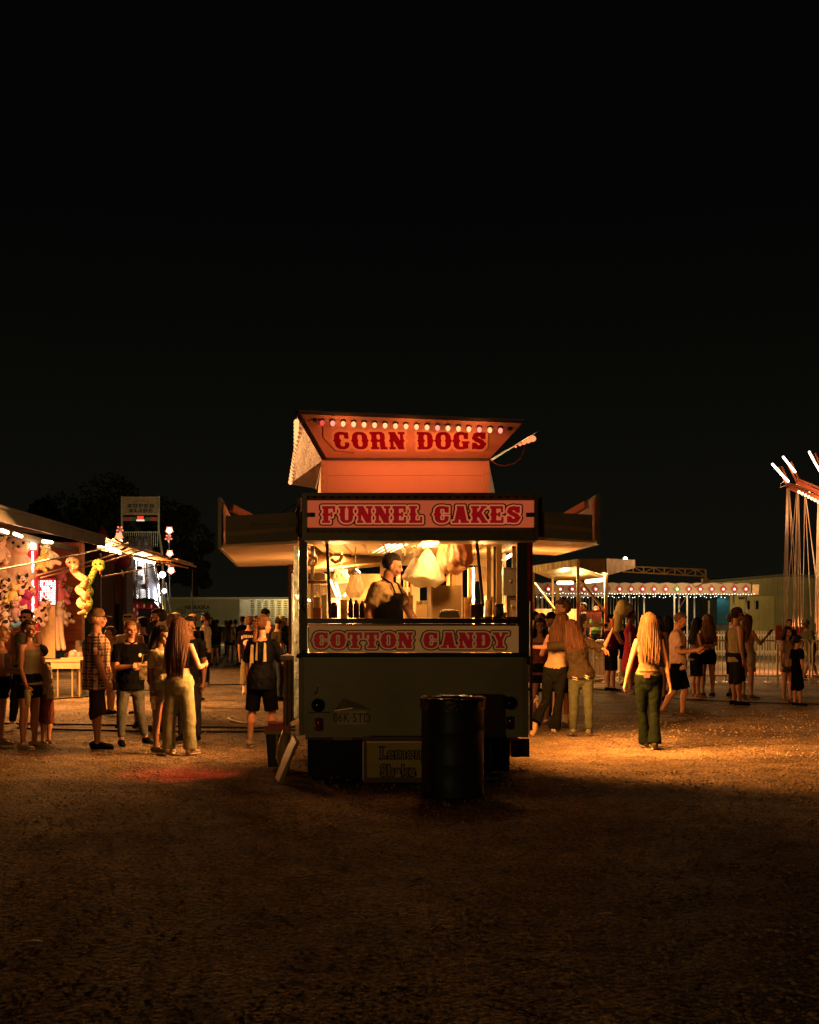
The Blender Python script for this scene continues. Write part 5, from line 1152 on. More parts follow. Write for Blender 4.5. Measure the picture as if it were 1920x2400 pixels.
jar('canister', 1118, 1446, 33, 16, 12.17, M('brown crock', (.20, .07, .03), .35, var=.5, vs=7), 'wide brown canister at the foot of the slanted post', 'canister', [(.95, 0), (1, .05), (1, .9), (1.03, .93), (1.0, 1), (.9, .98)])
jar('glass_jar', 1170, 1446, 34, 10.5, 12.17, M('amber jar', (.14, .10, .03), .15, spec=.8), 'dark lidded jar near the corner of the window ledge', 'jar', [(.9, 0), (1, .05), (1, .75), (.85, .85), (1.02, .86), (1.02, .98), (.9, 1)])
jar('paper_cup', 1183, 1446, 14, 5, 12.17, crp, 'little cup beside the lidded jar', 'cup', [(.7, 0), (1, 1), (.95, .98)])
nb = MB(); nb.hexa([(-.10, -.04, 0), (.11, -.04, 0), (.115, .05, 0), (-.10, .05, 0), (-.09, -.04, .065), (.09, -.04, .075), (.095, .05, .08), (-.08, .05, .07)]); nb.ell((0, 0, .07), (.085, .04, .018)); tag(nb.build('napkin_stack', M('white napkins', (.85, .72, .5), .7), None, False, (X(1052, 12.2), 12.17, 1.633)), 'heap of white napkins on the ledge before the cardboard box', 'napkins')
cb = thing('cardboard_box', 'tall brown cardboard sheet box standing inside the window', 'box', (X(1048, 12.9), 12.9, 1.05))
b = MB(); b.box(X(1012, 12.9), X(1082, 12.9), 12.85, 12.87, 1.05, Z(1372, 12.9)); b.build('front_face', M('brown cardboard', (.30, .19, .07), .7, var=.12, vs=5), cb)
b = MB(); b.slab([(X(1002, 12.9), 13.05, 1.05), (X(1011.5, 12.9), 12.86, 1.05), (X(1011.5, 12.9), 12.86, Z(1372, 12.9)), (X(1002, 12.9), 13.05, Z(1372, 12.9) - .01)], (0, .02, 0)); b.build('side_face', M('paler cardboard side', (.36, .24, .10), .7), cb)  # side face a little paler than the front
b = MB(); b.box(X(1010, 12.9), X(1014, 12.9), 12.835, 12.849, 1.05, Z(1374, 12.9)); b.build('edge_tape', crm, cb); world_children(cb)
bxx = MB(); s_ = 12.2 / F; bxx.box(0, 20 * s_, 0, .08, 0, 22 * s_); tag(bxx.build('clear_box', pane_mat('clear acrylic', (.8, .5, .25), .12, .1), None, False, (X(870, 12.2), 12.15, 1.63)), 'small clear acrylic box before the black apron', 'box')
def slabthing(nm, x0, x1, y0, y1, Yd, mat_, label, cat, th=.05, group=None):
    b = MB(); b.box(0, X(x1, Yd) - X(x0, Yd), 0, th, 0, (y1 - y0) / F * Yd); return tag(b.build(nm, mat_, None, False, (X(x0, Yd), Yd, Z(y1, Yd))), label, cat, group)
gold_w = M('cream inner wall')
slabthing('red_box', 733, 752, 1425, 1452, 12.5, M('dusty red box', (.50, .18, .08), .5), 'dusty red box low in the window corner', 'box', .2)
slabthing('green_bin', 753, 766, 1395, 1455, 12.8, M('pale green bin', (.45, .46, .22), .5), 'pale green upright bin by the brown window post', 'bin', .15)
slabthing('shelf_box', 722, 762, 1344, 1358, 13.4, M('pale shelf box', (.75, .58, .36), .5), 'pale box on the upper side shelf', 'box', .3)
slabthing('shelf_tray', 720, 766, 1361, 1368, 13.3, M('brown shelf tray', (.25, .12, .05), .5), 'brown tray under the pale shelf box', 'tray', .4)
bk = MB(); 
for k in range(7): bk.tube([P(733 + k * .5, 1372 + k * 4, 13.1), P(750, 1371 + k * 4, 12.95), P(768, 1374 + k * 3.4, 13.1), P(750, 1373 + k * 4, 13.5), P(733 + k * .5, 1372 + k * 4, 13.1)], .006, 5)
for k in range(10): bk.tube([P(735 + k * 3.6, 1373, 12.97), P(738 + k * 3.1, 1397, 12.97)], .004, 4)
tag(bk.build('wire_basket', M('cream wire', (.85, .65, .38), .4), None), 'cream wire basket under the side shelf', 'basket')
def machine(px0, px1, py0, py1, Yd, label, mat_, nm='counter_machine', cat='machine'):
    t = thing(nm, label, cat, (X((px0 + px1) / 2, Yd), Yd + .15, Z(py1, Yd)))
    b = MB(); b.box(X(px0, Yd), X(px1, Yd), Yd, Yd + .35, Z(py1, Yd), Z(py0, Yd)); b.build('cabinet', mat_, t)
    b = MB(); b.box(X(px0 + 2, Yd), X(px1 - 2, Yd), Yd - .012, Yd - .001, Z(py0 + 5, Yd), Z(py0 + 2, Yd)); b.ell(P((px0 + px1) / 2, (py0 + py1) / 2, Yd - .01), .02); b.build('trim', chrome, t); world_children(t); return t
machine(770, 800, 1402, 1470, 14.6, 'steel fryer cabinet behind the dark domed shaker', steel)
machine(800, 835, 1410, 1470, 15.2, 'second steel cabinet beyond the fryer', M('splash steel b', (.7, .55, .3), .25, .8))
machine(1140, 1165, 1397, 1470, 13.9, 'tan juice machine behind the lidded jar', M('tan enamel', (.6, .42, .22), .4))
machine(1180, 1214, 1330, 1395, 13.2, 'shiny silver cabinet at the corner of the window', M('mirror cabinet', (.8, .7, .55), .2, .8, bump=.3, bs=4))
machine(1188, 1214, 1396, 1450, 13.3, 'clear sided popcorn cabinet below the silver one', M('pale cabinet', (.65, .5, .35), .3, .3))
for k, (p0, p1) in enumerate((((775, 1360), (790, 1398)), ((786, 1360), (797, 1398)), ((820, 1380), (807, 1396)), ((722, 1406), (752, 1414)), ((833, 1332), (844, 1342)), ((921, 1404), (942, 1404)))):
    b = MB(); yy = 15.3 - (.0 if k != 3 else 1.6); b.tube([P(*p0, yy), P(*p1, yy)], .014 if k < 4 else .010, 6); tag(b.build('light_tube', EM('white hot tube'), None, True), ['leaning bright tube nearest the brown window post', 'second leaning bright tube parallel to the first', 'bright tube slanting the other way beside the white bag', 'low bright tube in the window corner', 'short bright tube under the fryer hood', 'short bright tube glimpsed behind the vendor apron'][k], 'tube lamp')
# hanging bags of cotton candy
def bag(px, py, w_, h_, Yd, mat_, label, seed, top=.18, flat=.45):
    s = Yd / F; n, m__ = 48, 30; b = MB(); vs = []
    for i in range(m__):
        t_ = i / (m__ - 1); r_ = (top + (1 - top) * min(1, t_ * 1.25) ** .8) * (1 - .5 * max(0, t_ - .86) / .14)
        for j in range(n):
            a = 2 * math.pi * j / n; q = 1 + .26 * noise.noise((math.cos(a) * 1.6 + seed, math.sin(a) * 1.6, t_ * 3)) + (.10 * (1 - t_) + .03) * math.sin(a * 9 + 2 * math.sin(t_ * 6 + seed)) + .10 * noise.noise((math.cos(a) * 5, math.sin(a) * 5 + seed, t_ * 9))
            vs.append((w_ / 2 * s * r_ * q * math.cos(a), w_ / 2 * s * r_ * q * math.sin(a) * flat, -h_ * s * t_ * (1 + .10 * t_ * math.cos(a * 2 + seed)) + .02 * noise.noise((math.cos(a) * 3, math.sin(a) * 3, t_ * 6 + seed))))
    b.add(vs, [(i * n + j, i * n + (j + 1) % n, (i + 1) * n + (j + 1) % n, (i + 1) * n + j) for i in range(m__ - 1) for j in range(n)] + [list(range(n)), [(m__ - 1) * n + j for j in range(n)]])
    t = thing('candy_bag', label, 'candy bag', tuple(P(px, py, Yd)), group='bags hanging in the trailer')
    b.build('bag', mat_, t, True); b = MB(); b.ell((0, 0, .01), (.03, .02, .02)); b.tube([(0, 0, .02), (.01, 0, 2.44 - P(px, py, Yd).z)], .005, 5); b.build('knot', crm, t, True); return t
def baggy(key, col, **k):
    m = M(key, col, **k); t = m.node_tree; pb = t.nodes['Principled BSDF']; tl = t.nodes.new('ShaderNodeBsdfTranslucent'); tl.inputs[0].default_value = tuple(min(1, c * 1.1) for c in col) + (1,)
    mx = t.nodes.new('ShaderNodeMixShader'); mx.inputs[0].default_value = .55; t.links.new(pb.outputs[0], mx.inputs[1]); t.links.new(tl.outputs[0], mx.inputs[2]); t.links.new(mx.outputs[0], t.nodes['Material Output'].inputs[0]); return m
wb = baggy('translucent white bag', (.92, .82, .62), rough=.35, bump=.6, bs=9)
pk_ = baggy('pink candy bag', (.62, .33, .20),  rough=.3, bump=.8, bs=8, var=.4, vs=5); cl_ = baggy('clear tan bag', (.85, .60, .34), rough=.2, bump=.9, bs=7, var=.35, vs=5)
bag(1002, 1290, 78, 80, 12.7, wb, 'big glowing white cotton candy bag hanging in the middle of the window', 1)
bag(975, 1306, 60, 62, 13.2, M('cream candy bag', (.85, .62, .34), .4, bump=.5, bs=9), 'cream bag half hidden behind the glowing white bag', 3)
bag(1042, 1272, 40, 70, 12.75, cl_, 'clear tan bag folded beside the white bag', 5, .6)
bag(1081, 1262, 50, 62, 12.5, pk_, 'pink cotton candy bag hanging highest under the ceiling', 7, .8)
bag(1068, 1290, 60, 52, 12.9, cl_, 'wide tan bag behind the pink candy bag', 9, .7)
bag(832, 1347, 42, 50, 13.6, wb, 'round white bag beside the vendor back', 11, .5)
bag(800, 1334, 40, 30, 14.2, wb, 'small pale bag below the fryer hood', 12, .6)
# hanging cables and hooks
for pts, lab in (([(960, 1296), (972, 1290), (985, 1284), (994, 1276), (1010, 1274)], 'thin white cord swagged under the ceiling'), ([(969, 1282), (972, 1296), (975, 1316)], 'short white cord dropping to the candy bag'), ([(940, 1286), (946, 1294), (938, 1300), (948, 1302), (950, 1290), (942, 1282)], 'tangled white cord behind the vendor head'), ([(728, 1302), (740, 1308), (742, 1318), (732, 1328), (724, 1322), (729, 1312)], 'coiled tan hose hanging in the window corner'), ([(778, 1312), (786, 1318), (796, 1314), (802, 1304)], 'tan hose loop hung on the hood')):
    b = MB(); b.tube([P(x_, y_, 13.0) for x_, y_ in pts], .009 if 'cord' in lab else .022, 6); tag(b.build('hanging_string' if 'cord' in lab else 'hanging_hose', M('cream wire') if 'cord' in lab else M('tan hose', (.55, .30, .14), .4), None, True), lab, 'cord' if 'cord' in lab else 'hose')
t_ = thing('cash_sign', 'cream notice headed CASH ONLY standing beyond the vendor', 'sign', (X(988, 13.6), 13.6, 1.2))
b = MB(); b.box(X(975, 13.6), X(1001, 13.6), 13.6, 13.62, 1.2, Z(1408, 13.6)); b.build('board', M('bright cream notice', (.85, .68, .32), .6, var=.04), t_)
text_obj('CASH ONLY', (X(976.5, 13.6), 13.595, Z(1416, 13.6)), (1, 0, 0), (0, 0, 1), .048, black, 'lettering', t_, .001, sx=.62); world_children(t_)
for px, w_, yy, m_, lab in ((934, 10, 14.2, M('pink lit post', (.70, .36, .26), .5), 'pinkish upright panel beside the vendor face'), (948, 5, 14.4, M('dark gold slat', (.3, .18, .06), .5), 'dark gold upright strip behind the vendor'), (955, 4, 14.3, gold_w, 'bright thin upright strip behind the vendor'), (963, 4, 14.1, M('dark gold slat'), 'narrow dark upright strip left of the cash notice'), (1051, 8, 14.6, M('amber steel post'), 'amber upright over the cardboard box'), (1064, 10, 14.9, M('dark gold slat'), 'brown upright over the cardboard box'), (1101, 8, 14.2, gold_w, 'cream upright between the box and slanted post'), (1110, 5, 14.5, gold_w, 'thin cream upright just before the slanted post')):
    top = 1346 if px < 960 else 1330
    b = MB(); b.box(-w_ / 2 * yy / F, w_ / 2 * yy / F, 0, .03, 0, Z(top, yy) - 1.0); tag(b.build('upright_panel', m_, None, False, (X(px, yy), yy, 1.0)), lab, 'panel')

for px, Yc, n_c, lab in ((1096, 13.1, 5, 'tall stack of paper cups beside the cardboard box'), (1145, 12.9, 4, 'stack of paper cups behind the juice machine'), (806, 12.9, 4, 'stack of paper cups behind the sauce bottles'), (960, 13.3, 6, 'stack of paper cups before the cash notice'), (744, 13.0, 5, 'stack of paper cups behind the dusty red box')):
    b = MB()
    for k in range(n_c + 3): b.lathe((0, 0, k * .028), [(.030, 0), (.043, .10), (.046, .104), (.038, .104)], 16)
    tag(b.build('cup_stack', M('striped paper cup', (.75, .50, .28), .5, var=.4, vs=9), None, True, (X(px, Yc), Yc, 1.56)), lab, 'cups', 'stacks of paper cups in the trailer')
for px, py, Yc, w_, h_, col, lab in ((1128, 1345, 13.8, 26, 34, (.62, .50, .30), 'price card taped up behind the slanted post'), (1178, 1372, 14.2, 16, 22, (.50, .20, .10), 'small red card taped by the silver cabinet'), (812, 1330, 15.4, 26, 18, (.55, .42, .2), 'cream card pinned under the fryer hood'), (906, 1338, 15.8, 30, 22, (.30, .18, .08), 'brown tin panel behind the vendor shoulder')):
    slabthing('price_card', px - w_ / 2, px + w_ / 2, py - h_ / 2, py + h_ / 2, Yc, M('card %d' % px, col, .6, var=.3, vs=30), lab, 'card', .01)
# ================================================================ PEOPLE
SK = {'fair': (.40, .185, .10), 'tan': (.28, .13, .07), 'brown': (.17, .075, .042)}
HAIRC = {'blonde': (.115, .056, .022), 'lightbrown': (.17, .085, .035), 'brown': (.06, .027, .014), 'dark': (.015, .010, .008), 'auburn': (.07, .028, .011), 'grey': (.35, .30, .24), 'sandy': (.36, .22, .10)}
def cloth(col, k=''):
    if max(col) < .03: col = tuple(q * .4 for q in col)
    key = 'cloth %.3f %.3f %.3f%s' % (*col, k)
    return M(key, col, .95, var=.14, vs=12, bump=.35, bs=30, spec=.02)
def hairm(c): return M('hair ' + c, HAIRC[c], .62, var=.55, vs=5, bump=.9, bs=9, stretch=(9, 9, .5), spec=.12)
def skinm(c): return M('skin ' + c, SK[c], .5, var=.07, vs=10, spec=.35)
def plaid():
    if 'plaid' in _m: return _m['plaid']
    m = M('plaid', (.58, .24, .11), .85, var=.1, bump=.3, bs=30); t = m.node_tree; bs = t.nodes['Principled BSDF']; src = bs.inputs['Base Color'].links[0].from_socket
    c = t.nodes.new('ShaderNodeTexCoord'); cur = src
    for ax, sc_, col, wd in (('X', 13, (.045, .025, .02), .70), ('Z', 13, (.045, .025, .02), .70), ('Z', 26, (.75, .55, .38), .86), ('X', 26, (.75, .55, .38), .86), ('Y', 13, (.045, .025, .02), .74)):
        wv = t.nodes.new('ShaderNodeTexWave'); wv.bands_direction = ax; wv.inputs['Scale'].default_value = sc_ / 3.14 * 1.0; wv.inputs['Distortion'].default_value = .35; wv.inputs['Detail Scale'].default_value = .5
        t.links.new(c.outputs['Object'], wv.inputs['Vector']); r = t.nodes.new('ShaderNodeValToRGB'); r.color_ramp.elements[0].position = wd; r.color_ramp.elements[1].position = wd + .08
        r.color_ramp.elements[1].color = (.8, .8, .8, 1); t.links.new(wv.outputs[0], r.inputs[0])
        mx = t.nodes.new('ShaderNodeMix'); mx.data_type = 'RGBA'; t.links.new(r.outputs[0], mx.inputs['Factor']); t.links.new(cur, mx.inputs['A']); mx.inputs['B'].default_value = col + (1,); cur = mx.outputs['Result']
    t.links.new(cur, bs.inputs['Base Color']); return m

def person(px, Y, H, face, label, sex='m', skin='fair', hair='short', hc='brown', top='tee', tc=(.5, .5, .5), bot='jeans', bc=(.05, .06, .08), shoe=(.02, .02, .02),
           armL=None, armR=None, legL=None, legR=None, lean=0, side=0, hyaw=0, hpitch=0, fat=1.0, cap=None, glasses=False, lo=1.0, base=0.0, tmat=None, socks=None, toplen=.47, group=None, beard=False, cat='person'):
    """face: 0 looks away from the camera, 90 towards picture left, -90 towards picture right, 180 at the camera"""
    near = Y < 21; tc = tuple(q * .74 for q in tc); bc = tuple(q * .70 for q in bc)
    t = thing('person', label, cat, (X(px, Y), Y, base), R(face), group)
    m = sex == 'm'; sw = (.108 if m else .092) * H * (.5 + .5 * fat); hw = .05 * H * (.6 + .4 * fat)
    legs = {}
    for k, spec in ((-1, legL), (1, legR)):
        spec = spec or ((k * .05, .02, -1), (k * .02, -.03, -1))
        a = Vector(spec[0]).normalized(); c = Vector(spec[1]).normalized(); hip = Vector((k * hw, 0, .505 * H)); kn = hip + a * .24 * H; an = kn + c * .225 * H
        legs[k] = [hip, kn, an, spec[2] if len(spec) > 2 else None]
    dz = .042 * H - min(l[2].z for l in legs.values())
    for l in legs.values():
        for i in range(3): l[i] = l[i] + Vector((0, 0, dz))
    piv = Vector((0, 0, .53 * H + dz)); RT = Matrix.Rotation(R(-lean), 3, 'X') @ Matrix.Rotation(R(side), 3, 'Y')
    def U(x, y, z):
        p = Vector((x * H, y * H, z * H + dz)); return piv + RT @ (p - piv) if p.z > piv.z else p
    FS = fat
    T = [(.475, .072, .066), (.50, .092, .074), (.54, .099, .078), (.60, .088, .066), (.66, .088, .066), (.72, .098, .072), (.765, .100, .070), (.80, .088, .058), (.822, .062, .046), (.84, .034, .036), (.862, .030, .033), (.885, .030, .034)] if m else \
        [(.475, .074, .066), (.50, .096, .080), (.54, .100, .082), (.60, .076, .062), (.635, .070, .058), (.69, .080, .064), (.735, .086, .076), (.78, .078, .058), (.81, .058, .044), (.835, .028, .030), (.862, .025, .028), (.885, .026, .030)]
    def torso(b, lo_=0, hi_=99, infl=0.0, sc_=1.0, n=16, hang=None, cap=True):
        q = [(z, rx * (FS if z < .8 else 1), ry * (FS ** 1.3 if z < .8 else 1)) for z, rx, ry in T if lo_ <= z <= hi_]
        if hang is not None: q = [(hang, q[0][1] * 1.05, q[0][2] * 1.08)] + [c for c in q if c[0] > hang + .01]
        b.tube([U(0, (.006 if z < .56 else 0), z) for z, _, _ in q], [a * H * sc_ + infl for _, a, _ in q], n, side=RT @ Vector((1, 0, 0)), ry=[a * H * sc_ + infl for _, _, a in q], cap=cap)
    arms = {}
    dflt = lambda k: ((k * .16, -.04, -1), (k * .03, .16, -1))
    for k, spec in ((-1, armL), (1, armR)):
        spec = spec or dflt(k)
        a = Vector(spec[0]).normalized(); c = Vector(spec[1]).normalized(); sh = U(k * sw / H * .93, 0, .80); el = sh + a * .172 * H; wr = el + c * .148 * H
        arms[k] = (sh, el, wr, a, c)
    # head frame
    hc0 = U(0, .006, .905); HR = RT @ Matrix.Rotation(R(hyaw), 3, 'Z') @ Matrix.Rotation(R(hpitch), 3, 'X'); hb = U(0, 0, .875)
    child = 1.0 + max(0, (1.5 - H)) * .55
    h_ = lambda x, y, z: hb + HR @ (Vector((x, y + .006, z - .875)) * H * child)
    e_ = lambda b, c, r_, n=14, k=10: b.ell(h_(*c), [q * H * child for q in r_], n, k, HR)
    b = MB(); torso(b)
    e_(b, (0, -.002, .948), (.044, .055, .052)); e_(b, (0, .014, .915), (.035, .040, .042)); e_(b, (0, .034, .886), (.017, .018, .014)); b.tube([h_(0, .05, .938), h_(0, .062, .917)], [.006 * H * child, .010 * H * child], 8)
    e_(b, (0, .047, .943), (.030, .012, .009)); e_(b, (0, .050, .899), (.015, .009, .008))
    for k in (-1, 1): e_(b, (k * .045, -.002, .922), (.006, .012, .018)); e_(b, (k * .022, .042, .912), (.013, .012, .012))
    hand_r = .0050 * H
    for k, (sh, el, wr, a, c) in arms.items():
        q = (1.0 if m else .82) * (.55 + .45 * fat) * H
        b.tube([U(k * sw / H * .62, 0, .797), sh, sh.lerp(el, .45), el], [.030 * q, .031 * q, .028 * q, .022 * q], 12)
        b.tube([el, el.lerp(wr, .3), el.lerp(wr, .75), wr], [.022 * q, .0235 * q, .017 * q, .0145 * q], 12)
        # hand: palm, four fingers, thumb
        pn = Vector((-k, 0, 0)); pn = (pn - c * pn.dot(c)); pn = pn.normalized() if pn.length > .2 else Vector((0, 0, 1)); wd = c.cross(pn).normalized()
        if wd.dot(Vector((0, 1, .01))) < 0: wd = -wd
        hs = H * (1 if H > 1.4 else .92)
        b.tube([wr, wr + c * .022 * hs, wr + c * .046 * hs], [.0125 * hs, .021 * hs, .023 * hs], 10, side=wd, ry=[.010 * hs, .010 * hs, .009 * hs])
        for f in range(4):
            o_ = (f - 1.5) * .0125 * hs; L_ = (.034, .040, .038, .029)[3 - f] * hs; p0 = wr + c * .050 * hs + wd * o_; d1 = (c + pn * .25).normalized(); d2 = (c + pn * 1.1).normalized()
            b.tube([p0 - c * .008 * hs, p0 + d1 * L_ * .5, p0 + d1 * L_ * .5 + d2 * L_ * .5], [.0058 * hs, .0054 * hs, .0046 * hs], 7)
        p0 = wr + c * .014 * hs + wd * .017 * hs; b.tube([p0, p0 + (wd * .7 + c * .8 + pn * .3).normalized() * .024 * hs, p0 + (wd * .7 + c * .8 + pn * .3).normalized() * .024 * hs + (c + pn * .5).normalized() * .02 * hs], [.0075 * hs, .0068 * hs, .0055 * hs], 8)
    for k, (hip, kn, an, tw) in legs.items():
        q = (1.0 if m else 1.03) * (.6 + .4 * fat) * H
        b.tube([hip + Vector((0, 0, .01 * H)), hip.lerp(kn, .35), hip.lerp(kn, .8), kn], [.051 * q, .047 * q, .035 * q, .031 * q], 14)
        bk_ = Vector((0, -.008 * H, 0)); b.tube([kn, kn.lerp(an, .3) + bk_, kn.lerp(an, .7), an], [.030 * q, .0315 * q, .021 * q, .0175 * q], 12)
        fd = Vector(tw).normalized() if tw else Vector((k * .12, 1, -.0)).normalized()
        dn = Vector((0, 0, -1)) if abs(fd.z) < .3 else (fd.cross(Vector((1, 0, 0)))).normalized()
        if dn.z > 0: dn = -dn
        b.tube([an - fd * .022 * H + dn * .018 * H, an + fd * .04 * H + dn * .018 * H, an + fd * .095 * H + dn * .026 * H], [.020 * H, .022 * H, .020 * H], 10, side=fd.cross(dn), ry=[.022 * H, .019 * H, .011 * H])
    remesh(b.build('body', skinm(skin), t, True), (.0078 if near else .0125) * (H / 1.7), 2)
    # face details
    fv = math.cos(R(face + hyaw)) < .45
    if fv and Y < 30:
        b = MB()
        for k in (-1, 1): b = MB(); e_(b, (k * .018, .0515, .932), (.0075, .004, .0042), 8, 6); b.build('eye', M('dark eye', (.02, .012, .01), .2), t, True)
        b = MB(); e_(b, (0, .058, .9), (.013, .004, .0045), 8, 6); b.build('lips', M('lip', (.42, .12, .10), .5), t, True)
        b = MB()
        for k in (-1, 1): b = MB(); b.tube([h_(k * .008, .0555, .9445), h_(k * .028, .050, .9455)], .0026 * H, 5); b.build('eyebrow', hairm(hc), t, True)
    vox = (.0105 if near else .016) * (H / 1.7)
    # top
    def add_sleeves(b, frac, infl, widen=0.0):
        for k, (sh, el, wr, a, c) in arms.items():
            q = (1.0 if m else .86) * (.55 + .45 * fat) * H
            if frac <= 1: pts = [U(k * sw / H * .55, 0, .795), sh, sh.lerp(el, frac)]; rd_ = [.033 * q + infl, .034 * q + infl, .030 * q + infl + widen]
            else: pts = [U(k * sw / H * .55, 0, .795), sh, el, el.lerp(wr, frac - 1)]; rd_ = [.033 * q + infl, .034 * q + infl, .026 * q + infl, .020 * q + infl]
            b.tube(pts, rd_, 12, cap=False)
    if top:
        b = MB(); tm = tmat or cloth(tc); loose = {'tee': .012, 'polo': .014, 'tank': .009, 'jersey': .022, 'hoodie': .028, 'crop': .006, 'strapless': .007, 'fitted': .005, 'shirt': .024, 'dress': .014}[top]
        if top in ('tee', 'polo', 'jersey', 'shirt'): torso(b, .5, .83, loose * .7, 1.03, hang=toplen, cap=False); add_sleeves(b, .72 if top != 'jersey' else .9, loose * .7, .012)
        elif top == 'hoodie': torso(b, .5, .84, loose, 1.05, hang=toplen, cap=False); add_sleeves(b, 1.85, .016)
        elif top == 'tank': torso(b, .5, .80, loose * .6, 1.01, hang=toplen, cap=False); [b.tube([U(k * .036, -.02, .79), U(k * .05, 0, .822), U(k * .042, .035, .78)], .010 * H, 8) for k in (-1, 1)]
        elif top == 'crop': torso(b, .63, .79, loose, 1.01, cap=False); [b.tube([U(k * .036, -.02, .78), U(k * .046, 0, .812), U(k * .042, .035, .77)], .006 * H, 8) for k in (-1, 1)]
        elif top == 'strapless': torso(b, .56, .74, loose, 1.01, cap=False)
        elif top == 'fitted': torso(b, .5, .80, loose, 1.0, hang=toplen, cap=False); [b.tube([U(k * .036, -.02, .79), U(k * .046, 0, .818), U(k * .042, .035, .78)], .008 * H, 8) for k in (-1, 1)]
        elif top == 'dress': torso(b, .5, .80, loose * .6, 1.02); b.tube([U(0, 0, .56), U(0, 0, .45), Vector((0, 0, .36 * H + dz)), Vector((0, 0, .27 * H + dz))], [.10 * H, .12 * H, .13 * H, .14 * H], 16, side=(1, 0, 0), ry=[.075 * H, .09 * H, .10 * H, .11 * H], cap=False); add_sleeves(b, .35, .006)
        to = remesh(b.build({'hoodie': 'jacket', 'dress': 'dress', 'tank': 'tank_top', 'crop': 'crop_top', 'strapless': 'top', 'fitted': 'tank_top', 'jersey': 'jersey', 'polo': 'polo_shirt'}.get(top, 'shirt'), tm, t, True), vox, 3, .024 if top not in ('fitted', 'crop', 'strapless') else .008, .07)
        if top == 'polo':
            b = MB(); b.tube([U(-.035, .02, .838), U(0, .045, .822), U(.035, .02, .838), U(.03, -.03, .848), U(-.03, -.03, .848), U(-.035, .02, .838)], .009 * H, 6); b.build('collar', tm, to, True)
    if bot:
        b = MB(); bm = cloth(bc); q = (.6 + .4 * fat) * H
        if bot == 'skirt': b.tube([U(0, 0, .585), U(0, 0, .52), Vector((0, 0, .44 * H + dz)), Vector((0, 0, .39 * H + dz))], [.085 * H, .106 * H, .118 * H, .125 * H], 16, side=(1, 0, 0), ry=[.07 * H, .088 * H, .098 * H, .105 * H], cap=False)
        else:
            torso(b, .475, .565, .007, 1.02)
            fr = {'jeans': (1, .96), 'flare': (1, 1.04), 'baggy': (1, .62), 'wide': (1, 1.0), 'shorts': (.95, 0), 'minishorts': (.45, 0), 'longshorts': (1, .12), 'slim': (1, .86)}[bot]
            for k, (hip, kn, an, tw) in legs.items():
                hp = hip + Vector((0, 0, .012 * H))
                if fr[1] == 0: 
                    wdn = .016 if bot == 'shorts' else .008
                    b.tube([hp, hip.lerp(kn, .35), hip.lerp(kn, fr[0])], [.054 * q + .008, .052 * q + .012, (.040 if bot == 'shorts' else .048) * q + wdn + .008], 14, cap=False)
                else:
                    kr, ar = {'jeans': (.037, .030), 'flare': (.033, .052), 'baggy': (.056, .058), 'wide': (.046, .048), 'longshorts': (.055, .056), 'slim': (.035, .022)}[bot]
                    b.tube([hp, hip.lerp(kn, .4), kn, kn.lerp(an, fr[1] * .42) + bk_, kn.lerp(an, fr[1])], [.053 * q + .005, .049 * q + .006, max(kr, .0345) * q + .005, max(kr * .93, .034) * q + .005, max(ar, .026) * q + .004], 14, cap=False)
        remesh(b.build({'skirt': 'skirt', 'jeans': 'jeans', 'flare': 'jeans', 'wide': 'jeans', 'slim': 'trousers', 'baggy': 'shorts'}.get(bot, 'shorts'), bm, t, True), vox, 3, .014, .055)
    if shoe:
        for k, (hip, kn, an, tw) in legs.items():
            fd = Vector(tw).normalized() if tw else Vector((k * .12, 1, 0)).normalized(); dn = Vector((0, 0, -1)) if abs(fd.z) < .3 else (fd.cross(Vector((1, 0, 0)))).normalized()
            if dn.z > 0: dn = -dn
            sd_ = fd.cross(dn); b = MB()
            b.tube([an - fd * .032 * H + dn * .014 * H, an + fd * .01 * H + dn * .012 * H, an + fd * .06 * H + dn * .022 * H, an + fd * .105 * H + dn * .026 * H], [.023 * H, .025 * H, .026 * H, .021 * H], 12, side=sd_, ry=[.026 * H, .028 * H, .019 * H, .014 * H])
            so = b.build('shoe', cloth(shoe), t, True); b = MB()
            b.tube([an - fd * .034 * H + dn * .036 * H, an + fd * .05 * H + dn * .036 * H, an + fd * .11 * H + dn * .036 * H], [.024 * H, .028 * H, .022 * H], 12, side=sd_, ry=[.0055 * H] * 3, cap=False); b.build('sole', cloth(tuple(min(.7, x * 1.5 + .12) for x in shoe)), so, True)
            if socks: b = MB(); b.tube([kn.lerp(an, .72), an], [.023 * H, .021 * H], 12); b.build('sock', cloth(socks), t, True)
    # hair
    if hair != 'bald':
        hm_ = hairm(hc); b = MB(); n, k_ = 22, 14; rs = 1.13 if hair in ('buzz',) else 1.2 if hair == 'short' else 1.22
        vs = []; c0 = h_(0, -.006, .950); A_ = Vector((.046, .056, .052)) * H * child * rs
        rd2 = random.Random(int(px))
        for i in range(k_ + 1):
            ph = math.pi * i / k_ - math.pi / 2
            for j in range(n):
                th = 2 * math.pi * j / n; d = Vector((math.cos(ph) * math.cos(th), math.cos(ph) * math.sin(th), math.sin(ph)))
                zt = .42 if d.y > .35 else (-.05 + .47 * (d.y - .0) / .35 if d.y > .0 else -.80)
                if d.z < zt: d = d * (.70 if d.y > .1 else .80)   # pulled under the skin of face and neck
                nz = 1 + (.09 if hair != 'buzz' else .02) * noise.noise((d.x * 4 + px, d.y * 4, d.z * 4))
                vs.append(c0 + HR @ Vector((d.x * A_.x * nz, d.y * A_.y * nz, d.z * A_.z * nz)))
        b.add(vs, [(i * n + j, i * n + (j + 1) % n, (i + 1) * n + (j + 1) % n, (i + 1) * n + j) for i in range(k_) for j in range(n)])
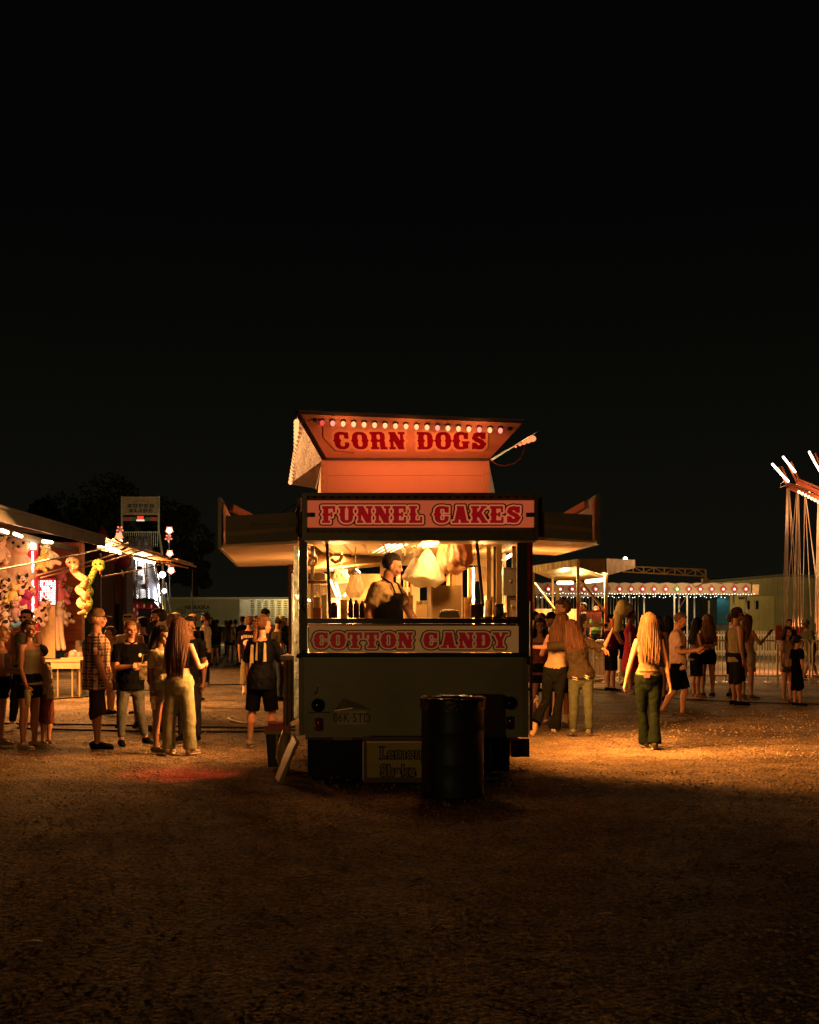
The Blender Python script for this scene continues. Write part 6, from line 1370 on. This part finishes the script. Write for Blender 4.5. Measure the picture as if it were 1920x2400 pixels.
        if hair in ('long', 'pony', 'medium', 'half'):
            L_ = {'long': .27, 'medium': .12, 'pony': .22, 'half': .20}[hair] * lo; cnt = 96 if hair != 'pony' else 16
            for i in range(cnt):
                a = (i / (cnt - 1) - .5) * (3.9 if hair != 'pony' else .6) + rd2.uniform(-.05, .05)
                s_ = Vector((math.sin(a), -math.cos(a), 0))
                pm = None
                if hair == 'pony': p0 = h_(s_.x * .02, -.058, .955); p1 = h_(s_.x * .022, -.085, .935); p2 = h_(s_.x * .025, -.08, .87); p3 = U(s_.x * .03, -.075, .875 - L_ * rd2.uniform(.8, 1))
                else:
                    p0 = h_(s_.x * .008, s_.y * .010 - .004, 1.006 + rd2.uniform(0, .004)); pm = h_(s_.x * .047, s_.y * .056 - .004, .983); p1 = h_(s_.x * .059, s_.y * .068 - .004, .93)
                    ww = 1.0 + .5 * abs(math.sin(a)); p2 = U(s_.x * .056 * ww, min(s_.y, -.1) * .060 - .012, .835); p3 = U(s_.x * .062 * rd2.uniform(.75, 1.1), -.070 - rd2.uniform(0, .014), .83 - L_ * rd2.uniform(.70, 1.0))
                r_ = rd2.uniform(.0045, .0085) * H * child if hair != 'pony' else .008 * H
                mid = p2.lerp(p3, .5) + RT @ Vector((rd2.uniform(-.006, .006), -.008, 0)) * H
                b.tube(([p0, pm] if pm else [p0]) + [p1, p2, mid, p3], ([r_ * .8, r_] if pm else [r_]) + [r_ * 1.1, r_ * 1.15, r_, r_ * .3], 6)
        if hair == 'bun': e_(b, (0, -.072, .965), (.024, .022, .024))
        if hair == 'braid':
            for i in range(9): e_(b, (0, -.072 - .004 * math.sin(i), .965 - i * .019), (.021 - i * .0008, .017, .013))
        if hair == 'curly':
            for i in range(60):
                th, ph = rd2.random() * 6.28, rd2.uniform(-.2, 1.5); d = Vector((math.cos(ph) * math.cos(th), math.cos(ph) * math.sin(th), math.sin(ph)))
                if d.y > .45 and d.z < .5: continue
                e_(b, (d.x * .052, d.y * .062 - .006, .952 + d.z * .055), (.013, .013, .011), 7, 5)
        b.build('hair', hm_, t, True)
    if beard:
        b = MB(); e_(b, (0, .032, .889), (.034, .034, .024)); e_(b, (0, .02, .90), (.040, .030, .020)); b.build('beard', hairm(hc), t, True)
    if cap:
        b = MB(); cm = cloth(cap)
        b.lathe(h_(0, -.004, .958), [(q * H * child, z * H * child) for q, z in ((.057, -.008), (.0575, .012), (.052, .034), (.036, .05), (.012, .057), (.002, .058))], 20, HR)
        co = b.build('cap', cm, t, True); b = MB(); b.tube([h_(0, .045, .957), h_(0, .075, .955), h_(0, .100, .948)], [.040 * H, .038 * H, .024 * H], 14, side=HR @ Vector((1, 0, 0)), ry=[.003 * H] * 3); b.build('brim', cm, co, True)
    if glasses:
        b = MB(); zz, yy = (.936, .060) if glasses == 'eyes' else (.985, .045)
        for k in (-1, 1): e_(b, (k * .020, yy, zz), (.015, .004, .010), 10, 6); b.tube([h_(k * .036, yy - .006, zz), h_(k * .050, 0, zz - .004)], .002 * H, 5)
        b.tube([h_(-.008, yy, zz), h_(.008, yy, zz)], .002 * H, 5); b.build('sunglasses' if glasses != 'eyes' else 'glasses', M('black lens', (.008, .008, .008), .1), t, True)
    t['_h'] = 0; del t['_h']
    return t, arms, legs, U, h_

def to_world(t, p): return Matrix.Translation(t.location) @ Matrix.Rotation(t.rotation_euler[2], 4, 'Z') @ Vector(p)
cupm = M('white cup', (.75, .62, .38), .5)
def cup(t, arm, label, h=.13, r_=.035, mat_=cupm, nm='drink_cup', cat='cup', dz=-.05, off=.055):
    sh, el, wr, a, c = arm; p = to_world(t, wr + c * off)
    b = MB(); b.lathe((0, 0, 0), [(r_ * .7, 0), (r_, h), (r_ * 1.05, h + .005), (r_ * .5, h + .012)], 16); return tag(b.build(nm, mat_, None, True, (p.x, p.y, p.z + dz - h * .5)), label, cat)
def phone(t, arm, label):
    sh, el, wr, a, c = arm; p = to_world(t, wr + c * .1); b = MB(); b.box(-.035, .035, -.07, .07, -.004, .004); o = b.build('phone', M('black glass phone', (.01, .01, .012), .1), None, False, tuple(p)); o.rotation_euler = (R(35), 0, t.rotation_euler[2]); return tag(o, label, 'phone')

H_ = lambda top, Y: EYE - (top - 1456) / F * Y
hug = ((.5, .7, -.5), (-.6, .8, .1))
hold = lambda k: ((k * .18, .12, -1), (-k * .35, 1, .12))
# ---- row waiting at the left of the trailer
person(2, 15.4, H_(1470, 15.4), -75, 'woman with long brown hair cut by the picture edge wearing black shorts', 'f', hair='long', hc='lightbrown', top='crop', tc=(.16, .10, .08), bot='minishorts', bc=(.02, .02, .02), shoe=(.3, .22, .15), armR=hold(1))
person(62, 17.5, 1.78, 168, 'young man in glasses and grey tank top behind the blonde woman', 'm', hair='buzz', hc='dark', top='tank', tc=(.20, .20, .16), bot='slim', bc=(.02, .02, .025), shoe=(.6, .5, .4), legL=((-.25, 0, -1), (-.12, 0, -1)), legR=((.25, 0, -1), (.10, 0, -1)), glasses='eyes')
tC = person(68, 15.0, 1.60, -112, 'blonde woman in olive sleeveless top with sunglasses pushed up on her hair', 'f', hair='bun', hc='blonde', top='fitted', tc=(.28, .26, .15), bot='minishorts', bc=(.025, .025, .03), shoe=(.5, .38, .24), glasses='up', fat=1.08, hyaw=-12, armR=((.16, .10, -1), (.05, .45, -1)), toplen=.5)
cup(tC[0], tC[1][1], 'pale green drink cup held low by the blonde woman', .19, .04, M('pale green cup', (.5, .5, .22), .5), dz=-.10)
person(108, 15.35, 1.27, 80, 'small child in tan shirt hugging the blonde woman', 'm', hair='short', hc='dark', top='tee', tc=(.42, .32, .20), bot='longshorts', bc=(.20, .06, .04), shoe=(.14, .10, .07), armL=((-.1, .9, -.3), (.2, 1, .1)), armR=((.1, .9, -.3), (-.2, 1, .1)), lean=8, hyaw=40)
person(226, 14.9, 1.74, -78, 'man in orange plaid shirt and straw coloured cap with hands at his sides', 'm', hair='short', hc='sandy', top='shirt', tmat=plaid(), bot='longshorts', bc=(.06, .042, .028), shoe=(.012, .012, .012), fat=1.16, cap=(.13, .075, .04), toplen=.43, armL=((-.1, .05, -1), (-.02, .35, -1)), armR=((.12, .10, -1), (0, .38, -1)), legR=((.05, .06, -1), (0, -.02, -1)))
tF = person(306, 15.4, 1.60, -150, 'man in black polo with a pale badge holding his hands together', 'm', skin='fair', hair='buzz', hc='lightbrown', top='polo', tc=(.012, .012, .014), bot='slim', bc=(.10, .10, .08), shoe=(.012, .012, .014), armL=((-.12, .1, -1), (.75, .9, .12)), armR=((.12, .1, -1), (-.75, .9, .12)), fat=1.08, toplen=.45, legL=((-.08, .08, -1), (-.28, -.12, -1)), legR=((.14, .16, -1), (.0, -.05, -1)))
b = MB(); b.ell(tF[3](-.05, .088, .73), (.022, .006, .026), 10, 8); b.build('badge', M('pale badge', (.7, .6, .35)), tF[0], True)
tG = person(378, 14.6, 1.54, -115, 'dark haired girl in cream tee and shorts leaning towards her friend', 'f', skin='tan', hair='long', hc='dark', top='tee', tc=(.62, .50, .28), bot='minishorts', bc=(.50, .42, .26), shoe=(.25, .18, .10), armR=((.12, -.05, -1), (.02, .16, -1)), armL=hold(-1), hyaw=0, hpitch=-14, side=4, toplen=.49)
cup(tG[0], tG[1][1], 'white cup held at thigh height by the girl in the cream tee', .15, .038, dz=-.07)
b = MB(); b.box(-.07, .07, -.03, .03, -.11, .07); b.tube([(-.05, 0, .07), (-.03, 0, .2), (.03, 0, .2), (.05, 0, .07)], .006, 5); tag(b.build('handbag', M('spotted handbag', (.30, .22, .12), .4, var=.9, vs=22), None, False, (X(343, 15.0), 14.95, .98)), 'small spotted handbag between the polo man and the girl', 'bag')
tH = person(420, 14.35, 1.63, -14, 'woman with very long brown hair in black top and pale jeans', 'f', hair='long', hc='brown', top='crop', tc=(.012, .012, .014), bot='wide', bc=(.32, .31, .16), shoe=(.35, .24, .15), lo=1.0, fat=1.06, armR=((.38, .15, -1), (-.1, .9, .1)), armL=((-.2, .1, -1), (.25, .9, -.1)), legL=((-.10, .0, -1), (-.03, 0, -1)), legR=((.12, .0, -1), (.05, 0, -1)))
b = MB(); b.cbox(tH[3](.012, -.092, .565), (.075, .012, .028)); b.build('waist_label', M('tan leather label', (.6, .35, .2)), tH[0])
person(444, 15.9, 1.65, 165, 'man whose face shows beside the long brown hair', 'm', skin='tan', hair='short', hc='dark', top='tee', tc=(.03, .03, .03), bot='jeans', bc=(.04, .04, .05))
person(372, 17.4, 1.77, 100, 'tall bearded man in white shirt looking over the girl', 'm', skin='tan', hair='short', hc='dark', top='tee', tc=(.62, .48, .32), bot='jeans', bc=(.05, .05, .06), beard=True)
person(303, 18.0, 1.69, 176, 'man in white tank top wearing a tan cap with sunglasses', 'm', skin='fair', hair='short', hc='brown', top='tank', tc=(.55, .45, .28), bot='shorts', bc=(.08, .07, .05), cap=(.40, .28, .15), glasses='up')
person(259, 20.5, 1.50, 120, 'child in cream shirt seen past the plaid shirt', 'm', hair='short', hc='brown', top='tee', tc=(.62, .48, .32), bot='shorts', bc=(.05, .05, .04))
person(400, 20.0, 1.72, 150, 'bald headed man behind the bearded man', 'm', hair='buzz', hc='sandy', top='tee', tc=(.30, .18, .12), bot='jeans')
person(412, 22.5, 1.74, 178, 'person in pale cap standing under the flood lamps', 'm', hair='short', hc='grey', top='tee', tc=(.4, .3, .2), bot='jeans', cap=(.55, .42, .25))
person(452, 24.0, 1.72, -20, 'man in black tee and tan cap beside the white shirt man', 'm', hair='short', hc='dark', top='tee', tc=(.012, .012, .014), bot='jeans', cap=(.32, .20, .12), armL=((-.3, .2, -1), (.1, .8, .1)))
person(334, 20.6, 1.66, 70, 'person striding in the gap between the polo man and the girl', 'm', hair='short', hc='dark', top='tee', tc=(.04, .04, .03), bot='jeans', bc=(.10, .08, .05), legR=((0, -.5, -1), (0, -.65, -.9)))
person(482, 29.5, 1.79, 84, 'man in white tee with red sunglasses on his head looking aside', 'm', hair='short', hc='dark', top='tee', tc=(.80, .64, .44), bot='jeans', bc=(.04, .05, .05), shoe=(.45, .32, .2), glasses='up', beard=True, armL=((-.1, .15, -1), (0, .5, -1)), armR=((.1, .12, -1), (0, .6, -1)), toplen=.46)
person(502, 43, 1.63, 30, 'woman in dark coat and skirt behind the white tee man', 'f', hair='long', hc='dark', top='hoodie', tc=(.02, .02, .02), bot='skirt', bc=(.03, .06, .02))
person(493, 50, 1.76, 150, 'distant dark clothed man with only head and shoulders showing', 'm', hair='short', hc='dark', top='tee', tc=(.03, .03, .03))
person(509, 54, 1.66, 0, 'distant dark haired person next to the dark coat woman', 'm', hair='short', hc='dark', top='tee', tc=(.04, .05, .03))
person(541, 47, 1.63, -20, 'girl with ponytail in cream tee and black shorts by the far barrier', 'f', hair='pony', hc='dark', top='tee', tc=(.50, .46, .26), bot='minishorts', bc=(.02, .02, .02), shoe=(.2, .15, .1), legL=((-.1, 0, -1), (-.06, 0, -1)))
person(552, 49, 1.65, 20, 'dark clothed youth close behind the girl with ponytail', 'm', hair='short', hc='dark', top='tee', tc=(.03, .03, .03), bot='jeans')
person(569, 43.5, 1.76, 60, 'tall man in black shirt facing the semi trailer', 'm', hair='short', hc='dark', top='tee', tc=(.012, .012, .014), bot='jeans', bc=(.03, .03, .03))
person(530, 56, 1.62, 90, 'small far person beside the far barrier', 'f', hair='medium', hc='brown', top='tee', tc=(.10, .12, .08), bot='jeans')
tS = person(584, 26.2, 1.69, -8, 'man in black tee printed with a helmet graphic and khaki shorts', 'm', hair='curly', hc='lightbrown', top='jersey', tc=(.035, .018, .02), bot='baggy', bc=(.32, .25, .13), shoe=(.80, .62, .45), toplen=.45, socks=(.8, .6, .45))
Us = tS[3]; b = MB()
for i, w_ in enumerate((.9, .75, .9, .7, .85, .8)): b.cbox(Us(-.068 + i * .027, -.093, .748 - .012 * (i == 0)), (.032 * w_, .004, .075 - .008 * i * .6)); 
b.build('shirt_print', M('cream print', (.72, .52, .36)), tS[0])
b = MB(); b.ell(Us(-.005, -.092, .665), (.085, .006, .07), 14, 8); b.build('shirt_emblem', M('cream print'), tS[0], True)
b = MB(); b.cbox(Us(-.005, -.098, .605), (.11, .004, .09)); b.build('shirt_patch', M('dark red print', (.15, .02, .03)), tS[0])
text_obj('5', Us(-.024, -.102, .588), (1, 0, 0), (0, 0, 1), .085, M('pink numeral', (.6, .2, .22)), 'lettering', tS[0], .002)
tT = person(613, 15.2, 1.66, -12, 'woman with a thick braid in oversized black jersey and black shorts', 'f', hair='braid', hc='auburn', top='jersey', tc=(.014, .012, .012), bot='shorts', bc=(.012, .012, .014), shoe=(.22, .17, .10), hyaw=-38, armR=((.42, .25, -1), (.15, .9, .05)), armL=((-.22, 0, -1), (.02, .1, -1)), lean=4, toplen=.44, socks=(.25, .2, .12), legL=((-.10, .0, -1), (-.08, -.05, -1)), legR=((.12, .05, -1), (.02, .0, -1)), fat=1.05)
Ut = tT[3]; b = MB()
for x0, x1, z0, z1 in ((-.066, -.036, .64, .78), (-.022, -.004, .66, .80), (.040, .052, .65, .80)):
    b.slab([Ut(x0, -.088, z0), Ut(x1, -.090, z0), Ut(x1 - .004, -.086, z1), Ut(x0 + .004, -.084, z1)], (0, -.004, 0))
b.slab([Ut(.046, -.09, .65), Ut(.066, -.084, .65), Ut(.058, -.082, .79), Ut(.046, -.088, .80)], (0, -.004, 0)); b.build('jersey_letters', M('olive print', (.17, .13, .055)), tT[0])
person(652, 24, 1.70, -60, 'person in a pale yellow cap behind the woman with the braid', 'm', hair='short', hc='dark', top='tee', tc=(.05, .04, .02), bot='jeans', cap=(.60, .50, .20), hpitch=-20)
person(622, 27.0, 1.86, 178, 'tall man in dark cap behind the braid', 'm', hair='short', hc='dark', top='tee', tc=(.10, .09, .07), bot='jeans', cap=(.02, .02, .02))
person(602, 29.0, 1.72, 160, 'person in grey shirt standing beyond the helmet graphic tee', 'm', hair='short', hc='dark', top='tee', tc=(.28, .22, .14), bot='jeans')
person(670, 46, 1.72, 180, 'far man in dark shirt by the trailer corner', 'm', hair='short', hc='dark', top='tee', tc=(.03, .06, .02), bot='jeans', bc=(.03, .04, .02))
# ---- vendor in the trailer
tv = person(886, 12.8, 1.79, -116, 'vendor with cropped hair in tan tee and black apron inside the trailer', 'm', skin='fair', hair='buzz', hc='dark', top='tee', tc=(.55, .38, .18), bot='jeans', bc=(.05, .04, .03), base=.545, lean=12, hyaw=26, hpitch=-4, armL=((-.3, .5, -1), (.1, .8, -1)), armR=((.35, -.25, -1), (.1, .25, -1)), fat=1.2)
Uv_ = tv[3]; apm = M('black apron cloth', (.004, .0035, .0035), .9, spec=.03)
b = MB(); vs = []
for i in range(9):
    z = .78 - i * .045; wd_ = .045 if i < 2 else .075 + .004 * i
    for j in range(7): u = (j / 6 - .5) * (1.1 if i < 2 else 2.6); k_ = 1.0 if z > .66 else 1.1; vs.append(Uv_(.145 * k_ * math.sin(u), .114 * k_ * math.cos(u), z))
b.add(vs, [(i * 7 + j, i * 7 + j + 1, (i + 1) * 7 + j + 1, (i + 1) * 7 + j) for i in range(8) for j in range(6)])
ao = b.build('apron', apm, tv[0], True); sm_ = ao.modifiers.new('thickness', 'SOLIDIFY'); sm_.thickness = .012
b = MB(); b.tube([Uv_(-.045, .088, .78), Uv_(-.042, .05, .83), Uv_(-.038, -.02, .85), Uv_(0, -.045, .852), Uv_(.038, -.02, .85), Uv_(.042, .05, .83), Uv_(.045, .088, .78)], .009, 6); b.tube([Uv_(-.075, .07, .60), Uv_(-.115, 0, .60), Uv_(-.09, -.085, .60), Uv_(0, -.10, .60)], .007, 6); b.build('apron_strap', apm, tv[0], True)
# ---- group at the right of the trailer
person(1266, 18.4, 1.63, 176, 'dark haired girl in dark top standing behind the hugging friends', 'f', skin='brown', hair='long', hc='dark', top='fitted', tc=(.10, .03, .025), bot='minishorts', bc=(.015, .015, .02), shoe=(.5, .35, .25), armL=((-.2, 0, -1), (-.1, .1, -1)))
person(1320, 17.9, 1.91, 100, 'tall curly haired boy in green tee and black shorts with white socks and sandals', 'm', hair='curly', hc='brown', top='tee', tc=(.03, .10, .04), bot='shorts', bc=(.012, .012, .02), shoe=(.10, .07, .05), socks=(.62, .45, .32), legL=((-.02, .0, -1), (0, -.02, -1)), legR=((.12, .12, -1), (.04, .10, -1)))
tc_ = person(1302, 17.1, 1.72, -14, 'woman in cream tank top and dark flared jeans kicking back one foot', 'f', hair='long', hc='auburn', top='fitted', tc=(.50, .34, .18), bot='flare', bc=(.035, .035, .025), shoe=(.75, .5, .3), lean=3, side=7, lo=.5, armR=((.85, -.35, .0), (.55, -.2, -.35)), armL=((-.45, .2, -1), (.5, .6, .5)), legL=((-.14, .08, -1), (-.30, -.62, -.75), (-.30, -.35, -1)), legR=((-.10, .12, -1), (-.16, .04, -1)), toplen=.545)
td = person(1362, 16.85, 1.62, -10, 'woman in brown black tee and ripped jeans raising a drink', 'f', hair='medium', hc='auburn', top='jersey', tc=(.05, .035, .018), bot='jeans', bc=(.10, .105, .055), shoe=(.14, .12, .07), side=-11, armL=((-1, -.05, -.12), (-.75, .1, .02)), armR=((1, .1, -.45), (.45, .3, 1)), fat=1.08, toplen=.49, hyaw=10)
b = MB()
for x_, z_ in ((-.055, .505), (-.04, .50), (.045, .52), (.06, .51)): b.tube([td[3](x_ - .014, -.092, z_), td[3](x_ + .014, -.094, z_ - .006)], .004, 5); b.tube([td[3](x_ - .012, -.094, z_ - .018), td[3](x_ + .012, -.096, z_ - .024)], .004, 5)
b.build('denim_tears', M('cream print'), td[0])
cup(td[0], td[1][1], 'dark brown drink bottle raised by the woman in ripped jeans', .16, .034, M('brown glass', (.12, .04, .015), .15), 'drink_bottle', 'bottle', .08, .06)
b = MB(); b.tube([(0, 0, .06), (.02, 0, .03), (.0, 0, 0), (-.03, 0, -.04)], [.012, .02, .03, .02], 8); b.tube([(0, 0, -.04), (.02, 0, -.10), (.03, .0, -.14)], [.02, .03, .02], 8); tag(b.build('sandals', M('dusty sandal', (.45, .30, .22), .6), None, True, (X(1258, 17.8), 17.8, EYE - (1640 - 1456) / F * 17.8)), 'pair of dusty sandals dangling from the dark haired girl hand', 'sandals')
person(1254, 27, 1.80, -60, 'man in dark shirt glimpsed between trailer and yellow post', 'm', hair='short', hc='dark', top='tee', tc=(.10, .05, .03))
person(1269, 21.0, 1.72, 170, 'woman with light brown hair behind the dark haired girl', 'f', hair='medium', hc='lightbrown', top='tee', tc=(.3, .12, .08))
person(1294, 20.0, 1.73, 110, 'man in black cap behind the tall boy', 'm', hair='short', hc='dark', top='tee', tc=(.05, .12, .06), cap=(.015, .015, .02))
person(1368, 31.8, 1.45, 100, 'dark haired rider standing on the ride deck by the control box', 'm', hair='short', hc='dark', top='tee', tc=(.06, .04, .03), base=.62)
person(1398, 32.4, 1.36, 150, 'red haired rider standing on the ride deck near the corner post', 'f', hair='medium', hc='auburn', top='tee', tc=(.12, .20, .05), base=.62)
person(1432, 27.2, 1.73, -70, 'man in black cap and maroon tank top holding a drink', 'm', hair='short', hc='dark', top='tank', tc=(.08, .015, .015), bot='shorts', bc=(.03, .03, .03), cap=(.012, .012, .012), armR=((.1, .5, -1), (-.1, 1, -.2)), fat=1.1)
tp = person(1478, 26.5, 1.84, -95, 'person in bright pink dress with sunglasses carrying a huge yellow toy', 'f', skin='tan', hair='short', hc='brown', top='dress', tc=(.65, .06, .10), bot=None, shoe=(.3, .2, .2), glasses='up')
b = MB(); c = P(1460, 1428, 26.3); b.ell(c, (.17, .14, .16)); b.ell(c + Vector((.0, 0, .08)), (.14, .13, .14)); b.ell(c + Vector((.09, 0, .03)), (.13, .12, .12)); b.ell(c + Vector((-.10, .0, -.20)), (.12, .12, .13)); b.ell(c + Vector((-.12, .0, -.36)), (.13, .12, .15)); b.ell(c + Vector((-.13, 0, -.08)), (.08, .08, .07))
tag(remesh(b.build('plush_toy', plush_mat('pale yellow plush', (.9, .74, .30)), None, True), .02, 3), 'huge pale yellow plush toy riding on a shoulder by the pink dress', 'plush toy')
person(1474, 29.6, 1.66, 150, 'person in black draped jacket behind the long blonde hair', 'm', hair='short', hc='dark', top='hoodie', tc=(.014, .012, .012), bot='baggy', bc=(.40, .26, .14), shoe=(.03, .03, .03), fat=1.25, toplen=.40, armR=((.35, .2, -1), (.2, .2, -1)))
tb_ = person(1521, 15.1, 1.70, -2, 'woman with long straight blonde hair walking away in dark green flared jeans', 'f', hair='long', hc='blonde', top='fitted', tc=(.17, .125, .055), bot='flare', bc=(.022, .032, .012), shoe=(.05, .04, .02), lo=.76, armL=((-.30, .06, -1), (-.22, .22, -1)), armR=((.24, -.15, -1), (.16, .02, -1)), legL=((.04, .20, -1), (.10, .04, -1)), legR=((-.04, -.06, -1), (-.06, -.32, -1)), toplen=.55)
b = MB(); b.cbox(tb_[3](-.028, -.088, .545), (.07, .015, .055)); b.build('phone_in_pocket', M('red phone case', (.55, .08, .05), .3), tb_[0])
b = MB(); b.tube([tb_[3](-.075, -.05, .575), tb_[3](0, -.088, .575), tb_[3](.075, -.05, .575)], .010, 6); b.build('belt', M('dark belt', (.03, .015, .01), .4), tb_[0], True)
tq = person(1588, 19.7, 1.76, -108, 'boy with fair cropped hair in pink white tee looking down at his phone', 'm', hair='buzz', hc='blonde', top='tee', tc=(.68, .44, .34), bot='shorts', bc=(.012, .012, .014), shoe=(.08, .06, .05), hpitch=-22, armL=((-.15, .15, -1), (.25, 1, .12)), armR=((.12, .15, -1), (-.1, 1, .10)), legL=((0, .28, -1), (0, -.12, -1)), legR=((.02, -.12, -1), (0, -.62, -1)), toplen=.46)
phone(tq[0], tq[1][1], 'black phone held by the boy in the pink white tee')
b = MB(); b.ell(tq[3](.02, .085, .74), (.04, .006, .03), 10, 6); b.ell(tq[3](.0, .088, .67), (.05, .006, .04), 10, 6); b.build('shirt_print', M('faded red print', (.50, .16, .12)), tq[0], True)
person(1543, 24, 1.69, 160, 'dark haired woman just past the blonde hair', 'f', skin='tan', hair='long', hc='brown', top='fitted', tc=(.12, .03, .03), bot='minishorts')
person(1567, 26, 1.70, 30, 'woman with long wavy dark hair behind the boy with the phone', 'f', hair='long', hc='dark', top='tee', tc=(.06, .03, .03), bot='minishorts')
person(1632, 24.8, 1.66, -80, 'woman with dark hair in grey tank top and black shorts looking down', 'f', hair='long', hc='dark', top='fitted', tc=(.22, .13, .10), bot='shorts', bc=(.02, .02, .02), shoe=(.4, .25, .16), lo=.6, armL=hold(-1), armR=hold(1), hpitch=-16)
person(1659, 25.3, 1.73, 12, 'woman with light brown hair and bare shoulders beside her dark haired friend', 'f', hair='long', hc='lightbrown', top='crop', tc=(.06, .02, .02), bot='minishorts', bc=(.02, .025, .03), shoe=(.03, .03, .03), lo=.6, armR=((.25, .15, -1), (-.4, 1, .1)), socks=(.4, .3, .2))
person(1727, 22.6, 1.84, -84, 'man in dark cap with sunglasses and a loose pale tank top', 'm', skin='tan', hair='short', hc='dark', top='tank', tc=(.30, .24, .12), bot='longshorts', bc=(.04, .035, .025), shoe=(.012, .012, .012), cap=(.05, .02, .02), glasses='eyes', fat=1.12, toplen=.45)
person(1716, 25.2, 1.75, -120, 'person with striped socks almost hidden by the man in dark cap', 'm', hair='short', hc='brown', top='tee', tc=(.14, .08, .05), bot='shorts', bc=(.03, .03, .03), socks=(.05, .05, .06), shoe=(.02, .02, .02))
tw_ = person(1752, 24.6, 1.72, -62, 'bare shouldered woman in a strapless top holding up a phone', 'f', hair='long', hc='auburn', top='strapless', tc=(.50, .28, .18), bot='minishorts', bc=(.45, .36, .26), shoe=(.24, .18, .12), lo=.6, armR=((.3, .5, -1), (.2, .8, .9)), armL=((-.1, .1, -1), (0, .5, -1)))
phone(tw_[0], tw_[1][1], 'dark phone held up by the strapless woman')
b = MB(); b.hexa([(-.12, -.06, -.42), (.14, -.06, -.40), (.14, .06, -.40), (-.12, .06, -.42), (-.07, -.04, 0), (.06, -.04, 0), (.06, .04, 0), (-.07, .04, 0)]); tag(b.build('dark_jacket', cloth((.012, .012, .014)), None, False, (X(1755, 24.9), 24.9, .95)), 'dark jacket hanging folded from the strapless woman arm', 'jacket')
person(1846, 23.6, 1.48, -150, 'girl in a raglan tee with dark sleeves standing by the black clad child', 'f', skin='fair', hair='medium', hc='dark', top='tee', tc=(.48, .30, .20), bot='minishorts', bc=(.10, .14, .05), shoe=(.12, .08, .05), armR=((.2, 0, -1), (.1, .1, -1)))
person(1869, 22.5, 1.31, -75, 'child in black tee and black shorts facing the swing ride', 'm', skin='fair', hair='short', hc='dark', top='tee', tc=(.012, .012, .016), bot='longshorts', bc=(.012, .012, .016), shoe=(.02, .02, .02))
person(1902, 33.5, 1.72, 110, 'man in olive tee and tan cap striding inside the swing ride fence', 'm', skin='tan', hair='short', hc='brown', top='tee', tc=(.16, .14, .06), bot='shorts', bc=(.20, .18, .08), cap=(.25, .20, .10), legL=((0, .45, -1), (0, .35, -1)), legR=((0, -.25, -1), (0, -.5, -1)), shoe=(.55, .35, .25), lean=16)
person(1851, 35, 1.66, 175, 'person with red lit face peeking above the raglan tee girl', 'f', hair='short', hc='dark', top='tee', tc=(.06, .03, .03))
